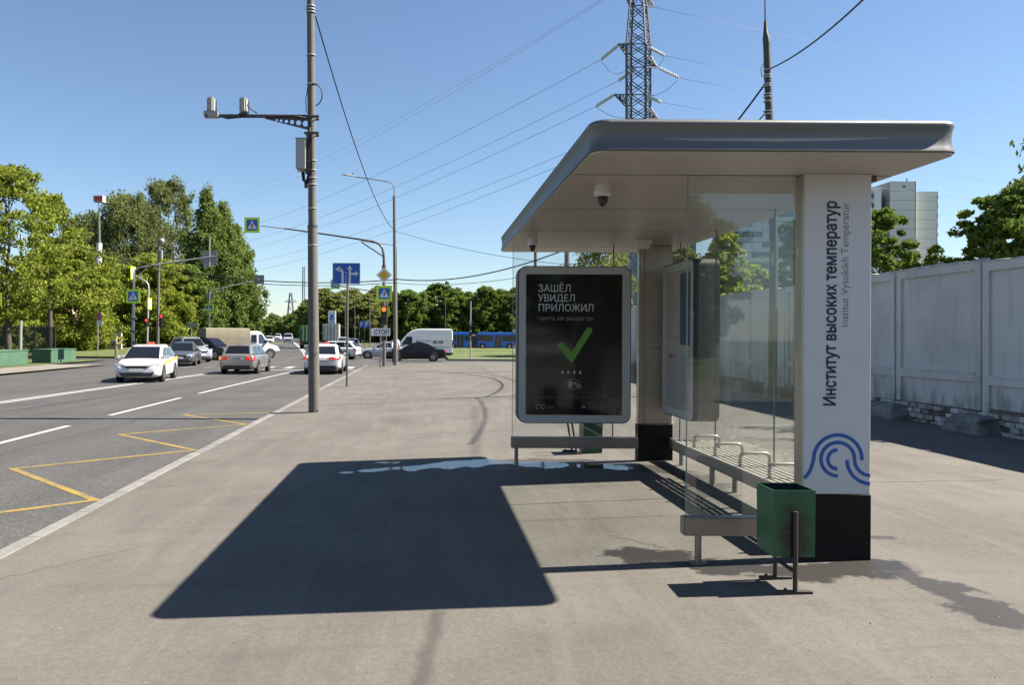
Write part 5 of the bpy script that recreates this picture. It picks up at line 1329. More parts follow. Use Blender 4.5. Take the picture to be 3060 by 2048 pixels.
# white high-roof van
vz = T(-.4, 72)
van = thing('delivery_van', 'white high roof delivery van with grey lettering behind the black saloon', 'van', (-.42, 72, vz), R(90))
Lv = 5.95; f = Lv/2
vp = [(f, .35), (f, .78), (f-.12, .98), (f-.95, 1.20), (f-1.75, 2.15), (f-2.25, 2.52), (f-2.9, 2.66), (-f+.15, 2.66), (-f+.03, 2.5), (-f, 1.2), (-f, .34), (-f+.3, .30), (f-.4, .30)]
hull('body', vp, .99, MATS['car_white'], van, .17, 1.15, .09)
vw = lambda z: .99 - .17*max(0, (z-1.15)/(2.66-1.15))
for s_ in (1, -1):
    side_poly('side_window', van, s_, [(f-1.30, 1.22), (f-2.25, 1.22), (f-2.25, 1.92), (f-1.75, 1.92)], vw, MATS['car_glass'])
    side_poly('roof_crease', van, s_, [(f-2.3, 2.20), (-f+.1, 2.20), (-f+.1, 2.215), (f-2.3, 2.215)], vw, MATS['van_grey_print'], .006)
    for yy in (f-2.38, f-3.55): side_poly('door_gap', van, s_, [(yy, .5), (yy-.015, .5), (yy-.015, 2.05), (yy, 2.05)], vw, MATS['van_grey_print'], .006)
    side_poly('lower_trim', van, s_, [(f-.5, .32), (-f+.02, .32), (-f+.02, .48), (f-.5, .48)], vw, MATS['plastic_black'])
    side_poly('tail_light', van, s_, [(-f+.10, .95), (-f+.01, .95), (-f+.01, 1.6), (-f+.10, 1.6)], vw, MATS['lamp_red'])
    side_poly('headlight', van, s_, [(f-.02, .80), (f-.5, .95), (f-.62, 1.1), (f-.15, .97)], vw, MATS['lamp_clear'], .02)
    for yy in (f-1.0, -f+1.25):
        MB().cyl((s_*.94, yy, .35), (s_*1.0, yy, .35), .42, n=20).build('wheel_arch', MATS['plastic_black'], van); wheel(van, s_*.92, yy, .35, .22, s_)
    MB().box((s_*.99-.0, f-1.55, 1.15), (s_*1.0+s_*.18, f-1.42, 1.5)).build('mirror', MATS['plastic_black'], van, bevel=.03)
FRv = [(.95, f-.95, 1.2), (-.95, f-.95, 1.2), (-.86, f-1.75, 2.15), (.86, f-1.75, 2.15)]
quad_patch('windscreen', FRv, .04, .96, .04, .96, MATS['car_glass'], van, .02)
# print on the left side (towards the viewer)
def vprint(y0, y1, z0, z1, m): side_poly('printed_panel', van, -1, [(y0, z0), (y1, z0), (y1, z1), (y0, z1)], vw, MATS[m], .016)
vprint(f-2.62, f-2.78, 1.40, 1.62, 'van_grey_print'); vprint(f-2.82, f-2.92, 1.36, 1.62, 'van_grey_print')
tx = text('lettering', 'БАТАЛИЯ', .3, MATS['van_grey_print'], van, (0,0,0), width=.92, capfit=.20, extrude=.003, mtx=Matrix.Translation((-1.0+.02, f-3.0, 1.44)) @ Matrix(((0,0,-1,0),(-1,0,0,0),(0,1,0,0),(0,0,0,1))))
vprint(f-4.1, f-4.5, 1.30, 1.60, 'van_grey_print'); vprint(f-4.6, f-5.05, 1.32, 1.60, 'van_grey_print')
vprint(f-5.1, f-5.6, 1.56, 1.58, 'van_grey_print'); vprint(f-2.55, f-5.7, 1.02, 1.04, 'van_grey_print')
# light truck with canvas top
tk_ = thing('canvas_truck', 'light truck with white cab and olive canvas cover crossing the junction', 'truck', (-15.1, 64.2, T(-15, 64)), R(-58))
f = 3.1
cp = [(f, .45), (f, .75), (f-.25, 1.02), (f-.95, 1.18), (f-1.45, 2.05), (f-1.75, 2.22), (f-2.55, 2.22), (f-2.6, .5), (f-.3, .42)]
hull('cab', cp, .92, MATS['car_white'], tk_, .16, 1.1, .08); cw = lambda z: .92 - .16*max(0, (z-1.1)/1.12)
for s_ in (1, -1):
    side_poly('side_window', tk_, s_, [(f-1.12, 1.24), (f-1.78, 1.24), (f-1.78, 1.95), (f-1.52, 1.95)], cw, MATS['car_glass_side'])
    side_poly('side_window', tk_, s_, [(f-1.98, 1.30), (f-2.42, 1.30), (f-2.42, 1.92), (f-1.98, 1.92)], cw, MATS['car_glass'])
    side_poly('door_gap', tk_, s_, [(f-1.86, .6), (f-1.875, .6), (f-1.875, 2.0), (f-1.86, 2.0)], cw, MATS['van_grey_print'], .006)
    side_poly('lower_trim', tk_, s_, [(f-.02, .46), (f-.75, .46), (f-.75, .60), (f-.02, .60)], cw, MATS['van_grey_print'])
    MB().box((s_*.92, f-1.28, 1.22), (s_*1.12, f-1.18, 1.5)).build('mirror', MATS['plastic_black'], tk_, bevel=.02)
    for yy in (f-.85, -f+1.3):
        MB().cyl((s_*.86, yy, .38), (s_*.945, yy, .38), .43, n=20).build('wheel_arch', MATS['plastic_black'], tk_); wheel(tk_, s_*.87, yy, .34, .2, s_)
quad_patch('windscreen', [(.86, f-.97, 1.2), (-.86, f-.97, 1.2), (-.74, f-1.47, 2.05), (.74, f-1.47, 2.05)], .05, .95, .05, .95, MATS['car_glass'], tk_, .02)
MB().box((-1.05, -f+.02, .78), (1.05, .46, .98)).build('load_bed', MATS['cabinet'], tk_, bevel=.02)
MB().box((-.4, -f+.3, .5), (.4, 1.5, .78)).build('chassis', MATS['plastic_black'], tk_)
cv = []
for i, y in enumerate(lin(-f, .48, 12)):
    s_ = .012*math.sin(i*2.1); cv.append([(-1.06, y, .95), (1.06, y, .95), (1.06+s_, y, 1.6), (1.05+s_, y, 2.33), (1.0, y, 2.41+s_), (0, y, 2.46-s_), (-1.0, y, 2.41+s_), (-1.05-s_, y, 2.33), (-1.06-s_, y, 1.6)])
MB().loft(cv).build('canvas_cover', MATS['canvas_olive'], tk_, smooth='auto', fix=True)
# lorries further up the road
def lorry(label, x, y, rz, W_, H_, L_, m, rear_m, name):
    t = thing(name, label, 'truck', (x, y, T(x, y)), R(rz)); z0 = 1.0
    bx_ = MB().box((-W_/2, -L_/2, z0), (W_/2, L_/2-2.0, H_)).build('box_body', m, t, bevel=.03)
    for s_ in (-1, 1): MB().box((s_*W_/4-W_/4+.05, -L_/2-.03, z0+.06), (s_*W_/4+W_/4-.05, -L_/2-.002, H_-.08)).build('rear_door', rear_m, bx_, bevel=.01)
    for k in (-.75, -.25, .25, .75): MB().cyl((k*W_/2*.8, -L_/2-.05, z0+.05), (k*W_/2*.8, -L_/2-.05, H_-.1), .02, n=6).build('lock_rod', MATS['cabinet'], bx_)
    MB().box((-W_/2+.1, L_/2-1.95, .7), (W_/2-.1, L_/2, 2.6)).build('cab', m, t, bevel=.12)
    MB().box((-W_/2+.2, -L_/2+.1, .55), (W_/2-.2, L_/2-.2, .98)).build('chassis', MATS['plastic_black'], t)
    for s_ in (-1, 1):
        for yy in (-L_/2+1.3, L_/2-1.1): wheel(t, s_*(W_/2-.18), yy, .48, .32, s_)
        MB().box((s_*W_*.36-.15, -L_/2-.06, .70), (s_*W_*.36+.15, -L_/2+.0, .84)).build('tail_light', MATS['lamp_red'], t)
    return t
lorry('green box lorry driving away, half hidden by the camera pole', -16.3, 111, 6, 2.45, 3.25, 7, MATS['truck_green'], MATS['truck_green'], 'green_lorry')
lorry('grey box lorry seen from behind below the petrol station sign', -14.7, 124, 4, 2.5, 3.55, 7.5, MATS['cabinet'], MATS['cabinet'], 'box_lorry')
p = P(862, 1010, 158)
mv = thing('minivan', 'silver minivan coming towards the viewer in front of the green lorry', 'van', (p.x, 158, T(p.x, 158)), R(188)); f = 2.4
hull('body', [(f, .3), (f, .85), (f-.2, 1.0), (f-.9, 1.15), (f-1.5, 1.85), (f-1.9, 1.95), (-f+.1, 1.95), (-f, 1.1), (-f, .3)], .88, MATS['car_palesilver'], mv, .13, 1.1, .07)
quad_patch('windscreen', [(.84, f-.9, 1.15), (-.84, f-.9, 1.15), (-.76, f-1.5, 1.85), (.76, f-1.5, 1.85)], .05, .95, .05, .95, MATS['car_glass'], mv, .02)
MB().box((-.6, f-.02, .5), (.6, f+.01, .8)).build('grille', MATS['plastic_black'], mv)
for s_ in (-1, 1):
    MB().box((s_*.72-.12, f-.1, .78), (s_*.72+.12, f+.01, .95)).build('headlight', MATS['lamp_clear'], mv)
    for yy in (f-.85, -f+.85): wheel(mv, s_*.8, yy, .32, .2, s_)
# white minivan on the pavement behind the viewer, mirrored in the poster glass
mv = thing('parked_minivan', 'white minivan with dark windows mirrored in the black poster', 'van', (5.35, -21, pav(5.35)), R(-112)); f = 2.45
hull('body', [(f, .3), (f, .80), (f-.25, .98), (f-.85, 1.15), (f-1.45, 1.80), (f-1.95, 1.92), (-f+.1, 1.92), (-f, 1.1), (-f, .3)], .9, MATS['car_white'], mv, .14, 1.1, .07)
mw_ = lambda z: .9 - .14*max(0, (z-1.1)/.82)
for s_ in (-1, 1):
    side_poly('side_window', mv, s_, [(f-1.05, 1.20), (f-2.0, 1.20), (f-2.0, 1.74), (f-1.55, 1.74)], mw_, MATS['car_glass']); side_poly('side_window', mv, s_, [(f-2.08, 1.20), (-f+.3, 1.20), (-f+.3, 1.74), (f-2.08, 1.74)], mw_, MATS['car_glass'])
    side_poly('lower_trim', mv, s_, [(f-.1, .3), (-f+.05, .3), (-f+.05, .72), (f-.1, .72)], mw_, MATS['plastic_black'])
    MB().cyl((s_*.9, f-.95, .36), (s_*.91, f-.95, .36), .42, n=20).build('wheel_arch', MATS['plastic_black'], mv)
    for yy in (f-.95, -f+.85): wheel(mv, s_*.82, yy, .33, .2, s_)
quad_patch('windscreen', [(.84, f-.85, 1.15), (-.84, f-.85, 1.15), (-.72, f-1.45, 1.80), (.72, f-1.45, 1.80)], .05, .95, .05, .95, MATS['car_glass'], mv, .02)
# articulated bus far across the grass
bz = T(12, 150) + .02
bus = thing('articulated_bus', 'blue articulated bus beyond the grass, partly behind the glass', 'bus', (0, 150, bz))
def bsec(x0, x1, nm):
    o = MB().box((x0, -1.25, .35), (x1, 1.25, 3.0)).build(nm, MATS['bus_blue'], bus, bevel=.12)
    MB().box((x0+.1, -1.10, 2.95), (x1-.1, 1.10, 3.14)).build('roof_unit', MATS['bus_blue_pale'], o, bevel=.06)
    return o
s1 = bsec(4.0, 8.6, 'rear_section'); s2 = bsec(9.9, 19.8, 'front_section')
MB().box((8.5, -1.18, .4), (10.0, 1.18, 2.95)).build('bellows', MATS['bus_dark'], bus)
for k in range(5): MB().box((8.62+.27*k, -1.24, .45), (8.72+.27*k, 1.24, 2.98)).build('bellows_fold', MATS['plastic_black'], bus)
for sec, a, b_ in ((s1, 4.3, 5.9), (s1, 7.5, 8.4), (s2, 10.1, 12.9), (s2, 14.6, 17.2), (s2, 18.2, 19.6)):
    MB().box((a, -1.27, 1.45), (b_, -1.20, 2.55)).build('window', MATS['bus_dark'], sec)
for sec, a, b_ in ((s1, 6.1, 7.3), (s2, 13.2, 14.4), (s2, 17.35, 18.05)):
    MB().box((a, -1.27, .45), (b_, -1.20, 2.6)).build('door', MATS['bus_dark'], sec)
    MB().box(((a+b_)/2-.03, -1.29, .5), ((a+b_)/2+.03, -1.26, 2.55)).build('door_post', MATS['cabinet'], sec)
for sec, xx in ((s1, 5.3), (s2, 10.9), (s2, 16.0)):
    MB().cyl((xx, -1.28, .48), (xx, -1.15, .48), .62, n=20).build('wheel_arch', MATS['plastic_black'], bus)
    MB().cyl((xx, -1.31, .48), (xx, -1.05, .48), .48, n=20).build('wheel', MATS['tyre'], bus); MB().cyl((xx, -1.325, .48), (xx, -1.30, .48), .28, n=14).build('rim', MATS['rim'], bus)

# ------------------------------------------------------------------ people
mat('skin', (.42,.25,.17), .6); mat('cloth_dark', (.035,.036,.034), .9); mat('cloth_grey', (.13,.135,.13), .9); mat('cloth_khaki', (.15,.145,.10), .9); mat('hair_dark', (.025,.018,.014), .8); mat('cloth_white', (.55,.55,.56), .9); mat('shoe', (.02,.02,.02), .7); mat('shoe_white', (.5,.5,.5), .7)
def skin(name, pts, edges, m, par, root=0, sub=2):
    me = bpy.data.meshes.new(name); me.from_pydata([p[:3] for p in pts], edges, [])
    o = bpy.data.objects.new(name, me); COL.objects.link(o); o.parent = par
    md = o.modifiers.new('skin', 'SKIN'); md.use_smooth_shade = True
    if not me.skin_vertices: me.skin_vertices.new()
    for i, v in enumerate(me.skin_vertices[0].data):
        r_ = pts[i][3]; v.radius = (r_, r_*(pts[i][4] if len(pts[i]) > 4 else 1)); v.use_root = (i == root)
    s_ = o.modifiers.new('sub', 'SUBSURF'); s_.levels = s_.render_levels = sub
    me.materials.append(m); return o
def person(label, loc, rz, shirt, trousers, shoes, sleeves_bare=True, pack=False, hold=True, walk=0.0, longhair=False):
    t = thing('person', label, 'person', loc, rz)        # faces +Y
    w = walk
    # body: pelvis, spine, neck, head, arms with hands, legs with feet
    b = [(0,0,.95,.13,.8), (0,.01,1.15,.125,.75), (0,.02,1.35,.15,.7), (0,.03,1.47,.07), (0,.05,1.57,.075), (0,.06,1.68,.085), (0,.05,1.75,.06)]
    e = [(0,1),(1,2),(2,3),(3,4),(4,5),(5,6)]
    for s_ in (-1, 1):
        k = len(b)
        if hold: arm = [(.17*s_, .02, 1.40, .055), (.22*s_, .06, 1.17, .045), (.13*s_, .30, 1.24, .036), (.09*s_, .37, 1.28, .035), (.07*s_, .43, 1.31, .022)]
        else: arm = [(.17*s_, .02, 1.40, .055), (.22*s_, -.02+.10*w*s_, 1.12, .045), (.22*s_, .06+.22*w*s_, .90, .034), (.21*s_, .09+.25*w*s_, .81, .032), (.20*s_, .11+.27*w*s_, .74, .02)]
        b += arm; e += [(2, k)] + [(k+i, k+i+1) for i in range(4)]
        k = len(b); q = -w*s_
        b += [(.09*s_, 0, .88, .085), (.10*s_, .04+.18*q, .50, .06), (.10*s_, -.02+.30*q, .10, .042), (.10*s_, .10+.32*q, .04, .04), (.10*s_, .17+.33*q, .035, .03)]
        e += [(0, k)] + [(k+i, k+i+1) for i in range(4)]
    body = skin('body', b, e, MATS['skin'], t)
    sp = [(0,0,.98,.165,.75), (0,.01,1.15,.155,.72), (0,.02,1.36,.185,.68), (0,.03,1.46,.085)]; se = [(0,1),(1,2),(2,3)]
    tp = [(0,0,.98,.155,.8)]; te = []
    for s_ in (-1, 1):
        k = len(sp); src = b[7 + (0 if s_ < 0 else 10):]
        a0, a1, a2 = src[0], src[1], src[2]
        sp += [(a0[0], a0[1], a0[2]+.01, .078), (a1[0], a1[1], a1[2], .066)]; se += [(2, k), (k, k+1)]
        if not sleeves_bare: sp += [(a2[0], a2[1], a2[2], .05)]; se += [(k+1, k+2)]
        l0, l1, l2 = src[5], src[6], src[7]
        k = len(tp); tp += [(l0[0], l0[1], l0[2], .105), (l1[0], l1[1], l1[2], .08), (l2[0], l2[1], l2[2]+.02, .065)]; te += [(0, k), (k, k+1), (k+1, k+2)]
        s5, s6 = src[8], src[9]; skin('shoe', [(l2[0], l2[1]-.03, .05, .05), (s5[0], s5[1], .045, .05), (s6[0], s6[1]+.03, .035, .035)], [(0,1),(1,2)], MATS[shoes], t)
    skin('shirt', sp, se, MATS[shirt], t); skin('trousers', tp, te, MATS[trousers], t)
    hp = [(0,.0,1.70,.085), (0,.03,1.755,.09), (0,.08,1.765,.07)]; 
    if longhair: hp = [(0,-.05,1.48,.07), (0,-.03,1.62,.09)] + hp
    skin('hair', hp, [(i, i+1) for i in range(len(hp)-1)], MATS['hair_dark'], t)
    MB().cyl((0,.125,1.645), (0,.165,1.625), .016, n=6).build('nose', MATS['skin'], t)
    for s_ in (-1, 1):
        MB().cyl((.03*s_, .135, 1.665), (.03*s_, .142, 1.665), .010, n=6).build('eye', MATS['hair_dark'], t); MB().lathe([(0,-.03),(.015,0),(0,.03)], (.085*s_, .045, 1.65), 6).build('ear', MATS['skin'], t)
    if pack:
        MB().loft([[(a*.17, -.13-d_, 1.02+c_*.48) for a, c_ in ((-1,0),(1,0),(1,.8),(.6,1),(-.6,1),(-1,.8))] for d_ in (0, .09, .2)]).build('backpack', MATS['cloth_dark'], t, smooth=True, bevel=.04, fix=True)
    if hold: MB().box((-.05,.40,1.29), (.05,.44,1.36)).build('phone', MATS['plastic_black'], t, bevel=.006)
    return t
px_ = P(351, 0, 60).x
person('person with dark backpack looking down at a phone on the far left corner', (px_, 60, T(px_, 60)), R(-75), 'cloth_grey', 'cloth_khaki', 'shoe', True, True, True)
person('person in white jacket and black trousers half hidden by the lamp post', (-1.74, 46.3, pav(-1.7)), R(10), 'cloth_white', 'cloth_dark', 'shoe_white', False, False, False, .6, True)

# ------------------------------------------------------------------ left side: concrete blocks, fence, walls
mat('block_green', (.052,.115,.070), .8, var=.18, vscale=2.5)
for label, x0, x1, y0, y1, h in (('pale green concrete block at the left edge of the photo', -27, -23.45, 41, 46.5, .86), ('green concrete block with a dark front beside the grass', -24.3, -23.1, 48.6, 52.1, .84)):
    t = thing('concrete_block', label, 'block', ((x0+x1)/2, (y0+y1)/2, T(-24, 45)+.09), 0, 'green concrete barrier blocks')
    a, b_ = (x1-x0)/2, (y1-y0)/2
    MB().box((-a, -b_, 0), (a, b_, h)).build('block_body', MATS['block_green'], t, bevel=.03)
    MB().box((-a-.03, -b_-.03, h-.04), (a+.03, b_+.03, h+.03)).build('block_lid', MATS['block_green'], t, bevel=.012)
mat('fence_dark', (.02,.021,.023), .6)
D = 54
fn = thing('metal_fence', 'dark metal bar fence behind the green blocks', 'fence', (-28, D, T(-28, D)+.1))
def fx(sx): return P(sx, 0, D).x + 28
fz = P(80, 976, D).z - T(-28, D) - .1
for z_ in (.18, fz-.12): bar('fence_rail', MATS['fence_dark'], fn, (fx(-30), 0, z_), (fx(170), 0, z_), .05)
for sx in lin(-30, 170, 72): bar('fence_bar', MATS['fence_dark'], fn, (fx(sx), 0, .05), (fx(sx), 0, fz), .028)
for sx in (-28, 20, 62, 108, 169): bar('fence_post', MATS['fence_dark'], fn, (fx(sx), .03, -.1), (fx(sx), .03, fz+.08), .07)
m, n, l, b = node_mat('brick_white')
tcn = n.new('ShaderNodeTexCoord').outputs['Object']
bt = n.new('ShaderNodeTexBrick'); bt.inputs['Scale'].default_value = 1.0; bt.inputs['Color1'].default_value = (.52,.48,.41,1); bt.inputs['Color2'].default_value = (.44,.41,.36,1); bt.inputs['Mortar'].default_value = (.30,.28,.25,1)
bt.inputs['Brick Width'].default_value = .42; bt.inputs['Row Height'].default_value = .14; bt.inputs['Mortar Size'].default_value = .018
l.new(mapv(n, l, tcn, (1,1,1), (R(90),0,0)), bt.inputs['Vector']); l.new(bt.outputs[0], b.inputs['Base Color']); b.inputs['Roughness'].default_value = .9
D = 72; a = P(294, 1030, D); b_ = P(364, 994, D); zb = T(a.x, D)+.5
t = thing('brick_wall', 'low white brick wall with a pale railing behind the pedestrian', 'wall', (a.x, D, zb))
MB().box((-.25, -.15, -.4), (b_.x-a.x, .15, b_.z-zb)).build('wall_body', MATS['brick_white'], t)
hw_ = b_.z-zb
bar('rail', mat('rail_pale', (.40,.38,.34), .7), t, (-.2, 0, hw_+.55), (b_.x-a.x, 0, hw_+.55), .07)
for k in range(6): bar('rail_post', MATS['rail_pale'], t, (-.15+k*.4, 0, hw_), (-.15+k*.4, 0, hw_+.56), .06)
mat('render_pink', (.46,.33,.27), .9, var=.1, vscale=1); mat('roof_dark', (.03,.028,.028), .8)
D = 78; a = P(70, 990, D); b_ = P(135, 858, D); zb = T(a.x, D)
t = thing('low_building', 'low pinkish building with a dark flat roof behind the trees', 'building', ((a.x+b_.x)/2, D, zb)); hx = (b_.x-a.x)/2+1.5
MB().box((-hx, 0, 0), (hx, 6, b_.z-zb-.25)).build('wall', MATS['render_pink'], t)
MB().box((-hx-.3, -.4, b_.z-zb-.25), (hx+.3, 6.3, b_.z-zb+.05)).build('roof', MATS['roof_dark'], t)
for k in range(3): MB().box((-hx+.6+k*1.6, -.03, 1.2), (-hx+1.6+k*1.6, .05, 2.6)).build('window', MATS['bus_dark'], t)
MB().box((.9, -.5, 0), (1.1, -.3, b_.z-zb-.25)).build('porch_post', MATS['roof_dark'], t)
# petrol station sign
D = 165; a = P(980.5, 975, D); b_ = P(1003.6, 930, D); zb = T(a.x, D)
t = thing('petrol_station_sign', 'tall white and blue petrol station sign above the grey lorry', 'sign', ((a.x+b_.x)/2, D, zb)); hx = (b_.x-a.x)/2
bd = MB().box((-hx, -.3, 0), (hx, .3, b_.z-zb)).build('sign_tower', mat('tower_white', (.70,.71,.72), .5), t, bevel=.05)
zt_ = b_.z-zb; MB().box((-hx-.01, -.32, zt_-3.2), (hx+.01, .29, zt_-2.75)).build('sign_band', mat('tower_teal', (.02,.20,.24), .5), bd)
MB().box((-hx-.01, -.32, zt_-3.0+.30), (hx+.01, .29, zt_-2.62)).build('sign_band', MATS['sign_blue'], bd)
plate('flame_emblem', bd, [(-.42, zt_-1.75), (-.15, zt_-2.05), (.28, zt_-1.95), (.42, zt_-1.55), (.30, zt_-1.2), (.38, zt_-.6), (.05, zt_-.95), (-.05, zt_-.45), (-.25, zt_-1.05), (-.40, zt_-1.25)], -.33, MATS['sign_blue'], .02)
plate('emblem_gap', bd, [(-.12, zt_-1.75), (.16, zt_-1.72), (.2, zt_-1.45), (-.05, zt_-1.38)], -.345, MATS['tower_white'], .01)
MB().box((-hx*.8, -.325, zt_-2.45), (hx*.8, -.31, zt_-2.3)).build('sign_lettering', MATS['sign_blue'], bd)

# ------------------------------------------------------------------ pylons, masts, overhead wires
mat('pylon_steel', (.075,.08,.10), .6, metal=.2); mat('insulator', (.52,.53,.50), .25, coat=.5)
PD = 85
pyl = thing('power_pylon', 'large lattice power pylon rising behind the shelter roof', 'pylon', (P(1908, 0, PD).x, PD, T(23, PD)))
ox, oz = pyl.location.x, pyl.location.z
def Y(sx, sy, d=PD): p = P(sx, sy, d); return Vector((p.x-ox, d-PD, p.z-oz))
def legx(sy):      # half width (in photo px) of the front face centre 1900.5 / back face 1914.5
    if sy > 130: return 28.5 + max(0, sy-360)*.055
    return 28.5*(1-(130-sy)/420)
def corner(k, sy):
    h = legx(sy); cx = 1900.5 if k < 2 else 1914.5
    if sy < 130: cx += (1907.5-cx)*(130-sy)/420
    dd = PD + (-1.1 if k < 2 else 1.1)*h/28.5
    return Y(cx + (-h if k in (0, 3) else h), sy, dd)
levels = [-160, -95, -35, 15, 55, 95, 130, 165, 200, 240, 282, 320, 355, 400, 460, 530, 620, 730, 860, 1040]
PM = MATS['pylon_steel']
for k in range(4):
    for i in range(len(levels)-1):
        bar('leg', PM, pyl, corner(k, levels[i+1]), corner(k, levels[i]), .20 if i > 5 else .15)
for i in range(len(levels)-1):
    s0, s1_ = levels[i], levels[i+1]
    for k in range(4):
        k2 = (k+1) % 4
        bar('brace', PM, pyl, corner(k, s0), corner(k2, s1_), .085); bar('brace', PM, pyl, corner(k2, s0), corner(k, s1_), .085)
        if i in (6, 8, 10, 12, 3): bar('brace', PM, pyl, corner(k, s0), corner(k2, s0), .10)
arms = [((1847, 131), 130, 165, (0, 3)), ((1966, 201), 200, 165, (1, 2)), ((1836, 282), 282, 320, (0, 3)), ((1968, 355), 355, 320, (1, 2)), ((1860, -30), -35, 15, (0, 3)), ((1955, 20), 15, -35, (1, 2))]
for tip, la, lb, ks in arms:
    tp_ = Y(tip[0], tip[1])
    for k in ks: bar('cross_arm', PM, pyl, corner(k, la), tp_, .12); bar('cross_arm', PM, pyl, corner(k, lb), tp_, .12)
    for fr_ in (.3, .6):
        a_, b2 = corner(ks[0], la).lerp(tp_, fr_), corner(ks[1], la).lerp(tp_, fr_); c2, d2 = corner(ks[0], lb).lerp(tp_, fr_), corner(ks[1], lb).lerp(tp_, fr_)
        for u_, v_ in ((a_, b2), (c2, d2), (a_, d2), (b2, c2), (a_, c2), (b2, d2)): bar('arm_brace', PM, pyl, u_, v_, .07)
def insul(p0, p1):
    d_ = (p1-p0); nn = 11
    s_ = MB(); s_.cyl(p0, p1, .035, n=6)
    for i in range(nn):
        c_ = p0.lerp(p1, (i+1)/(nn+1)); u_ = d_.normalized()*.045; s_.cyl(c_-u_, c_+u_, .15, .13, n=10)
    s_.build('insulator_string', MATS['insulator'], pyl)
strL = [((1847, 135), (1795.6, 177.5)), ((1901, 205), (1847, 241)), ((1836, 283), (1780, 317.5))]
strR = [((1940, 141), (1986.8, 165.6)), ((1968, 202), (2029.5, 232)), ((1927, 285), (1976.6, 305.6))]
for a_, b2 in strL:
    for o_ in (-1.5, 1.5): insul(Y(a_[0], a_[1]+o_), Y(b2[0], b2[1]+o_))
for a_, b2 in strR:
    for o_ in (-1.5, 1.5): insul(Y(a_[0], a_[1]+o_), Y(b2[0], b2[1]+o_))
for (a_, b2, dp) in ((strL[0][1], (1884, 190), 40), (strL[2][1], (1880, 350), 14), (strR[0][1], (1958, 205), 6), (strR[1][1], (1940, 285), 16)):
    MB().tube(catenary(Y(*a_), Y(*b2), dp*.033, 12), .03, 4).build('jumper_cable', MATS['wire_grey'], pyl, smooth=True)
def wire(label, pts, r, m='wire_grey', n=5, name='overhead_wire', group=None):
    o = MB().tube(pts, r, n).build(name, MATS[m], None, smooth=True); return tag(o, label, 'cable', group)
gw = 'high voltage wires running from the pylon to the left'; gw2 = 'high voltage wires running from the pylon to the right'
lw = 'thin high voltage wire running left from the pylon'
WO = ['topmost faint', 'second topmost faint', 'third from top', 'fourth from top', 'fifth from top', 'sixth from top', 'lowest']
WL = {-60: 0, -30: 1, 177.5: 2, 241: 3, 317.5: 4, 395: 5, 450: 6}
for (sx, sy), (ex, ey) in (((1795.6, 177.5), (520, 716)), ((1847, 241), (520, 752)), ((1780, 317.5), (520, 770)), ((1840, 395), (520, 800)), ((1780, 450), (520, 822)), ((1850, -30), (520, 655)), ((1890, -60), (520, 630))):
    wire(WO[WL[sy]] + ' ' + lw, catenary(P(sx, sy, PD), P(ex, ey, 300), 5.0, 30), .022 if sy > 0 else .014, group=gw, n=4)
lw2 = 'thin high voltage wire running right from the pylon'
for (sx, sy), (ex, ey) in (((1986.8, 165.6), (4300, 430)), ((2029.5, 232), (4300, 478)), ((1976.6, 305.6), (4300, 520)), ((1955, 20), (4300, 350)), ((1960, 400), (4300, 575)), ((2000, 470), (4300, 630))):
    wire({20: 'topmost', 165.6: 'second from top', 232: 'third from top', 305.6: 'fourth from top', 400: 'fifth from top', 470: 'lowest'}[sy] + ' ' + lw2, catenary(P(sx, sy, PD), P(ex, ey, 240), 5.0, 30), .018, group=gw2, n=4)
# small far pylon and lattice mast
def lattice(label, nm, sx, sy0, sy1, d, w0, w1, n_, arms_=()):
    p0, p1 = P(sx, sy0, d), P(sx, sy1, d); zb = p0.z
    t = thing(nm, label, 'mast', (p0.x, d, zb)); Hh = p1.z - zb
    def cn(k, f_): w = w0 + (w1-w0)*f_; return Vector(((-w, w, w, -w)[k], (-w, -w, w, w)[k], Hh*f_))
    for k in range(4): bar('leg', PM, t, cn(k, 0), cn(k, 1), max(.12, w0*.12))
    for i in range(n_):
        for k in (0, 1):
            bar('brace', PM, t, cn(k, i/n_), cn((k+1) % 4, (i+1)/n_), max(.07, w0*.07)); bar('brace', PM, t, cn((k+1) % 4, i/n_), cn(k, (i+1)/n_), max(.07, w0*.07))
    for f_, ln_ in arms_: bar('cross_arm', PM, t, (-ln_, 0, Hh*f_), (ln_, 0, Hh*f_), .3); bar('cross_arm', PM, t, (-ln_, 0, Hh*f_), (0, 0, Hh*(f_+.06)), .2); bar('cross_arm', PM, t, (ln_, 0, Hh*f_), (0, 0, Hh*(f_+.06)), .2)
    return t
lattice('small distant power pylon above the far road', 'far_pylon', 868, 1010, 875, 420, 2.6, .5, 7, ((.46, 4.0), (.80, 3.2)))
lattice('thin distant lattice mast left of the lane sign', 'radio_mast', 906.5, 1010, 797, 260, .45, .3, 22)
# cables between poles
wire('sagging black cable from the camera pole to the tall lamp post', catenary(P(943, 48, 18.115), P(1181, 690, 45.2), .9, 30), .017, 'cable', name='overhead_cable')
wire('upper of two black cables sagging from the left trees to the lamp post', catenary(P(100, 690, 50), P(1181, 836, 45.2), 1.25, 30), .030, 'cable', name='overhead_cable')
wire('lower of two black cables sagging from the left trees to the lamp post', catenary(P(60, 690, 52), P(1181, 845, 45.2), 1.35, 30), .022, 'cable', name='overhead_cable')
wire('thick black cable rising from the lamp post to the right behind the shelter', catenary(P(1181, 834, 45.2), P(1700, 742, 34), .55, 24), .030, 'cable', name='overhead_cable')
wire('thinner black cable under the thick one right of the lamp post', catenary(P(1181, 846, 45.2), P(1700, 800, 34), .35, 24), .014, 'cable', name='overhead_cable')
wire('thin cable falling to the right from the top of the lamp post', catenary(P(1181, 690, 45.2), P(1700, 792, 34), .25, 24), .012, 'cable', name='overhead_cable')
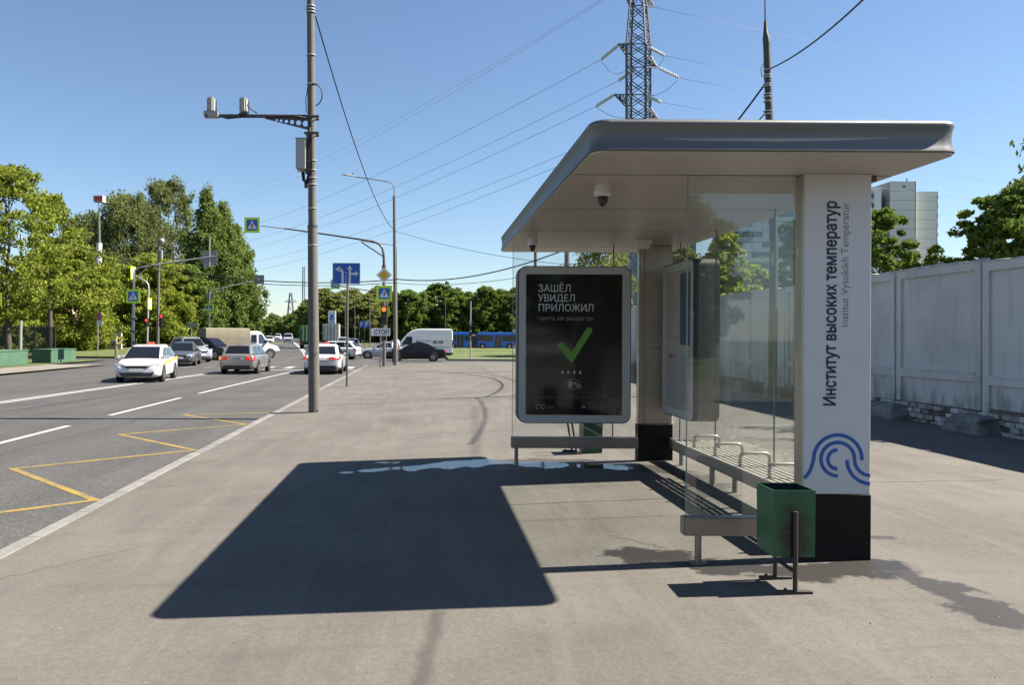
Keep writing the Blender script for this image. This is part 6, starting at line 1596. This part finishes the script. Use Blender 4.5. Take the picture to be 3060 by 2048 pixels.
wire('black cable rising from the dark mast to the upper right', catenary(P(2300, 205, 20.7), P(2760, -190, 12), .25, 20), .019, 'cable', name='overhead_cable')
wire('bundled black cable falling left from the dark mast behind the roof', catenary(P(2288, 248, 20.7), P(1700, 735, 34), 1.2, 24), .026, 'cable', name='overhead_cable')
wire('short thin cable just below the bundled cable at the dark mast', catenary(P(2288, 335, 20.7), P(1700, 790, 34), 1.0, 24), .018, 'cable', name='overhead_cable')
for sx, d, lab in ((1698, 34, 'dark utility pole seen through the glass above the poster'), (1604, 52, 'pale utility pole seen through the glass above the poster')):
    p0 = P(sx, 0, d); t = thing('utility_pole', lab, 'pole', (p0.x, d, pav(min(p0.x, 9.8))), 0)
    pole_tube('shaft', t, [(0,0,-.2), (0,0,P(sx, 700, d).z - t.location.z)], [.13, .10], MATS['pole_steel' if d < 40 else 'pole_concrete'], 12)
    bar('cross_bar', MATS['bracket_dark'], t, (-.4, 0, P(sx, 745, d).z), (.4, 0, P(sx, 745, d).z), .08)

# ------------------------------------------------------------------ apartment blocks on the right
mat('panel_pale', (.66,.64,.61), .85, var=.06, vscale=.2); mat('panel_light', (.70,.68,.64), .85, var=.05, vscale=.2); mat('panel_joint', (.22,.23,.25), .9)
mat('window_far', (.07,.085,.11), .12, spec=.8); mat('window_frame', (.55,.56,.58), .6); mat('panel_blue', (.30,.34,.42), .85); mat('balcony', (.47,.50,.55), .8)
D = 230
t = thing('apartment_block', 'pale grey panel apartment tower above the wall on the right', 'building', (P(2680, 0, D).x, D, 0)); bx0 = t.location.x
def BXp(sx, sy): p = P(sx, sy, D); return p.x-bx0, p.z
def slab(sx0, sx1, syt, y0, y1, m, nf, nm='wall_panel', dep=12):
    x0, z1 = BXp(sx0, syt); x1, _ = BXp(sx1, syt)
    core = MB().box((x0+.05, y0+.12, -2), (x1-.05, y0+dep, z1-.1)).build('core', MATS['panel_joint'], t)
    fh = 2.8; z = z1
    while z > 16 and nf > 0:
        MB().box((x0, y0, z-fh+.05), (x1, y0+.25, z-.05)).build(nm, m, t); z -= fh; nf -= 1
    MB().box((x1-.2, y0+.0, -2), (x1, y0+dep, z1)).build('side_wall', m, t)
    MB().box((x0, y0, -2), (x1, y0+.25, z)).build('lower_wall', m, t)
    return x0, x1, z1
a0, a1, z1 = slab(2661, 2737, 541, 0, 0, MATS['panel_pale'], 10)
MB().box((a0+3.5, -.05, z1-1.9), (a0+4.4, .3, z1-1.2)).build('roof_vent', MATS['window_far'], t)
b0, b1, z2 = slab(2744, 2822, 566, 3, 0, MATS['panel_light'], 10)
c0, c1, z3 = slab(2560, 2640, 562, 2.5, 0, MATS['panel_pale'], 0)
for fl in range(9):
    zt_ = z3-1.0-fl*2.8
    for k, (u0, u1) in enumerate(((.35, .58), (.66, .88))):
        xa = c0+(c1-c0)*u0; xb = c0+(c1-c0)*u1
        w_ = MB().box((xa, 2.38, zt_-1.7), (xb, 2.52, zt_)).build('window', MATS['window_frame'], t)
        MB().box((xa+.12, 2.33, zt_-1.58), ((xa+xb)/2-.05, 2.40, zt_-.12)).build('pane', MATS['window_far'], w_); MB().box(((xa+xb)/2+.05, 2.33, zt_-1.58), (xb-.12, 2.40, zt_-.12)).build('pane', MATS['window_far'], w_)
e0, _ = BXp(2640, 0); e1, _ = BXp(2661, 0)
MB().box((e0-1.2, 1.2, -2), (e0+.4, 8, z3+.5)).build('white_fin', mat('fin_white', (.74,.73,.70), .8), t)
for fl in range(9): MB().box((e0+.5, 4.6, z3-1.6-fl*2.8-1.5), (e1-.1, 4.9, z3-1.4-fl*2.8)).build('window', MATS['window_far'], t)
MB().box((e0, 5.0, -2), (e1, 9, z3)).build('core', MATS['panel_blue'], t)
for fl in range(10): MB().box((b1, 4.5, z2-1.9-fl*2.8), (b1+1.2, 8.5, z2-.9-fl*2.8)).build('balcony', MATS['balcony'], t)
MB().cyl((a0+6, 2, z1), (a0+6, 2, z1+1.2), .15, n=6).build('antenna', MATS['roof_dark'], t)
D = 215
t = thing('apartment_block', 'bluish apartment block with balcony bands seen through the shelter glass', 'building', (P(2290, 0, D).x, D, 0)); bx0 = t.location.x
x0, z1 = BXp(2185, 600); x1, _ = BXp(2470, 600)
MB().box((x0, .3, -2), (x1, 14, z1)).build('core', MATS['panel_blue'], t)
rb_ = random.Random(6)
for fl in range(12):
    zt_ = z1-fl*2.8
    MB().box((x0-.2, -.1, zt_-2.75), (x1+.2, .35, zt_-1.55)).build('balcony_band', MATS['balcony'], t)
    for k in range(9):
        xa = x0+.3+k*(x1-x0-.6)/9; xb = xa+(x1-x0-.6)/9-.35
        w_ = MB().box((xa, .12, zt_-1.5), (xb, .34, zt_-.12)).build('window', MATS['window_far'] if rb_.random() < .6 else MATS['window_frame'], t)
D = 190
t = thing('office_block', 'blue grey building seen above the poster through the glass', 'building', (P(1890, 0, D).x, D, -2)); bx0 = t.location.x
x0, z1 = BXp(1858, 720); x1, _ = BXp(2080, 720)
MB().box((x0, 0, 0), (x1, 12, z1+4)).build('wall', mat('office_blue', (.16,.20,.30), .5), t)
for fl in range(7):
    for k in range(6): MB().box((x0+.5+k*(x1-x0)/6, -.08, z1+2-fl*3.1-1.7), (x0+.1+(k+.8)*(x1-x0)/6, .05, z1+2-fl*3.1)).build('window', MATS['window_far'], t)
p = P(780, 990, 420); t = thing('far_building', 'small reddish building far up the road', 'building', (p.x, 420, 0))
MB().box((-6, 0, -2), (3, 12, p.z+1.5)).build('wall', mat('far_brick', (.28,.14,.11), .9), t); MB().box((-6.4, -.4, p.z+1.5), (3.4, 12.4, p.z+2.0)).build('roof', MATS['roof_dark'], t)
for k in range(4):
    for r_ in range(2): MB().box((-5.4+2.1*k, -.1, 1+r_*2.6), (-4.2+2.1*k, .05, 2.5+r_*2.6)).build('window', MATS['window_far'], t)
# ------------------------------------------------------------------ trees
def leaf_mat(name, c0, c1, c2, trans=.5):
    m = bpy.data.materials.new(name); m.use_nodes = True; MATS[name] = m
    n, l = m.node_tree.nodes, m.node_tree.links; n.remove(n['Principled BSDF'])
    g = n.new('ShaderNodeNewGeometry')
    c = ramp(n, l, g.outputs['Random Per Island'], [(0, c0), (.5, c1), (1, c2)])
    d = n.new('ShaderNodeBsdfDiffuse'); t = n.new('ShaderNodeBsdfTranslucent'); gl = n.new('ShaderNodeBsdfGlossy'); gl.inputs['Roughness'].default_value = .45
    tcol = mixc(n, l, .35, c, (.36,.40,.06), 'SOFT_LIGHT')
    l.new(c, d.inputs[0]); l.new(tcol, t.inputs[0])
    a = n.new('ShaderNodeMixShader'); a.inputs[0].default_value = trans; l.new(d.outputs[0], a.inputs[1]); l.new(t.outputs[0], a.inputs[2])
    b = n.new('ShaderNodeMixShader'); b.inputs[0].default_value = .0; l.new(a.outputs[0], b.inputs[1]); l.new(gl.outputs[0], b.inputs[2])
    l.new(b.outputs[0], n['Material Output'].inputs[0]); return m
LM = {
 'maple': leaf_mat('leaf_maple', (0.133,0.168,0.030), (0.209,0.249,0.042), (0.319,0.348,0.070)),
 'dark': leaf_mat('leaf_dark', (0.064,0.099,0.030), (0.099,0.145,0.039), (0.157,0.203,0.052), .38),
 'birch': leaf_mat('leaf_birch', (0.104,0.128,0.052), (0.157,0.180,0.070), (0.215,0.232,0.099)),
 'poplar': leaf_mat('leaf_poplar', (0.099,0.145,0.044), (0.145,0.197,0.056), (0.209,0.261,0.081)),
 'linden': leaf_mat('leaf_linden', (0.075,0.116,0.030), (0.122,0.174,0.039), (0.186,0.244,0.058), .42),
 'yellow': leaf_mat('leaf_yellow', (0.174,0.220,0.039), (0.255,0.307,0.053), (0.348,0.389,0.081)),
 'pale': leaf_mat('leaf_pale', (0.139,0.162,0.052), (0.203,0.226,0.070), (0.261,0.278,0.093)),
}
mat('bark', (.075,.060,.048), .95, var=.3, vscale=6); mat('bark_birch', (.42,.40,.37), .9, var=.4, vscale=4)

def crown_mesh(name, rng, H, base, rad, shape, nclump, per, leaf, droop=0.0, spread=.13, up=.3, lean=(0,0), strand=1.0):
    """leaf-sized faces grouped in clumps through the crown's volume"""
    cl = []; ph = rng.random(3)*6.28
    k = 0
    while len(cl) < nclump:
        k += 1
        u = rng.random(); h = base + (H-base)*u
        rmax = rad*shape(u)
        a = rng.random()*2*math.pi; rr_ = rmax*(rng.random()**.42)
        wob = 1 + .30*math.sin(3*a+ph[0]+10*u) * math.cos(2*a + ph[1] - 7*u) + .16*math.sin(5*a+ph[2]+17*u)
        if rng.random() < .10: wob *= 1.0 + .32*rng.random(); h += .05*(H-base)*rng.random()
        cl.append((lean[0]*u + rr_*wob*math.cos(a), lean[1]*u + rr_*wob*math.sin(a), h))
    C = np.array(cl); N = nclump*per
    cs = rad*spread*(.6+.9*rng.random(nclump))
    off = rng.normal(size=(nclump, per, 3)); off /= np.maximum(1e-6, np.linalg.norm(off, axis=2, keepdims=True))
    off *= (rng.random((nclump, per, 1))**.45)
    off[:, :, 2] *= .62*strand
    pos = C[:, None, :] + off*cs[:, None, None]
    if droop: pos[:, :, 2] -= droop*cs[:, None]*rng.random((nclump, per))*1.4
    pos = pos.reshape(-1, 3)
    nr = rng.normal(size=(N, 3)); nr[:, 2] += up; out_ = off.reshape(-1, 3); nr += out_*1.1
    nr /= np.linalg.norm(nr, axis=1, keepdims=True)
    ref = rng.normal(size=(N, 3)); 
    if droop: ref[:, 2] -= 2.2
    t1 = ref - nr*np.sum(ref*nr, axis=1, keepdims=True); t1 /= np.linalg.norm(t1, axis=1, keepdims=True); t2 = np.cross(nr, t1)
    s = leaf*(.6+.8*rng.random((N, 1))); ar = (.55 if not droop else .40)
    v = np.empty((N, 4, 3)); v[:, 0] = pos - t1*s; v[:, 1] = pos + t2*s*ar - nr*s*.15; v[:, 2] = pos + t1*s; v[:, 3] = pos - t2*s*ar - nr*s*.15
    me = bpy.data.meshes.new(name); me.vertices.add(N*4); me.vertices.foreach_set('co', v.ravel().astype(np.float32))
    me.loops.add(N*4); me.loops.foreach_set('vertex_index', np.arange(N*4, dtype=np.int32))
    me.polygons.add(N); me.polygons.foreach_set('loop_start', np.arange(0, N*4, 4, dtype=np.int32))
    me.update(calc_edges=True)
    return me, C
def wood(rng, H, base, C, r0, m, par, nl=14, multi=1, lean=(0,0), name='trunk'):
    q = MB(); top = base + (H-base)*.72
    stems = []
    for s_ in range(multi):
        a = 2*math.pi*s_/max(1, multi) + .4; sp = 0 if multi == 1 else .06*H
        pts = []; rs = []
        for i in range(7):
            f_ = i/6; pts.append((lean[0]*f_*.7 + sp*f_*math.cos(a) + rng.normal()*.012*H*f_ + (.25*r0*math.cos(a) if multi > 1 else 0), lean[1]*f_*.7 + sp*f_*math.sin(a) + rng.normal()*.012*H*f_, -.4 + (top+.4)*f_)); rs.append(r0*(1-.82*f_) / (multi**.35))
        q.tube(pts, rs, 8); stems.append(pts)
    idx = rng.choice(len(C), min(nl, len(C)), replace=False)
    for i in idx:
        c = C[i]; st = stems[int(rng.integers(len(stems)))]
        h = min(max(base*.7, c[2]-np.hypot(c[0], c[1])*.9), top*.95); f_ = (h+.4)/(top+.4)*6; j = int(min(5, max(0, f_))); p0 = Vector(st[j]).lerp(Vector(st[j+1]), min(1, max(0, f_-j)))
        p2 = Vector(c); md = p0.lerp(p2, .55) + Vector((0, 0, .06*H*float(rng.random())))
        rr_ = r0*.30*(1-.6*h/H); q.tube([p0, p0.lerp(md, .5)+Vector((0,0,.02*H)), md, p2], [rr_, rr_*.75, rr_*.5, rr_*.15], 5)
    return q.build(name, m, par, smooth=True)
round_ = lambda u: math.sqrt(max(.02, 1-(2*u-.85)**2 / (1.15**2 if u > .42 else .92**2)))
egg = lambda u: max(.08, math.sin(math.pi*min(1, (u*.86+.14)))**.62)
spire = lambda u: max(.05, (1-u)**.62*(.35+.65*min(1, u*4)))
def fan(u): return max(.10, math.sin(math.pi*(.10+.86*u))**.55)
CACHE = {}
def tree(label, x, y, z, H, base, rad, lm, shape=egg, n=150, per=150, leaf=.2, seed=1, key=None, group=None, droop=0.0, barkm='bark', r0=None, multi=1, name='tree', spread=.15, lean=(0,0), rz=0.0, sc=None, strand=1.0, up=.3, nl=16):
    t = thing(name, label, 'tree', (x, y, z), rz, group)
    if key and key in CACHE:
        wo, cr = CACHE[key]
        for src in (wo, cr):
            c = src.copy(); COL.objects.link(c); c.parent = t
    else:
        rng = np.random.default_rng(seed)
        me, C = crown_mesh('crown', rng, H, base, rad, shape, int(n*2.2), int(per*.5), leaf*.92, droop, spread, up, lean, strand); me.materials.append(LM[lm])
        cr = bpy.data.objects.new('crown', me); COL.objects.link(cr); cr.parent = t
        wo = wood(rng, H, base, C, r0 or H*.018, MATS[barkm], t, nl, multi, lean)
        if key: CACHE[key] = (wo, cr)
    if sc: t.scale = sc
    return t
def tree_at(label, sx, d, sy_top, wpx, lm, basef=.12, z=None, **k):
    p = P(sx, sy_top, d); zz_ = T(p.x, d)+.2 if z is None else z
    H_ = p.z - zz_; return tree(label, p.x, d, zz_, H_, H_*basef, wpx*d/F/2, lm, **k)
# left group
tree_at('bright green maple tree at the left edge', 28, 50, 500, 330, 'maple', .22, shape=round_, n=125, per=150, leaf=.125, seed=11, spread=.16)
tree_at('leafy maple tree leaning over the fence, right of the leftmost maple', 150, 62, 590, 150, 'maple', .38, shape=round_, n=70, per=150, leaf=.13, seed=12, spread=.17)
tree_at('dense olive green tree behind the no parking sign', 215, 70, 735, 300, 'maple', .03, shape=round_, n=190, per=160, leaf=.15, seed=13, spread=.15)
tree_at('dark dense tree behind the metal fence', 95, 76, 800, 210, 'dark', .03, shape=round_, n=150, per=160, leaf=.17, seed=14, spread=.17)
tree_at('weeping birch behind the red topped post', 262, 98, 640, 230, 'birch', .06, shape=fan, n=190, per=150, leaf=.20, seed=15, droop=1.6, barkm='bark_birch', spread=.15, strand=1.7)
tree_at('tall weeping birch with white trunk left of the tallest tree', 385, 92, 580, 250, 'birch', .06, shape=fan, n=230, per=160, leaf=.20, seed=16, droop=1.6, barkm='bark_birch', multi=2, spread=.14, strand=1.7)
tree_at('tallest airy willow tree of the left group', 495, 100, 540, 230, 'birch', .10, shape=fan, n=210, per=150, leaf=.20, seed=17, droop=1.2, multi=3, spread=.13, strand=1.5)
spi = lambda u: max(.05, (math.sin(math.pi*min(1, .22+.80*u)))**.8)
for sx, d, sy, w_, lab, sd in ((618, 90, 584, 150, 'green poplar with the highest pointed top at the right of the left group', 18), (664, 92, 618, 150, 'second green poplar, just right of the highest pointed one', 19), (704, 94, 680, 140, 'third lower poplar with sloping crown behind the canvas truck', 25), (738, 96, 790, 95, 'lowest rightmost poplar of the left group', 26)):
    tree_at(lab, sx, d, sy, w_, 'poplar', .03, shape=spi, n=150, per=150, leaf=.17, seed=sd, spread=.22, strand=2.0, up=.0, multi=2, group='poplars at the right of the left group')
tree_at('broad bushy tree under the birches behind the red lights', 450, 78, 770, 250, 'maple', .02, shape=round_, n=210, per=160, leaf=.16, seed=20, spread=.16)
tree_at('pale green bushy tree left of the poplar behind the silver SUV', 560, 82, 800, 170, 'linden', .02, shape=round_, n=150, per=160, leaf=.16, seed=21, spread=.17)
tree_at('low bush with pale leaves behind the metal fence', 20, 57, 905, 150, 'yellow', .02, shape=round_, n=90, per=130, leaf=.11, seed=22, spread=.18, nl=6)
tree_at('dark tree filling the gap behind the brick wall', 330, 86, 800, 200, 'dark', .02, shape=round_, n=150, per=150, leaf=.17, seed=23, spread=.17)
# far trees along the road
gf = 'far trees along the main road'
for i, (sx, d, sy, w_, lm) in enumerate(((815, 330, 942, 70, 'poplar'), (770, 380, 968, 80, 'pale'), (858, 300, 950, 80, 'pale'), (895, 260, 930, 90, 'poplar'), (742, 300, 960, 70, 'linden'), (930, 240, 905, 90, 'pale'))):
    tree_at(('slim far tree in the middle of the road view', 'low pale far tree left of the slim one', 'pale far tree just left of the thin lattice mast', 'far tree at the foot of the thin lattice mast', 'far green tree touching the poplar edge', 'pale far tree hidden by the camera pole')[i], sx, d, sy, w_, lm, .05, shape=round_, n=80, per=110, leaf=.42, seed=40+i, group=gf, spread=.2, nl=8)
# row of trees beyond the bus
gr = 'row of trees beyond the blue bus'
row = [(965, 182, 872, 'pale'), (1008, 178, 866, 'pale'), (1050, 185, 862, 'pale'), (1090, 176, 872, 'pale'), (1128, 190, 868, 'pale'),
       (1165, 182, 880, 'linden'), (1215, 176, 874, 'linden'), (1262, 180, 866, 'linden'), (1310, 184, 860, 'linden'), (1356, 178, 864, 'linden'), (1402, 182, 862, 'linden'), (1450, 178, 870, 'linden'), (1496, 184, 868, 'linden'), (1540, 178, 872, 'linden'), (1590, 184, 868, 'linden'), (1640, 180, 866, 'linden')]
ordn = ['first', 'second', 'third', 'fourth', 'fifth', 'sixth', 'seventh', 'eighth', 'ninth', 'tenth', 'eleventh', 'twelfth', 'thirteenth', 'fourteenth', 'fifteenth', 'sixteenth']
rt = random.Random(9)
for i, (sx, d, sy, lm) in enumerate(row):
    p = P(sx, sy, d); zz_ = T(p.x, d)+.1; H_ = p.z-zz_; kk = lm + str(i % 3); lf = ('linden', 'poplar', 'linden')[i % 3] if lm == 'linden' else lm
    sc_ = None
    tt_ = tree('%s tree from the left in the row beyond the bus, %s' % (ordn[i], 'pale yellowish' if lm == 'pale' else 'dense dark green'), p.x, d, zz_, 13.0, .5 if lm == 'linden' else .8, 4.2, lf, shape=(round_, egg, fan)[i % 3], n=170, per=130, leaf=.26, seed=60+i, key=kk, group=gr, spread=.17, rz=rt.uniform(0, 6.28), sc=(rt.uniform(.85,1.25), rt.uniform(.9,1.2), H_/13.0*rt.uniform(.9,1.06)), nl=10)
# a hedge-like second rank fills the foot of the row
for i, sx in enumerate(lin(985, 1560, 9)):
    d = 196; p = P(sx, 930, d); zz_ = T(p.x, d)
    tree('%s low dark tree from the left behind the row beyond the bus' % ordn[i], p.x, d, zz_, 8.5, .2, 4.6, 'dark', shape=round_, n=130, per=110, leaf=.34, seed=90, key='hedge', group='low trees behind the row', spread=.2, rz=i*1.3, nl=6)
# right side, behind the wall
def tr_r(label, sx, d, sy, w_, lm, **k):
    p = P(sx, sy, d); z = -.3; H_ = p.z-z; return tree(label, p.x, d, z, H_, k.pop('basef', .3)*H_, w_*d/F/2, lm, **k)
tr_r('dark green maple tree above the wall beside the name column', 2628, 27, 640, 235, 'linden', shape=round_, n=110, per=150, leaf=.10, seed=101, spread=.15, basef=.28)
tr_r('large green tree above the wall at the right edge', 3050, 25, 560, 330, 'linden', shape=round_, n=165, per=150, leaf=.10, seed=102, spread=.14, basef=.24)
tr_r('yellow green tree above the wall seen through the back glass', 2165, 38, 690, 150, 'yellow', shape=egg, n=120, per=140, leaf=.12, seed=103, spread=.18, basef=.18)
tr_r('dark tree above the wall seen through the glass near the name column', 2400, 33, 655, 200, 'dark', shape=round_, n=140, per=150, leaf=.11, seed=104, spread=.16, basef=.22)
tr_r('low yellow green bush above the wall seen through the back glass', 2255, 40, 800, 150, 'yellow', shape=round_, n=70, per=120, leaf=.12, seed=105, spread=.2, basef=.3)
tr_r('airy birch seen above the black poster through the glass', 1790, 70, 700, 210, 'pale', shape=fan, n=80, per=110, leaf=.17, seed=106, droop=1.2, barkm='bark_birch', spread=.16, strand=1.5, basef=.25)
tr_r('pale tree seen through the glass left of the timetable case', 2040, 75, 740, 160, 'pale', shape=round_, n=80, per=120, leaf=.18, seed=107, spread=.18, basef=.2)
# near branch entering at the right edge: a tree whose trunk stands outside the picture
t = thing('overhanging_maple', 'maple branch with large leaves entering at the right edge', 'tree', (10.9, 12.6, -.1))
rng = np.random.default_rng(7)
tipw = P(3048, 430, 12.2); tip = Vector((tipw.x-10.9, tipw.y-12.6, tipw.z+.1))
me, C = crown_mesh('crown', rng, 6.8, 3.6, 1.7, round_, 60, 60, .085, 0, .2); 
me.materials.append(LM['maple']); cr = bpy.data.objects.new('crown', me); COL.objects.link(cr); cr.parent = t; cr.location = (2.6, .6, 1.2)
MB().tube([(2.6, .6, -.4), (2.5, .6, 2.5), (2.6, .6, 5.2)], [.16, .13, .08], 8).build('trunk', MATS['bark'], t, smooth=True)
MB().tube([(2.5, .6, 3.2), (1.6, .2, 4.1), tip+Vector((.5, .1, .1)), tip], [.06, .04, .02, .006], 6).build('branch', MATS['bark'], t, smooth=True)
me2, _ = crown_mesh('leaf_spray', rng, .35, -.35, .22, lambda u: 1, 5, 5, .06, .3, .6); me2.materials.append(LM['dark'])
o = bpy.data.objects.new('leaf_spray', me2); COL.objects.link(o); o['kind'] = 'stuff'; o.parent = t; o.location = tip+Vector((.12, 0, .0))
# trees behind the viewer that darken the poster's reflection
for i, (x, y) in enumerate(((-2, -46), (5, -50), (12, -44), (19, -48))):
    tree('%s tree from the left behind the minivan mirrored in the poster' % ordn[i], x, y, -.3, 12, .6, 4.2, 'dark', shape=round_, n=130, per=110, leaf=.34, seed=120, key='behind', group='trees mirrored in the poster glass', spread=.2, rz=i*1.1, nl=6)
# shrubs and grass tufts on the left verge
